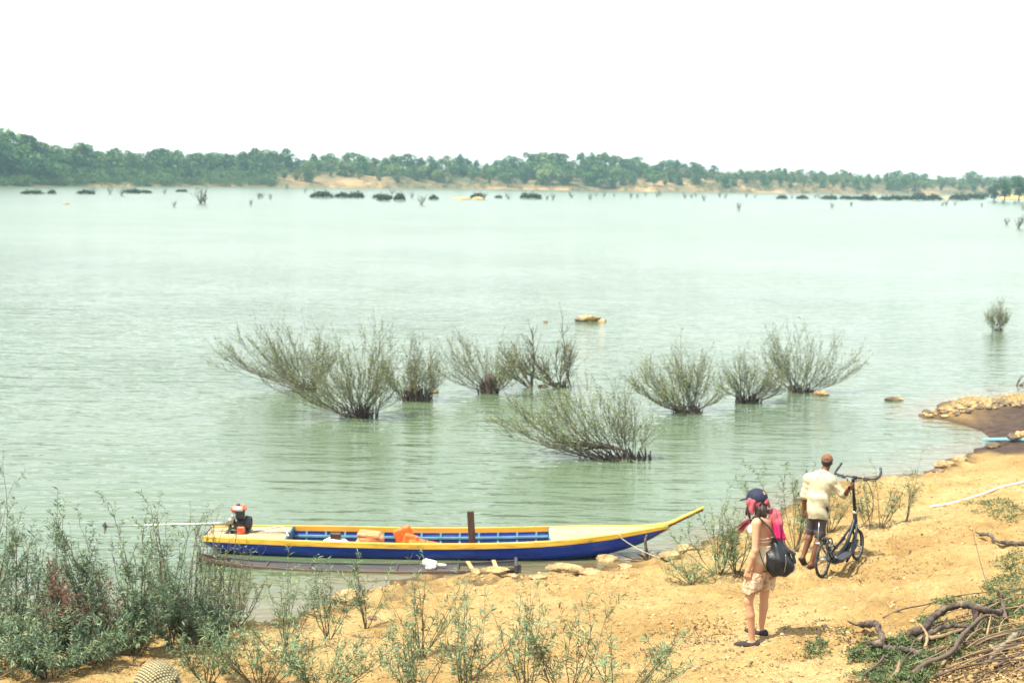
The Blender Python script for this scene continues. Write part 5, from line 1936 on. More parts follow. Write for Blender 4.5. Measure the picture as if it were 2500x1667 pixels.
def shrub(name, base, h, left, right, deep, n_st, label, cat='shrub', group=None, leafm=LEAF, stemm=BARKG, seed=0, twigs=6, twl=0.25, leaves=14, ll=0.07, lw=0.010,
          r0=0.012, foot=0.05, arc=0.55, tmin=0.3, droop=0.25, stump=0.0, stump_r=0.0, flat=0.45, jitter=0.03, hvar=0.45, lean=0.0, trunk=None, foot_l=0.0):
    rng = np.random.default_rng(seed)
    base = np.asarray(base, float)
    root = empty(name, base, label, cat, group)
    nb_ = max(3, int(n_st / 6))
    bund = [((k_ + rng.uniform(0.15, 0.85)) / nb_ * (left + right) - left, rng.uniform(-1, 1), rng.uniform(0.84, 1.12)) for k_ in range(nb_)]
    lines, LB, LD = [], [], []
    for s_ in range(n_st):
        cb = bund[rng.integers(0, len(bund))]
        xx = np.clip(cb[0] + rng.normal() * 0.11 * (left + right), -left, right)
        u = xx / left if xx < 0 else xx / right
        v = np.clip(cb[1] + rng.normal() * 0.35, -1, 1)
        ex = xx + lean * h
        ey = deep * v * math.sqrt(max(0, 1 - u * u * 0.6))
        ez = h * (1 - flat * max(u * u, v * v * 0.5)) * rng.uniform(1 - hvar, 1.0) * cb[2]
        a = rng.uniform(0, 2 * math.pi)
        p0 = base + np.array((foot * math.cos(a) * rng.uniform(0.3, 1) + (min(0.0, ex) / left) * foot_l * rng.uniform(0.3, 1), foot * math.sin(a) * rng.uniform(0.3, 1), -0.06))
        p2 = base + np.array((ex, ey, ez))
        p1 = base + np.array((ex * arc + rng.normal() * 0.05 * h, ey * arc, ez * 0.42))
        C = bez(p0, p1, p2, 11)
        C[2:] += np.cumsum(rng.normal(0, jitter * 0.45, (9, 3)) * h * 0.5, 0)
        lines.append((C, r0 * rng.uniform(0.7, 1.15), r0 * 0.22))
        Tn = np.gradient(C, axis=0)
        Tn /= np.linalg.norm(Tn, axis=1)[:, None]
        nodes = [(C[-1], Tn[-1], twl * 0.8)]
        for t in rng.uniform(tmin, 0.98, twigs):
            i = int(t * 10)
            nodes.append((C[i] + (C[min(i + 1, 10)] - C[i]) * (t * 10 - i), Tn[i], twl * (1.15 - 0.55 * t) * rng.uniform(0.6, 1.25)))
        for p, tdir, tl_ in nodes:
            d = tdir + rng.normal(0, 0.55, 3)
            d[2] = abs(d[2]) * 0.8 + 0.35
            d /= np.linalg.norm(d)
            q = bez(p, p + d * tl_ * 0.5, p + (d + np.array((0, 0, 0.18))) * tl_, 5)
            lines.append((q, r0 * 0.30, r0 * 0.12))
            nl = max(2, int(leaves * tl_ / twl))
            tt = rng.uniform(0.08, 1.0, nl)
            ip = np.clip((tt * 4).astype(int), 0, 3)
            bp_ = q[ip] + (q[ip + 1] - q[ip]) * (tt * 4 - ip)[:, None]
            rd = rng.normal(size=(nl, 3))
            rd -= d * (rd @ d)[:, None]
            rd /= np.linalg.norm(rd, axis=1)[:, None] + 1e-9
            ld = d * 0.62 + rd * 0.75
            ld[:, 2] -= droop * rng.uniform(0, 1, nl)
            LB.append(bp_)
            LD.append(ld)
    V, F = tubes(lines, 4)
    mobj('stem', V, F, stemm, root)
    LB, LD = np.concatenate(LB), np.concatenate(LD)
    n_ = len(LB)
    V, F = leaf_mesh(LB, LD, ll * rng.uniform(0.55, 1.2, n_), lw * rng.uniform(0.7, 1.3, n_), rng)
    fo = mobj('foliage', V, F, leafm, root, smooth=False)
    fo['kind'] = 'stuff'
    if stump > 0:
        lines = []
        for s_ in range(int(34 + 70 * stump_r)):
            a = rng.uniform(0, 2 * math.pi)
            rr_ = stump_r * math.sqrt(rng.uniform(0.02, 1))
            p0 = base + np.array((rr_ * math.cos(a) * 1.25, rr_ * math.sin(a), -0.12))
            hh_ = stump * rng.uniform(0.35, 1.25)
            p2 = p0 + np.array((rr_ * math.cos(a) * 0.25 + rng.normal() * 0.05 + (right - left) * 0.06, rng.normal() * 0.05, hh_))
            lines.append((bez(p0, (p0 + p2) / 2 + rng.normal(0, 0.03, 3), p2, 6), rng.uniform(0.018, 0.042), 0.010))
        V, F = tubes(lines, 6)
        mobj('stump', V, F, BARKDARK, root)
        if trunk:
            tp = np.array([base + (0.02 * math.sin(5 * t), 0, -0.15 + t * (trunk[1] + 0.15)) for t in np.linspace(0, 1, 7)])
            MB().tube(tp, trunk[0] * np.array((1.15, 1.05, 0.98, 0.92, 0.9, 0.84, 0.5)), 11).build('trunk', BARKDARK, root)
    return root


# ---- shrubs standing in the river, mid distance
WS = dict(cat='shrub', leafm=LEAFTWIG, stemm=BARK, twl=0.62, twigs=14, ll=0.062, lw=0.019, leaves=13, foot=0.28, tmin=0.22, droop=0.0, r0=0.012, hvar=0.55, arc=0.74, jitter=0.05)
G_ = 'flooded shrubs standing in the river'
for px, py, h, lf, rt, dp, n_, kw, lab in (
        (752, 950, 1.95, 2.1, 0.9, 1.0, 44, dict(lean=-0.2, stump=0.35, stump_r=0.24, flat=0.35), 'flooded twiggy shrub leaning left, leftmost of those in the river'),
        (880, 1016, 2.35, 1.9, 1.05, 1.0, 52, dict(stump=0.42, stump_r=0.34), 'large dense flooded shrub with a thick dark root clump, beside the leftmost shrub'),
        (1000, 978, 1.75, 0.6, 0.5, 0.5, 18, dict(stump=0.40, stump_r=0.16, lean=-0.1), 'small flooded shrub with arching dark roots right behind the large dense one'),
        (1034, 979, 1.55, 0.35, 0.5, 0.4, 12, dict(stump=0.45, stump_r=0.14), 'slim flooded shrub with bare roots touching the arching rooted one'),
        (1197, 959, 1.95, 1.6, 0.8, 0.8, 30, dict(stump=0.55, stump_r=0.22, foot=0.16, trunk=(0.20, 0.55)), 'flooded shrub sprouting from a thick dark stump, middle of the river group'),
        (1299, 946, 1.65, 0.75, 0.05, 0.2, 5, dict(stump=0.0, foot=0.06, r0=0.040, twigs=16), 'thin curved flooded sapling next to the thick stumped shrub'),
        (1376, 946, 1.75, 1.15, 0.4, 0.4, 12, dict(stump=0.25, stump_r=0.12, r0=0.028), 'sparse flooded sapling with forked dark trunks below the pale rock'),
        (1535, 1120, 1.75, 2.5, 0.55, 0.7, 44, dict(stump=0.30, stump_r=0.42, lean=-0.05, flat=0.42, foot_l=1.0), 'wide flooded shrub with low branches trailing left, nearest to the blue boat'),
        (1679, 1006, 1.80, 1.25, 0.75, 0.7, 40, dict(stump=0.35, stump_r=0.30), 'round flooded shrub with upright twigs right of the trailing one'),
        (1826, 981, 1.30, 0.85, 0.75, 0.6, 24, dict(stump=0.35, stump_r=0.28), 'low flooded shrub with tangled drooping roots between two taller ones'),
        (1952, 957, 1.80, 1.05, 1.45, 0.8, 32, dict(stump=0.32, stump_r=0.28, flat=0.3), 'fan shaped flooded shrub beside a flat stone, rightmost of the river group'),
        (2436, 807, 1.05, 0.36, 0.36, 0.35, 16, dict(stump=0.2, stump_r=0.16), 'lone small flooded shrub far out near the right edge')):
    a = dict(WS)
    a.update(kw)
    shrub('willow_shrub', at_z(px, py, 0.0), h * 1.05, lf * 1.22, rt * 1.25, dp * 1.15, int(n_ * 1.2), lab, group=G_, seed=px, **a)
# low bare branches of the trailing shrub
b0 = at_z(1535, 1120, 0)
rng = np.random.default_rng(4)
tr = [o for o in bpy.data.objects if o.get('label', '').startswith('wide flooded shrub')][0]
lines = []
for i in range(16):
    ex = -rng.uniform(0.8, 2.2)
    p2 = b0 + np.array((ex, rng.uniform(-0.5, 0.3), rng.uniform(-0.05, 0.5)))
    lines.append((bez(b0 + np.array((-0.1, 0, 0.2)), b0 + np.array((ex * 0.45, rng.uniform(-0.2, 0.2), rng.uniform(0.25, 0.42))), p2, 9), 0.024, 0.007))
V, F = tubes(lines, 5)
mobj('low_branch', V, F, BARK, tr)['kind'] = 'stuff'

# ---- small far clumps in the river (built once each, copied)
FARLEAF = leaf_mat('far_clump_leaf', (0.030, 0.050, 0.028), (0.048, 0.075, 0.036), (0.085, 0.110, 0.050), 0.1, 0.7, 0.2)


def mound_mesh(seed, n_=420, w=1.0, h=0.55):
    rng = np.random.default_rng(seed)
    th, u = rng.uniform(0, 2 * math.pi, n_), rng.uniform(0, 1, n_)
    r = np.sqrt(rng.uniform(0, 1, n_))
    B = np.stack([r * np.cos(th) * w / 2, r * np.sin(th) * w * 0.3, h * np.sqrt(np.clip(1 - r * r, 0, 1)) * rng.uniform(0.3, 1, n_)], -1)
    B[:, 2] *= 0.45 + 0.75 * (0.5 + 0.5 * noise3(np.stack([B[:, 0] * 5 + seed * 7, B[:, 1] * 5, 0 * th], -1)))
    B[:, 2] += (rng.uniform(0, 1, n_) < 0.07) * rng.uniform(0.05, 0.45, n_) * h
    D = rng.normal(size=(n_, 3)) + np.array((0, 0, 0.9))
    return leaf_mesh(B, D, rng.uniform(0.10, 0.22, n_), rng.uniform(0.06, 0.12, n_), rng)


def twiggy_mesh(seed):
    rng = np.random.default_rng(seed)
    lines, LB, LD = [], [], []
    for i in range(9):
        a = rng.uniform(0, 2 * math.pi)
        e = np.array((0.45 * math.cos(a), 0.3 * math.sin(a), rng.uniform(0.55, 1.0)))
        C = bez(np.zeros(3) + (0, 0, -0.1), np.array((e[0] * 0.5, e[1] * 0.5, 0.4)), e, 6)
        lines.append((C, 0.035, 0.012))
        for k_ in range(10):
            LB.append(C[rng.integers(2, 6)] + rng.normal(0, 0.06, 3))
            LD.append(rng.normal(size=3) + (0, 0, 0.8))
    return tubes(lines, 4), leaf_mesh(np.array(LB), np.array(LD), rng.uniform(0.09, 0.18, len(LB)), rng.uniform(0.05, 0.09, len(LB)), rng)


MOUND = [raw_mesh('foliage_mound', *mound_mesh(s_, 560), smooth=False) for s_ in (1, 3, 8, 9, 12)]
for me in MOUND:
    me.materials.append(FARLEAF)
TWG = []
for s_ in (5, 6, 7):
    (v1, f1), (v2, f2) = twiggy_mesh(s_)
    a, b_ = raw_mesh('stem', v1, f1), raw_mesh('foliage', v2, f2, smooth=False)
    a.materials.append(BARK)
    b_.materials.append(FARLEAF)
    TWG.append((a, b_))

MARKS = [(10, 'the left picture edge'), (180, 'the dead red shrub'), (330, 'the middle of the thicket'), (430, 'the tallest thicket willow'), (500, 'the boat stern'), (577, 'the boat engine'), (660, 'the stern deck'), (752, 'the leftmost flooded shrub'), (815, 'the white bag'), (880, 'the salmon life jacket'),
         (1010, 'the orange life jacket'), (1090, 'the white jug'), (1150, 'the brown plank'), (1200, 'the thick stumped shrub'), (1299, 'the thin curved sapling'), (1376, 'the forked river sapling'), (1440, 'the pale river rock'), (1540, 'the trailing shrub'), (1620, 'the rising bow'), (1679, 'the round upright shrub'), (1717, 'the bow tip'),
         (1790, 'the low tangled shrub'), (1850, 'the person with backpack'), (1952, 'the fan shaped shrub'), (2000, 'the person in cream shirt'), (2065, 'the steering column'), (2130, 'the right handlebar end'), (2190, 'the dark shallows stone'), (2270, 'the tip of the spit'), (2350, 'the stones of the spit'), (2436, 'the lone far shrub'), (2490, 'the right picture edge')]


def above(px):
    return 'straight above ' + min(MARKS, key=lambda t: abs(t[0] - px))[1]


SIDE = lambda px: 'left third' if px < 830 else ('middle third' if px < 1660 else 'right third')
MO = [(54, 103, 474, 10), (117, 136, 474, 8), (190, 229, 474, 10), (305, 342, 472, 10), (340, 369, 472, 8), (430, 457, 469, 7), (759, 810, 483, 12), (818, 855, 483, 12), (850, 887, 483, 13), (910, 956, 485, 11), (922, 952, 490, 13), (962, 988, 490, 14),
      (1048, 1069, 488, 11), (1208, 1225, 484, 9), (1284, 1320, 486, 12), (1150, 1180, 485, 14), (1896, 1921, 486, 9), (1945, 1972, 486, 10), (2006, 2042, 487, 12), (2050, 2078, 487, 9), (2070, 2110, 487, 11), (2100, 2125, 489, 11), (2116, 2142, 489, 12),
      (2148, 2172, 489, 11), (2170, 2200, 489, 11), (2192, 2222, 488, 10), (2222, 2262, 489, 15), (2255, 2298, 489, 15), (2320, 2362, 489, 16), (2352, 2400, 487, 15), (2378, 2412, 483, 14), (1270, 1290, 485, 12)]
for i, (x0, x1, y, hp_) in enumerate(MO):
    p = at_z((x0 + x1) / 2, y, 0.0)
    m_ = p[1] / FPX
    o = bpy.data.objects.new('reed_mound', MOUND[i % 5])
    o.location = p
    o.scale = ((x1 - x0) * m_ * 1.05, (x1 - x0) * m_ * 1.2, hp_ * m_ / random.uniform(0.42, 0.62))
    link(o)
    tag(o, 'low dark reed mound in the far river, ' + above((x0 + x1) / 2), 'reeds', 'far reed mounds in the ' + SIDE(x0))
TWB = [(229, 473, 16), (269, 474, 18), (296, 478, 20), (490, 497, 38), (500, 497, 22), (425, 505, 14), (402, 473, 12), (632, 485, 16), (612, 501, 14), (640, 483, 12), (660, 486, 14), (744, 471, 12), (700, 462, 12), (957, 474, 12), (1005, 484, 14), (1029, 500, 22),
      (1180, 487, 20), (1242, 486, 14), (1335, 488, 12), (1350, 488, 16), (1396, 483, 14), (1441, 488, 14), (1455, 480, 9), (1474, 481, 13), (1500, 481, 9), (1540, 484, 14), (1556, 483, 11), (1576, 479, 9), (1604, 481, 12), (1612, 478, 13), (1672, 484, 13), (1688, 483, 10), (1699, 481, 9),
      (1719, 490, 14), (1757, 482, 14), (1770, 484, 12), (1804, 513, 18), (1822, 482, 12), (1843, 483, 9), (1933, 485, 10), (1990, 484, 9), (2000, 484, 10), (2031, 508, 13), (2078, 503, 12), (2300, 503, 11), (2310, 502, 14), (2332, 502, 11), (2397, 505, 10), (2428, 498, 10), (2449, 498, 11), (2475, 500, 10), (2497, 512, 14), (2458, 549, 18), (2486, 557, 30)]
for i, (px, y, hp_) in enumerate(TWB):
    p = at_z(px, y, 0.0)
    m_ = p[1] / FPX
    s_ = hp_ * m_
    r_ = empty('flooded_bush', p, 'tiny twiggy bush in the far river, ' + above(px), 'bush', 'far twiggy bushes in the ' + SIDE(px))
    r_.scale = (s_ * random.uniform(0.8, 1.5), s_, s_)
    r_.rotation_euler = (0, 0, random.uniform(0, 6.28))
    for me in TWG[i % 3]:
        o = bpy.data.objects.new(me.name.split('.')[0], me)
        link(o)
        o.parent = r_
for px, lab in ((490, 'tall wispy bush far out in the river above the left shrubs'), (1804, 'lone dark bush far out in the river, right of the middle'), (2486, 'leafy bush at the right edge in the far river'), (2458, 'small bush beside the leafy one at the right edge')):
    i = [k_ for k_, t in enumerate(TWB) if t[0] == px][0]
    o = [o for o in bpy.data.objects if o.name.startswith('flooded_bush')][i]
    o['label'] = lab
    del o['group']

# ---- saplings and shrubs on the near bank
SG = 'young willows on the near bank'
SAP = [  # px, py, h, left, right, deep, stems, twigs, leaves, label
    (895, 1536, 1.02, 0.30, 0.30, 0.25, 6, 8, 20, 'single stemmed young willow in front of the canoe at the water edge'),
    (1028, 1606, 1.02, 0.55, 0.60, 0.3, 8, 8, 17, 'forked young willow with two red stems on open sand'),
    (1130, 1660, 0.95, 0.30, 0.75, 0.3, 6, 8, 17, 'leaning young willow right of the forked one'),
    (700, 1612, 1.05, 0.75, 0.35, 0.3, 9, 9, 20, 'upright leafy willow clump standing against the water left of centre'),
    (800, 1560, 0.85, 0.45, 0.40, 0.3, 8, 8, 22, 'bushy pale willow left of the single stemmed one'),
    (640, 1682, 0.75, 0.80, 0.55, 0.4, 14, 9, 22, 'spreading low willow at the bottom edge below the water inlet'),
    (780, 1700, 0.72, 0.55, 0.90, 0.4, 14, 9, 22, 'thick low willow at the bottom edge with an arched dry stem'),
    (505, 1678, 0.50, 0.50, 0.45, 0.3, 10, 8, 22, 'low leafy tuft right of the checked hat'),
    (1010, 1712, 0.90, 0.40, 0.40, 0.3, 12, 9, 22, 'dense feathery willow at the bottom edge below the forked one'),
    (1140, 1730, 0.75, 0.50, 0.50, 0.3, 8, 8, 18, 'open willow sprig at the bottom edge near the middle'),
    (1290, 1735, 1.05, 0.45, 0.40, 0.3, 8, 8, 18, 'tall thin willow at the bottom edge right of the middle'),
    (1390, 1725, 1.25, 0.40, 0.40, 0.3, 9, 9, 18, 'tallest fine leaved willow at the bottom edge on the sand'),
    (1490, 1730, 0.85, 0.35, 0.60, 0.3, 9, 9, 18, 'willow leaning right at the end of the bottom row'),
    (1754, 1403, 1.05, 0.75, 0.45, 0.4, 13, 9, 24, 'leafy willow behind the person in lace shorts, left of the two there'),
    (1800, 1400, 0.95, 0.35, 0.45, 0.3, 8, 9, 20, 'dark stemmed willow directly left of the person in lace shorts'),
    (1690, 1424, 0.28, 0.55, 0.45, 0.25, 9, 7, 18, 'sprawling low willow lying on the sand below the leafy one'),
    (1941, 1346, 1.25, 0.85, 0.55, 0.5, 16, 10, 24, 'large leafy willow between the two walking people'),
    (2025, 1300, 0.75, 0.35, 0.40, 0.3, 8, 8, 18, 'pale willow behind the bicycle front wheel'),
    (2124, 1293, 0.85, 0.35, 0.30, 0.3, 6, 8, 18, 'thin willow right of the steering column'),
    (2152, 1289, 0.95, 0.30, 0.30, 0.3, 6, 8, 16, 'slender willow beyond the bicycle front wheel'),
    (2212, 1271, 0.85, 0.22, 0.35, 0.2, 5, 7, 15, 'isolated slender willow right of the bicycle beside the white pipe'),
]
for i, (px, py, h, lf, rt, dp, n_, tw, lv, lab) in enumerate(SAP):
    shrub('willow_sapling', ground_pt(px, py), h * 1.12, lf, rt, dp, n_, lab, 'sapling', SG, LEAF, BARKG, seed=100 + i, twigs=int(tw * 0.75), twl=0.30, leaves=int(lv * 0.72), ll=0.098, lw=0.0145, r0=0.0085, foot=0.03, tmin=0.25, droop=0.35, flat=0.3, hvar=0.4)
# the thicket at the left edge
TH = [  # px, py, h, left, right, stems, twigs, leaves, kind, label
    (-40, 1580, 2.35, 0.15, 0.60, 6, 11, 20, 0, 'tall willow reaching up at the left edge'),
    (30, 1600, 1.35, 0.6, 0.5, 14, 11, 24, 0, 'bushy willow below the tallest one at the left edge'),
    (150, 1590, 1.55, 0.5, 0.45, 9, 10, 22, 0, 'upright willow second from the left edge'),
    (260, 1585, 1.85, 0.75, 0.40, 9, 11, 22, 0, 'willow with arching yellow stem in the left thicket'),
    (335, 1580, 1.95, 0.5, 0.35, 8, 11, 22, 0, 'tall willow in the middle of the left thicket'),
    (415, 1575, 2.05, 0.35, 0.35, 8, 11, 20, 0, 'tallest willow in the right half of the left thicket'),
    (470, 1560, 1.65, 0.45, 0.45, 18, 9, 10, 1, 'thin wispy shrub in front of the boat stern'),
    (540, 1545, 1.45, 0.35, 0.40, 16, 9, 9, 1, 'sparse twiggy shrub at the right end of the thicket'),
    (180, 1606, 1.10, 0.50, 0.50, 15, 11, 20, 2, 'dead red brown shrub inside the left thicket'),
    (330, 1545, 1.35, 0.3, 0.35, 5, 8, 10, 2, 'half dead shrub with red brown leaves in the thicket'),
    (60, 1625, 0.72, 0.8, 0.7, 14, 11, 23, 0, 'dense low willow growth at the bottom of the left edge'),
    (200, 1612, 0.68, 0.7, 0.7, 14, 11, 23, 0, 'dense low willow growth under the dead red shrub'),
    (330, 1600, 0.72, 0.7, 0.6, 14, 11, 23, 0, 'dense low willow growth above the checked hat'),
    (440, 1590, 0.70, 0.6, 0.6, 12, 10, 22, 0, 'dense low willow growth right of the checked hat, against the sand'),
    (530, 1572, 0.55, 0.5, 0.4, 12, 9, 22, 0, 'low leafy willow at the right foot of the thicket'),
    (-40, 1660, 0.65, 0.6, 0.8, 12, 10, 22, 0, 'low willow growth in the bottom left corner'),
    (120, 1650, 0.45, 0.6, 0.6, 14, 9, 24, 0, 'low leafy tuft on the sand left of the checked hat'),
    (580, 1530, 0.85, 0.3, 0.4, 9, 8, 8, 1, 'bare thin twigs at the water edge right of the thicket'),
    (260, 1548, 0.95, 0.7, 0.7, 12, 10, 22, 0, 'leafy willow along the waterline behind the dead shrub'),
    (60, 1545, 1.05, 0.7, 0.7, 12, 10, 22, 0, 'leafy willow along the waterline at the left edge'),
    (430, 1535, 0.85, 0.6, 0.6, 10, 9, 18, 0, 'leafy willow along the waterline below the boat stern'),
]
for i, (px, py, h, lf, rt, n_, tw, lv, kd, lab) in enumerate(TH):
    g = ground_pt(px, py)
    lm, sm_ = ((LEAF2, BARKG), (LEAFTWIG, BARK), (LEAFDEAD, BARK))[kd]
    shrub('willow_shrub', g, h * (1.12 if h > 1.3 else 1.0), lf, rt, 0.45, n_, lab, 'shrub', 'thicket at the left edge', lm, sm_, seed=300 + i, twigs=tw, twl=0.30, leaves=lv, ll=0.085 if kd == 0 else 0.065, lw=0.0145 if kd == 0 else 0.011, r0=0.011 if kd < 2 else 0.012, foot=0.06, tmin=0.2, droop=0.35, flat=0.3)

# ------------------------------------------------------------------ trees of the far bank
FT_DARK = leaf_mat('far_tree_dark_leaf', (0.014, 0.058, 0.024), (0.032, 0.102, 0.036), (0.068, 0.155, 0.050), 0.12, 0.7, 0.30)
FT_MID = leaf_mat('far_tree_green_leaf', (0.036, 0.096, 0.030), (0.068, 0.150, 0.044), (0.118, 0.205, 0.062), 0.12, 0.7, 0.30)
FT_PALE = leaf_mat('far_tree_pale_leaf', (0.078, 0.132, 0.042), (0.122, 0.188, 0.058), (0.185, 0.245, 0.085), 0.12, 0.7, 0.28)
FT_BROWN = leaf_mat('far_scrub_brown_leaf', (0.060, 0.055, 0.030), (0.095, 0.080, 0.045), (0.14, 0.115, 0.06), 0.1, 0.8, 0.25)
FTRUNK = paint('far_tree_bark', [(0.06, 0.045, 0.035), (0.13, 0.10, 0.08)], scale=2, rough=0.9)


def far_tree_mesh(seed, lobes, n_, tall, width, qs):
    """crown of leaf clumps round several lobes, for a tree of height 1"""
    rng = np.random.default_rng(seed)
    C, Rr = [], []
    for i in range(lobes):
        a = rng.uniform(0, 2 * math.pi)
        z = 0.90 - tall * 0.92 * (i + rng.uniform(0, 0.6)) / lobes
        k_ = math.sin(math.pi * min(1, max(0.12, (0.98 - z) / (tall * 1.15))) ** 0.75)
        r = width * 0.42 * rng.uniform(0.1, 1.0) * max(0.2, k_)
        C.append((r * math.cos(a), r * math.sin(a), z))
        Rr.append((rng.uniform(0.24, 0.36) * width * max(0.45, k_), rng.uniform(0.09, 0.15)))
    C, Rr = np.array(C), np.array(Rr)
    idx = rng.integers(0, lobes, n_)
    d = rng.normal(size=(n_, 3))
    d /= np.linalg.norm(d, axis=1)[:, None]
    d[:, 2] = np.where(d[:, 2] < -0.5, -d[:, 2], d[:, 2])
    rad = rng.uniform(0.6, 1.06, n_)[:, None]
    B = C[idx] + d * rad * np.stack([Rr[idx, 0], Rr[idx, 0], Rr[idx, 1]], -1)
    D = d + rng.normal(0, 0.8, (n_, 3))
    V, F = leaf_mesh(B, D, rng.uniform(0.7, 1.4, n_) * qs, rng.uniform(0.5, 1.0, n_) * qs, rng)
    lines = [(bez(np.array((0, 0, -0.05)), np.array((0.03, 0.02, 0.35)), np.array((0.0, 0, 0.75)), 7), 0.028, 0.010)]
    for i in range(min(6, lobes)):
        lines.append((bez(np.array((0, 0, 0.25 + 0.08 * i)), np.array((C[i, 0] * 0.4, C[i, 1] * 0.4, 0.3 + 0.08 * i)), C[i], 5), 0.013, 0.004))
    return (V, F), tubes(lines, 5)


VAR = []
for i, (lb, n_, tall, wd, qs) in enumerate(((15, 1300, 0.85, 0.72, 0.075), (17, 1400, 0.92, 0.62, 0.07), (13, 1300, 0.82, 0.85, 0.08), (18, 1400, 0.9, 0.52, 0.07), (14, 1300, 0.95, 0.8, 0.075), (11, 1000, 0.75, 0.68, 0.075), (16, 1400, 0.98, 0.95, 0.08))):
    (v, f), (tv, tf) = far_tree_mesh(40 + i, lb, n_, tall, wd, qs)
    t_ = raw_mesh('trunk', tv, tf)
    t_.materials.append(FTRUNK)
    cs = []
    for mt in (FT_DARK, FT_MID, FT_PALE):
        c_ = raw_mesh('crown', v, f, smooth=False)
        c_.materials.append(mt)
        cs.append(c_)
    VAR.append((t_, cs))
BUSHV = []
for i in range(4):
    (v, f), _ = far_tree_mesh(70 + i, 7, 420, 0.95, 1.9, 0.11)
    BUSHV.append((v, f))


def far_tree(px, t, top_px, shade, label, group, wk=1.0, name='far_tree'):
    g = far_ground(px, t)
    D = g[1]
    ztop = CAM_Z + (g[1] * (ray(px, top_px)[2] / ray(px, top_px)[1]))
    h = max(3.0, ztop - g[2])
    if len(label) == 1:
        label = ('dark', 'green', 'pale')[shade] + ' tree, ' + {'B': 'back', 'M': 'middle', 'F': 'front'}[label] + ' row of the far wood, ' + above(px)
        group = 'trees of the far wood'
    r_ = empty(name, g, label, 'tree', group)
    r_.scale = (h * wk, h * wk, h)
    r_.rotation_euler = (0, 0, random.uniform(0, 6.28))
    t_, cs = random.choice(VAR)
    for nm, me in (('trunk', t_), ('crown', cs[shade])):
        o = bpy.data.objects.new(nm, me)
        link(o)
        o.parent = r_
    return r_


SKY_PX = [-120, 0, 20, 60, 100, 130, 160, 200, 240, 300, 340, 400, 440, 480, 520, 560, 600, 640, 665, 700, 760, 830, 900, 960, 1000, 1040, 1080, 1115, 1150, 1190, 1230, 1270, 1310, 1350, 1390, 1430, 1445, 1480, 1520, 1560, 1600, 1650, 1700, 1760, 1810, 1850, 1880, 1920, 1980, 2050, 2120, 2180, 2230, 2280, 2330, 2355, 2390, 2440, 2500, 2620]
SKY_TOP = [318, 322, 326, 338, 345, 352, 362, 352, 374, 372, 384, 366, 372, 382, 374, 380, 368, 364, 378, 388, 380, 378, 382, 386, 382, 388, 390, 378, 386, 392, 388, 386, 374, 376, 384, 378, 374, 384, 386, 392, 398, 394, 404, 416, 412, 418, 410, 420, 418, 420, 426, 418, 424, 434, 432, 424, 436, 432, 438, 438]
rt = random.Random(11)
GN = ('tall dark wood at the left end of the far bank', 'mixed wood above the sandy slopes of the far bank', 'bright green wood in the middle of the far bank', 'pale hazy wood at the right end of the far bank')


def zone(px):
    return 0 if px < 670 else (1 if px < 1200 else (2 if px < 1760 else 3))


LABS = ('tall dark tree in the wood at the left end of the far bank', 'tree above the bare sandy slopes of the far bank', 'bright green tree of the wood in the middle of the far bank', 'pale hazy tree at the right end of the far bank')
px = -130.0
while px < 2640:
    z = zone(px)
    top = np.interp(px, SKY_PX, SKY_TOP)
    # back row carries the skyline
    far_tree(px, rt.uniform(46, 62), top + rt.uniform(-7, 9), rt.choice((0, 1, 1, 2)) if z < 3 else rt.choice((1, 1, 2)), 'B', GN[z], rt.uniform(1.0, 1.5))
    px += rt.uniform(17, 26) if z < 2 else rt.uniform(15, 23)
px = -130.0
while px < 2640:
    z = zone(px)
    top = np.interp(px, SKY_PX, SKY_TOP)
    far_tree(px, rt.uniform(26, 42), top + rt.uniform(10, 30) * (1.0 if z < 3 else 0.6), rt.choice((0, 0, 1)) if z in (0,) else rt.choice((0, 1, 1, 2)), 'M', GN[z], rt.uniform(1.05, 1.55))
    px += rt.uniform(19, 30) if z < 2 else rt.uniform(15, 24)
px = -130.0
while px < 670:                                        # the left wood comes down to the water
    far_tree(px, rt.uniform(8, 20), np.interp(px, SKY_PX, SKY_TOP) + rt.uniform(34, 56), rt.choice((0, 0, 1)), 'F', GN[0], rt.uniform(1.1, 1.6))
    px += rt.uniform(24, 38)
px = 690.0
while px < 2640:                                       # smaller trees part way down the slopes
    z = zone(px)
    top = np.interp(px, SKY_PX, SKY_TOP)
    far_tree(px, rt.uniform(9, 26), top + (462 - top) * rt.uniform(0.30, 0.62), rt.choice((0, 1, 1, 2)), 'F', GN[z], rt.uniform(1.1, 1.7))
    px += rt.uniform(20, 55)
for px, top, lab in ((627, 363, 'broad dark tree at the right end of the left wood on the far bank'), (1117, 378, 'round dark tree standing out above the middle of the sandy slopes'), (1437, 374, 'narrow tree standing above the bright green wood on the far bank'), (1688, 398, 'small tufted tree sticking up where the green wood drops to the right'), (702, 364, 'thin pale tree beside the broad dark one above the far bank'), (2350, 421, 'tall pale hazy tree on the far bank near the right edge'), (203, 352, 'round crowned tree rising behind the left wood'), (536, 390, 'dark tree hiding the left wall of the pale roofed house'), (566, 393, 'dark tree hiding the right wall of the pale roofed house')):
    far_tree(px, 40, top, 0 if 'dark' in lab else (2 if 'pale' in lab else 1), lab, 'trees standing out on the far bank', 0.95 if 'narrow' not in lab else 0.7)

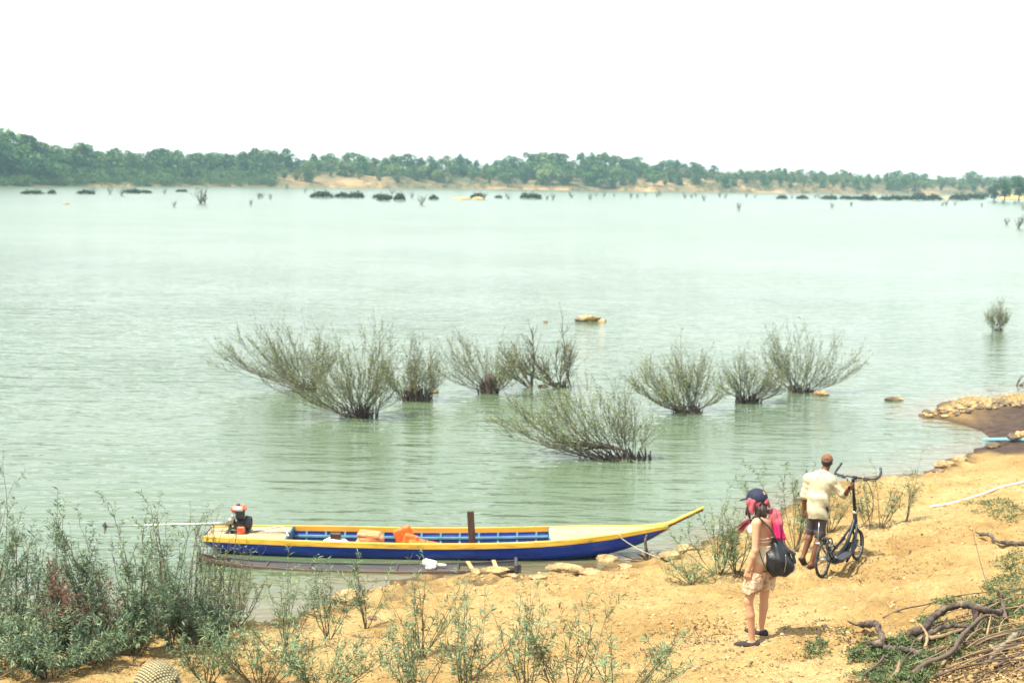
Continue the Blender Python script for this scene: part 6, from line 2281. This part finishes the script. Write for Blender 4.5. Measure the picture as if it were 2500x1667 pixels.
# scrub on the slopes: a mass nobody could count
rng = np.random.default_rng(9)
Vs, Fs, n0 = [], [], 0
Vb, Fb, nb0 = [], [], 0
for i in range(3700):
    px = rng.uniform(-140, 2650)
    z = zone(px)
    t = rng.uniform(0.5, 60) if z else rng.uniform(0.5, 30)
    if i >= 2900:                                     # young wood filling the gaps under the crowns
        t = rng.uniform(40, 62)
    if 670 < px < 2330 and t < 40:
        k_ = fbm(np.array([[px * 0.011, t * 0.05, 3.3]]), 2)[0]
        if k_ < -0.06 and t > 3.0:
            continue
    g = far_ground(px, t)
    v, f = BUSHV[i % 4]
    s_ = rng.uniform(1.1, 3.0) * (1.5 if px < 670 else 1.0) * (1.25 if t > 40 else 1) * (1.7 if i >= 2900 else 1)
    a = rng.uniform(0, 6.28)
    R_ = np.array([[math.cos(a), -math.sin(a), 0], [math.sin(a), math.cos(a), 0], [0, 0, 1]])
    sel = rng.choice(len(f), 140, replace=False)
    vv = v.reshape(-1, 4, 3)[sel].reshape(-1, 3)
    q = (vv @ R_.T) * s_ * np.array((1.2, 1.2, 1.0)) + g - np.array((0, 0, 0.15 * s_))
    F_ = np.arange(len(q)).reshape(-1, 4)
    if z and rng.random() < 0.30:
        Vb.append(q)
        Fb.append(F_ + nb0)
        nb0 += len(q)
    else:
        Vs.append(q)
        Fs.append(F_ + n0)
        n0 += len(q)
sc1 = mobj('far_scrub', np.concatenate(Vs), np.concatenate(Fs), FT_MID, None, False)
tag(sc1, 'green scrub and undergrowth covering the far bank', 'scrub', kind='stuff')
sc2 = mobj('dry_far_scrub', np.concatenate(Vb), np.concatenate(Fb), FT_BROWN, None, False)
tag(sc2, 'dry brown scrub on the slopes of the far bank', 'scrub', kind='stuff')

# a pale roof among the trees
g = far_ground(551, 58)
zr = at_y(551, 384, g[1])[2]
house = empty('house', (g[0], g[1], g[2]), 'small house with a pale roof half hidden among trees of the left wood', 'house')
m_ = g[1] / FPX
MB().box((g[0], g[1], (g[2] + zr) / 2 - 0.6), (18 * m_, 5, zr - g[2] - 1.2)).build('wall', paint('house_wall_boards', [(0.22, 0.17, 0.12), (0.32, 0.25, 0.18)], scale=1.0, rough=0.9), house, smooth=False)
mb = MB()
w2 = 10.5 * m_
mb.loft([np.array([(g[0] + sx * w2, g[1] - 3.2, zr - 1.5), (g[0] + sx * w2 * 0.92, g[1], zr + 0.5), (g[0] + sx * w2, g[1] + 3.2, zr - 1.5), (g[0] + sx * w2, g[1] + 3.2, zr - 1.7), (g[0] + sx * w2 * 0.92, g[1], zr + 0.3), (g[0] + sx * w2, g[1] - 3.2, zr - 1.7)]) for sx in (-1, 1)])
mb.build('roof', paint('pale_sheet_roof', [(0.55, 0.50, 0.48), (0.66, 0.62, 0.58)], scale=1.0, rough=0.6), house, smooth=False)

# wooded sandbars at the right
for px0, px1, y, zt, lab in ((2290, 2330, 486, 0.9, 'low sandbar with pale sand before the right end of the far bank'), (2360, 2402, 483, 1.4, 'pale sandbar beside dark reeds near the right edge'), (2460, 2560, 489, 2.0, 'sandbar under the dark mound at the right edge'),
                             (1106, 1146, 488, 0.6, 'tan sandbar far out in the middle of the river'), (150, 165, 499, 0.3, 'tiny sandbar far out on the left of the river'), (1152, 1180, 488, 0.8, 'sandbar with a bush far out in the middle of the river')):
    p = at_z((px0 + px1) / 2, y, 0)
    w_ = (px1 - px0) * p[1] / FPX
    rings = []
    for a in np.linspace(0, 1, 7):
        rr_ = math.cos(a * math.pi / 2) * 0.98 + 0.02
        ring = []
        for k_ in range(20):
            th = 2 * math.pi * k_ / 20
            nz_ = 1 + 0.25 * math.sin(3 * th + px0) + 0.12 * math.sin(7 * th)
            ring.append((p[0] + w_ / 2 * rr_ * nz_ * math.cos(th), p[1] + w_ * 0.8 + w_ * 0.8 * rr_ * nz_ * math.sin(th), -0.1 + (zt + 0.1) * math.sin(a * math.pi / 2)))
        rings.append(np.array(ring))
    o = MB().loft(rings).build('sandbar', SAND, None, True, p)
    tag(o, lab, 'sandbar', kind='structure')
for px, t0, top, lab in ((2440, 520, 440, 'dark tree on the wooded mound at the right edge'), (2475, 540, 432, 'tallest dark tree on the wooded mound at the right edge'), (2520, 530, 436, 'dark tree at the picture edge on the right mound'), (2415, 545, 452, 'low dark tree at the left foot of the right mound')):
    p = np.array(((px - 1250) * t0 / FPX, t0, 0.3))
    ztop = CAM_Z + t0 * (ray(px, top)[2] / ray(px, top)[1])
    r_ = empty('far_tree', p, lab, 'tree', 'trees on the right mound')
    h = ztop - 0.3
    r_.scale = (h * 1.3, h * 1.3, h)
    t_, cs = VAR[(px // 5) % 7]
    for nm, me in (('trunk', t_), ('crown', cs[0])):
        o = bpy.data.objects.new(nm, me)
        link(o)
        o.parent = r_

# ------------------------------------------------------------------ rocks, driftwood, pipes, litter
ROCK = paint('pale_tan_rock', [(0.10, 0.07, 0.045), (0.27, 0.19, 0.10), (0.40, 0.29, 0.15), (0.46, 0.35, 0.19)], scale=5, rough=0.95, bump=0.8, bscale=14, dist=0.05)
ROCKD = paint('dark_wet_rock', [(0.045, 0.036, 0.034), (0.12, 0.09, 0.07), (0.30, 0.22, 0.12)], scale=4, rough=0.8, bump=0.7, bscale=14, dist=0.05)
DRIFT = paint('weathered_driftwood', [(0.012, 0.010, 0.012), (0.045, 0.034, 0.031), (0.10, 0.076, 0.064), (0.19, 0.15, 0.115)], scale=7, rough=0.9, bump=0.9, bscale=26, dist=0.015, stretch=(1.3, 1.3, 1.3))
TWIGM = paint('dry_pale_twig', [(0.14, 0.10, 0.065), (0.30, 0.22, 0.13)], scale=10, rough=0.9)
TWIGD = paint('dark_dry_twig', [(0.055, 0.038, 0.032), (0.12, 0.085, 0.066)], scale=10, rough=0.9)
BAMBOO = paint('old_bamboo', [(0.12, 0.10, 0.075), (0.24, 0.21, 0.15)], scale=8, rough=0.7)
PIPEW = paint('white_plastic_pipe', [(0.62, 0.62, 0.55), (0.72, 0.72, 0.66)], scale=5, rough=0.4)
PIPEB = paint('light_blue_plastic_pipe', [(0.12, 0.42, 0.58), (0.18, 0.52, 0.68)], scale=5, rough=0.4)


def rock_mesh(seed, sx, sy, sz, rough=0.28, nu=22, nv=14, flat=0.35):
    rng = np.random.default_rng(seed)
    off = rng.uniform(0, 50, 3)
    th = np.linspace(0, 2 * math.pi, nu, endpoint=False)
    ph = np.linspace(0.06, math.pi - 0.06, nv)
    T, Pp = np.meshgrid(th, ph)
    d = np.stack([np.sin(Pp) * np.cos(T), np.sin(Pp) * np.sin(T), np.cos(Pp)], -1)
    # facets: support of a few random planes
    pl_ = rng.normal(size=(16, 3))
    pl_ /= np.linalg.norm(pl_, axis=1)[:, None]
    h = rng.uniform(0.72, 1.0, 16)
    r = np.min(np.where(d @ pl_.T > 0.15, h / np.maximum(d @ pl_.T, 0.15), 9), -1)
    r = np.minimum(r, 1.15) * (1 + rough * 0.5 * fbm(d * 2.2 + off, 3)) + 0.05 * fbm(d * 7 + off, 2)
    P = d * r[..., None] * np.array((sx, sy, sz)) * 0.5
    P[..., 2] = np.maximum(P[..., 2], -sz * flat)
    V = P.reshape(-1, 3)
    F = []
    for i in range(nv - 1):
        for j in range(nu):
            F.append((i * nu + j, (i + 1) * nu + j, (i + 1) * nu + (j + 1) % nu, i * nu + (j + 1) % nu))
    F.append(tuple(range(nu)))
    F.append(tuple((nv - 1) * nu + j for j in range(nu))[::-1])
    return V, F


def rock(p, sx, sy, sz, label, seed, mat=ROCK, sink=0.2, group=None, name='rock'):
    V, F = rock_mesh(seed, sx, sy, sz)
    o = mobj(name, V + np.asarray(p) + (0, 0, sz * (0.35 - sink)), F, mat, None, True, p)
    return tag(sharp(o, 42), label, 'rock', group)


p = at_z(1440, 785, 0)
rk = rock(p + (0, 0.3, 0), 1.25, 0.9, 0.34, 'pale yellow rock alone in the open river above the shrubs', 1, ROCK, 0.10)
V, F = rock_mesh(2, 0.55, 0.5, 0.24)
for dx, dz, sd in ((-0.38, 0.05, 2), (0.48, 0.0, 3), (0.1, 0.16, 4)):
    V, F = rock_mesh(sd, 0.55, 0.5, 0.26)
    sharp(mobj('rock_lump', V + p + (dx, 0.1, dz), F, ROCKD if sd == 2 else ROCK, rk), 42)
rock(at_z(1331, 786, 0), 0.22, 0.2, 0.10, 'small dark stone just left of the pale river rock', 5, ROCKD)
rock(at_z(2003, 963, 0), 0.48, 0.3, 0.18, 'flat tan stone at the foot of the fan shaped shrub', 6, ROCK, 0.12)
rock(at_z(2176, 977, 0), 0.45, 0.35, 0.15, 'low dark stone in the shallows left of the stony spit', 7, ROCKD, 0.12)
rock(at_z(2196, 976, 0), 0.22, 0.2, 0.12, 'small tan stone touching the low dark stone in the shallows', 8, ROCK, 0.12)
rock(at_z(1058, 958, 0), 0.30, 0.22, 0.14, 'brown stone at the roots of the slim flooded shrub', 9, ROCKD, 0.1)
rock(at_z(1010, 950, 0), 0.25, 0.2, 0.16, 'yellow stone behind the arching roots', 10, ROCK, 0.1)
rock(at_z(1325, 944, 0), 0.30, 0.2, 0.09, 'dark stone beside the thin curved sapling in the water', 12, ROCKD, 0.1)
# rocks along the boat landing
for px, py, w_, d_, h_, lab in ((1375, 1394, 0.70, 0.42, 0.20, 'broad flat tan rock at the water edge before the boat bow'), (1478, 1374, 0.46, 0.36, 0.26, 'rounded pale rock with a dark hollow under the bow'), (1205, 1398, 0.55, 0.35, 0.17, 'crumbling sand rock beside the end of the grey canoe'),
                                (1163, 1400, 0.22, 0.2, 0.12, 'small tan rock left of the crumbling one'), (1440, 1400, 0.45, 0.3, 0.13, 'rough brown rock in front of the broad flat one'), (1525, 1384, 0.30, 0.25, 0.12, 'small tan rock right of the rounded pale one'), (1315, 1412, 0.40, 0.25, 0.10, 'low sandy ledge rock at the little inlet'),
                                (1640, 1362, 0.42, 0.3, 0.22, 'tan rock under the leafy willow by the water'), (1670, 1345, 0.35, 0.3, 0.2, 'pale rock behind the willow roots by the water'), (850, 1470, 0.50, 0.40, 0.30, 'pale sandy boulder at the inlet left of the single stemmed willow'), (775, 1503, 0.28, 0.25, 0.16, 'small pale boulder at the corner of the inlet'),
                                (1250, 1408, 0.30, 0.2, 0.10, 'tan clod between canoe and bank'), (910, 1512, 0.16, 0.12, 0.07, 'dark rounded stone under the single stemmed willow'), (1357, 1425, 0.10, 0.08, 0.06, 'little white stone on the sand below the inlet'), (1335, 1428, 0.09, 0.08, 0.05, 'little dark stone beside the white one'),
                                (2310, 1140, 0.55, 0.4, 0.24, 'layered tan rock on the shore before the spit'), (2340, 1124, 0.45, 0.35, 0.20, 'upper tan rock on the shore before the spit'), (2425, 1094, 0.40, 0.3, 0.22, 'purple brown rock by the blue pipe'), (2290, 1152, 0.35, 0.3, 0.14, 'low dark rock at the shoreline left of the layered rock')):
    p = ground_pt(px, py)
    rock(p, w_ * 0.85, d_ * 0.8, h_ * 0.85, lab, px, ROCKD if 'dark rounded' in lab or 'little dark' in lab or 'purple' in lab or 'low dark' in lab else ROCK, 0.14)
# stones of the spit, one by one
rs = np.random.default_rng(21)
k_ = 0
STM = [rock_mesh(s_, 0.26, 0.22, 0.17, nu=10, nv=7) for s_ in range(60, 66)]
STM = [raw_mesh('stone', v, f) for v, f in STM]
for i, me in enumerate(STM):
    me.materials.append(ROCK if i % 2 else ROCKD)
for i in range(110):
    px = rs.uniform(2256, 2500)
    y0, y1 = np.interp(px, [2250, 2290, 2340, 2420, 2500], [1008, 992, 980, 978, 984]), np.interp(px, [2250, 2290, 2340, 2400, 2500], [1019, 1020, 1018, 1000, 995])
    py = rs.uniform(y0, y1)
    p = ground_pt(px, py)
    o = bpy.data.objects.new('stone', STM[i % 6])
    s_ = rs.uniform(0.35, 1.0)
    o.location = p + (0, 0, 0.03)
    o.scale = (s_, s_, s_ * rs.uniform(0.6, 1.1))
    o.rotation_euler = (0, 0, rs.uniform(0, 6.28))
    link(o)
    tag(o, 'small tan stone in the heap on the tip of the muddy spit', 'stone', 'stones heaped on the spit')


def branch(pts, r0, r1, label, mat=DRIFT, name='driftwood_branch', cat='driftwood', group=None, seed=0, knots=0.0, k=8, side=(), lift=None):
    """pts: (px, py, height above the sand) seen in place"""
    rng = np.random.default_rng(seed)
    P = []
    for px, py, h in pts:
        g = ground_pt(px, py + 0.0)
        # lift the point along the sight line so that it stays over its foot
        P.append(g + (0, 0, h))
    P = spline(P, 8)
    P = P + rng.normal(0, r0 * 0.10, P.shape)
    n_ = len(P)
    r0, r1 = (r0 * 0.68, r1 * 0.68) if r0 > 0.03 else (r0, r1)
    r = np.linspace(r0, r1, n_) * (1 + knots * fbm(np.stack([np.arange(n_) * 0.55, 0 * np.arange(n_), 0 * np.arange(n_) + seed], -1), 2))
    mb = MB()
    mb.tube(P, r, k + 2)
    if r0 > 0.017:
        v = mb.v[0]
        c = np.repeat(P, k + 2, 0)
        mb.v[0] = c + (v - c) * (1 + 0.32 * fbm(v * np.array((24, 24, 24)) + seed, 3) + 0.15 * np.sin(np.arange(len(v)) % (k + 2) * 2.4))[:, None]
    root = empty(name, P[0], label, cat, group)
    mb.build('limb', mat, root)
    for t, d, ln, rr_ in side:
        i = int(t * (n_ - 1))
        d = np.asarray(d, float)
        q = spline([P[i], P[i] + d * ln * 0.5 + rng.normal(0, 0.01, 3), P[i] + d * ln + rng.normal(0, 0.02, 3)], 4)
        MB().tube(q, np.linspace(rr_, rr_ * 0.35, len(q)), 6).build('side_branch', mat, root)
    return root


DG = 'driftwood in the bottom right corner'
branch([(2100, 1548, 0.10), (2135, 1556, 0.13), (2152, 1580, 0.09), (2160, 1592, 0.04), (2200, 1592, 0.03), (2262, 1606, 0.02)], 0.050, 0.035, 'dark forked driftwood stump with a broken upright arm', knots=0.15, seed=3, group=DG,
       side=((0.52, (-0.85, -0.1, -0.15), 0.20, 0.055), (0.02, (-0.95, 0.1, 0.05), 0.16, 0.018), (0.30, (0.1, 0, 0.9), 0.09, 0.03)))
branch([(2222, 1562, 0.07), (2250, 1560, 0.10), (2290, 1540, 0.17), (2345, 1527, 0.22), (2380, 1527, 0.20), (2410, 1524, 0.14), (2440, 1515, 0.08)], 0.055, 0.050, 'thick arched grey driftwood limb beside the forked stump', knots=0.12, seed=5, group=DG,
       side=((0.68, (-0.15, -0.25, -0.85), 0.22, 0.05), (0.05, (-0.6, -0.3, -0.3), 0.10, 0.04)))
branch([(2255, 1575, 0.05), (2290, 1560, 0.09), (2340, 1548, 0.08), (2375, 1542, 0.04)], 0.045, 0.022, 'dark lower driftwood limb under the arched one', knots=0.12, seed=6, group=DG, mat=DRIFT)
branch([(2216, 1680, 0.03), (2250, 1640, 0.06), (2318, 1616, 0.07), (2350, 1572, 0.09), (2405, 1532, 0.12), (2440, 1528, 0.08)], 0.026, 0.012, 'long winding brown branch across the driftwood pile', TWIGD, seed=7, group=DG)
branch([(2300, 1640, 0.05), (2345, 1585, 0.08), (2390, 1540, 0.12), (2430, 1535, 0.08)], 0.013, 0.007, 'pale thin branch running beside the winding one', TWIGM, seed=8, group=DG)
branch([(2419, 1618, 0.05), (2450, 1592, 0.06), (2480, 1566, 0.07)], 0.040, 0.034, 'thick grey bamboo piece leaning at the right of the pile', BAMBOO, 'bamboo_piece', 'bamboo', seed=9, group=DG)
branch([(2155, 1510, 0.01), (2200, 1494, 0.03), (2265, 1480, 0.03), (2338, 1460, 0.03), (2420, 1450, 0.03)], 0.010, 0.006, 'long thin dark stick lying along the upper edge of the pile', TWIGD, 'stick', 'stick', seed=10, group=DG)
branch([(2392, 1316, 0.07), (2415, 1322, 0.09), (2432, 1330, 0.05), (2470, 1334, 0.04), (2530, 1338, 0.05)], 0.024, 0.026, 'knobbly dark branch on bare sand at the right edge', seed=11, knots=0.2, side=((0.30, (0.1, -0.2, -0.5), 0.08, 0.012), (0.02, (-0.8, 0, 0.2), 0.10, 0.012)))
branch([(2110, 1655, 0.02), (2150, 1625, 0.05), (2172, 1590, 0.06), (2222, 1556, 0.06)], 0.014, 0.008, 'thin grey branch crossing below the forked stump', TWIGD, 'stick', 'stick', seed=12, group=DG)
branch([(2180, 1665, 0.02), (2190, 1650, 0.05), (2196, 1630, 0.06)], 0.026, 0.012, 'short pale broken limb at the bottom edge', TWIGM, seed=13, group=DG)
branch([(2258, 1590, 0.02), (2262, 1580, 0.10), (2242, 1560, 0.16)], 0.018, 0.010, 'short upright pale stub between stump and arched limb', TWIGM, seed=14, group=DG)
branch([(2240, 1572, 0.03), (2290, 1566, 0.05), (2350, 1552, 0.05)], 0.024, 0.018, 'yellowish bleached limb under the dark lower one', TWIGM, seed=15, group=DG)
branch([(2412, 1440, 0.02), (2395, 1430, 0.22), (2380, 1420, 0.42), (2366, 1410, 0.62)], 0.006, 0.003, 'thin dry upright stalk rising from the pile on the right', TWIGD, 'dry_stalk', 'stalk', seed=16)
branch([(2455, 1520, 0.03), (2445, 1508, 0.16), (2430, 1500, 0.28)], 0.024, 0.012, 'upright brown stick at the top of the pile', TWIGD, 'stick', 'stick', seed=17, group=DG)
rs = np.random.default_rng(33)
TWL = ('thin twig in the driftwood pile at the bottom right corner', 'thin twigs of the driftwood pile')
for i in range(90):
    px, py = rs.uniform(2200, 2520), rs.uniform(1440, 1675)
    if py < 1450 + (2500 - px) * 0.32:
        continue
    g = ground_pt(px, py)
    a = rs.normal(0.55, 0.5)
    ln = rs.uniform(0.25, 0.9)
    d = np.array((math.cos(a), math.sin(a), 0)) * ln
    e = g + d
    e[2] = float(ground_h(e[0], e[1])) + rs.uniform(0.02, 0.14)
    P = bez(g + (0, 0, 0.03), (g + e) / 2 + (rs.normal() * 0.06, rs.normal() * 0.06, 0.08), e, 8)
    o = MB().tube(P, np.linspace(rs.uniform(0.006, 0.014), 0.004, 8), 5).build('twig', TWIGM if i % 2 else TWIGD, None, True, g)
    tag(o, TWL[0], 'twig', TWL[1])
# root stump by the boat landing
p = ground_pt(1583, 1366)
rt_ = empty('driftwood_root', p, 'twisted pale driftwood root standing at the water edge right of the bow', 'driftwood')
for i, (d, ln, r_) in enumerate((((-0.1, 0, 1.0), 0.42, 0.035), ((0.45, -0.1, 0.5), 0.26, 0.028), ((-0.7, -0.1, 0.35), 0.30, 0.028), ((-0.9, -0.3, 0.05), 0.45, 0.025), ((0.8, -0.2, 0.1), 0.35, 0.03), ((-0.5, 0.1, 0.7), 0.22, 0.02), ((-0.95, -0.1, 0.2), 0.55, 0.02))):
    d = np.array(d)
    q = spline([p - (0, 0, 0.05), p + d * ln * 0.5 + rs.normal(0, 0.03, 3), p + d * ln], 5)
    MB().tube(q, np.linspace(r_, r_ * 0.4, len(q)), 7).build('root', TWIGM if i % 2 else DRIFT, rt_)

# pipes
a, b_ = ground_pt(2272, 1241), ground_pt(2500, 1180)
c_ = b_ + (b_ - a) * 0.5
P = [np.array((*(a + (c_ - a) * t)[:2], float(ground_h(*(a + (c_ - a) * t)[:2])) + 0.03)) for t in np.linspace(0, 1, 9)]
P = spline(P, 3)
for _ in range(3):
    P[1:-1, 2] = (P[:-2, 2] + P[1:-1, 2] * 2 + P[2:, 2]) / 4 + 0.002
tag(MB().tube(P, 0.022, 10).build('plastic_pipe', PIPEW, None, True, P[0]), 'long white plastic pipe lying on the sand at the right', 'pipe')
a, b_ = ground_pt(2400, 1079), ground_pt(2500, 1078)
P = [a + (0, 0, 0.05), (a + b_) / 2 + (0, 0, 0.06), b_ + (0, 0, 0.05), b_ + (b_ - a) * 0.5 + (0, 0, 0.10)]
tag(MB().tube(P, 0.045, 10).build('plastic_pipe', PIPEB, None, True, P[0]), 'light blue plastic pipe at the foot of the muddy spit', 'pipe')
rock(ground_pt(2473, 1078) + (0, 0, 0.05), 0.28, 0.26, 0.20, 'dark stone lying on the blue pipe', 91, ROCKD, 0)
rock(ground_pt(2490, 1077) + (0, 0, 0.05), 0.34, 0.28, 0.24, 'yellow rounded stone lying on the blue pipe', 92, ROCK, 0)
pb = at_z(2480, 940, 0)
br = empty('sunken_branch', pb, 'bare sunken branch poking out of the water behind the spit', 'branch')
for i in range(5):
    e = pb + (rs.uniform(-0.9, 0.9), rs.uniform(-0.3, 0.3), rs.uniform(0.1, 0.45))
    MB().tube(bez(pb - (0, 0, 0.1), (pb + e) / 2 + (0, 0, 0.12), e, 7), np.linspace(0.022, 0.006, 7), 5).build('limb', TWIGD, br)

# ------------------------------------------------------------------ masses: ground cover, dry grass, litter, clods
def scatter_px(n_, box, seed, keep=None):
    rng = np.random.default_rng(seed)
    out = []
    # corners of the region on the ground, then a dense sampling in the plane
    x0, y0, x1, y1 = box
    px, py = rng.uniform(x0, x1, n_), rng.uniform(y0, y1, n_)
    if keep is not None:
        k_ = keep(px, py)
        px, py = px[k_], py[k_]
    grid = {}
    gxs, gys = np.linspace(x0, x1, 14), np.linspace(y0, y1, 14)
    gp = np.array([[ground_pt(x, y) for x in gxs] for y in gys])
    fx, fy = (px - x0) / (x1 - x0) * 13, (py - y0) / (y1 - y0) * 13
    ix, iy = np.clip(fx.astype(int), 0, 12), np.clip(fy.astype(int), 0, 12)
    tx, ty = (fx - ix)[:, None], (fy - iy)[:, None]
    P = gp[iy, ix] * (1 - tx) * (1 - ty) + gp[iy, ix + 1] * tx * (1 - ty) + gp[iy + 1, ix] * (1 - tx) * ty + gp[iy + 1, ix + 1] * tx * ty
    P[:, 2] = ground_h(P[:, 0], P[:, 1])
    return P


COVER = leaf_mat('ground_cover_leaf', (0.045, 0.085, 0.040), (0.075, 0.125, 0.052), (0.13, 0.18, 0.075), 0.2, 0.6, 0.1)
DRYG = leaf_mat('dry_grass_blade', (0.38, 0.28, 0.12), (0.50, 0.38, 0.18), (0.58, 0.46, 0.24), 0.2, 0.8, 0.1)
LITTER = leaf_mat('dead_leaf_litter', (0.060, 0.040, 0.030), (0.15, 0.10, 0.06), (0.36, 0.26, 0.14), 0.1, 0.9, 0.1)
rng = np.random.default_rng(50)


def cover(name, P, ll, lw, up, mat, label, cat, per=6, spread=0.05, seed=1):
    rng = np.random.default_rng(seed)
    B = np.repeat(P, per, 0)
    B = B + rng.normal(0, spread, B.shape) * (1, 1, 0)
    B[:, 2] = ground_h(B[:, 0], B[:, 1]) + rng.uniform(0.002, up * 0.6 + 0.003, len(B))
    D = rng.normal(size=B.shape) * (1, 1, 0.35) + (0, 0, up * 6)
    V, F = leaf_mesh(B, D, ll * rng.uniform(0.5, 1.4, len(B)), lw * rng.uniform(0.6, 1.3, len(B)), rng)
    o = mobj(name, V, F, mat, None, False)
    return tag(o, label, cat, kind='stuff')


def patch(cx, cy, rx, ry):
    return lambda x, y: (((x - cx) / rx) ** 2 + ((y - cy) / ry) ** 2 + 0.9 * fbm(np.stack([x * 0.02, y * 0.04, 0 * x], -1), 2)) < 0.8


P1 = np.concatenate([scatter_px(1500, (2080, 1560, 2330, 1675), 1, patch(2190, 1630, 110, 60)), scatter_px(900, (2180, 1510, 2500, 1640), 2, patch(2330, 1570, 130, 55)), scatter_px(700, (2380, 1400, 2510, 1560), 3, patch(2460, 1470, 70, 80)),
                     scatter_px(900, (2330, 1200, 2510, 1290), 4, patch(2450, 1245, 100, 32)), scatter_px(300, (2420, 1340, 2510, 1440), 5, patch(2480, 1385, 50, 40)), scatter_px(160, (2020, 1500, 2110, 1570), 6, patch(2060, 1535, 25, 26)), scatter_px(160, (1960, 1560, 2040, 1620), 7, patch(1995, 1590, 22, 22)),
                     scatter_px(120, (2040, 1580, 2110, 1640), 8, patch(2085, 1600, 20, 26)), scatter_px(160, (2240, 1500, 2300, 1540), 9, patch(2260, 1517, 26, 16)), scatter_px(200, (2260, 1450, 2400, 1490), 10, patch(2330, 1470, 70, 14))])
cover('ground_cover', P1, 0.045, 0.017, 0.06, COVER, 'small green ground cover creeping over the sand on the right', 'ground cover', 5, 0.04)
P2 = scatter_px(420, (2300, 955, 2520, 1000), 11, patch(2410, 972, 120, 22))
P2 = P2[P2[:, 2] > 0.02]
cover('dry_grass', P2, 0.20, 0.013, 0.06, DRYG, 'pale dry grass growing on the back of the muddy spit', 'grass', 6, 0.08)
P3 = np.concatenate([scatter_px(2600, (2060, 1480, 2510, 1675), 12, lambda x, y: y > 1700 - (x - 2000) * 0.55), scatter_px(420, (1560, 1520, 1830, 1600), 13, patch(1710, 1545, 110, 22)), scatter_px(260, (1560, 1580, 1680, 1610), 14, patch(1610, 1592, 55, 9)),
                     scatter_px(500, (1850, 1500, 2200, 1600), 15, patch(2060, 1545, 150, 40)), scatter_px(260, (2000, 1300, 2300, 1420), 16), scatter_px(420, (1250, 1420, 2000, 1667), 17), scatter_px(220, (2080, 1160, 2500, 1330), 18), scatter_px(240, (600, 1560, 1300, 1667), 19),
                     scatter_px(260, (1800, 1395, 1850, 1425), 22, patch(1815, 1408, 30, 10)), scatter_px(200, (60, 1560, 560, 1640), 23)])
cover('leaf_litter', P3, 0.05, 0.018, 0.012, LITTER, 'dead leaves and twig scraps scattered over the sandy bank', 'litter', 3, 0.05)
P4 = np.concatenate([scatter_px(3000, (560, 1400, 2500, 1667), 31), scatter_px(700, (2050, 1110, 2500, 1330), 32), scatter_px(500, (1150, 1385, 1560, 1440), 33)])
P4 = P4[P4[:, 2] > 0.03]
rng = np.random.default_rng(8)
Vs, Fs, n0 = [], [], 0
CL = [rock_mesh(s_, 1, 1, 0.7, nu=7, nv=5) for s_ in range(80, 85)]
for i, p in enumerate(P4):
    v, f = CL[i % 5]
    s_ = min(0.05, 0.022 * math.exp(rng.normal(0, 0.6)))
    a = rng.uniform(0, 6.28)
    R_ = np.array([[math.cos(a), -math.sin(a), 0], [math.sin(a), math.cos(a), 0], [0, 0, 1]])
    Vs.append((v @ R_.T) * s_ * rng.uniform(0.7, 1.4) + p + (0, 0, s_ * 0.12))
    Fs += [tuple(q + n0 for q in ff) for ff in f]
    n0 += len(v)
CLOD = paint('sand_clods', [(0.20, 0.135, 0.075), (0.36, 0.25, 0.13), (0.46, 0.34, 0.19)], scale=3, rough=0.95, island=0.25)
tag(mobj('sand_clods', np.concatenate(Vs), Fs, CLOD, None, False), 'crumbs and clods of sand strewn over the bank', 'clods', kind='stuff')

# ------------------------------------------------------------------ the hazy air
hm = bpy.data.materials.new('haze_air')
hm.use_nodes = True
hn, hl = hm.node_tree.nodes, hm.node_tree.links
hn.remove(hn['Principled BSDF'])
pv = hn.new('ShaderNodeVolumePrincipled')
pv.inputs['Color'].default_value = (0.50, 0.80, 1.0, 1)
pv.inputs['Density'].default_value = 0.00024
pv.inputs['Anisotropy'].default_value = 0.0
hl.new(pv.outputs['Volume'], hn['Material Output'].inputs['Volume'])
hb = MB().box((0, 1250, 23.5), (5300, 2760, 53))
haze = hb.build('haze', hm, None, smooth=False)
tag(haze, 'pale haze in the air over the river', kind='stuff')
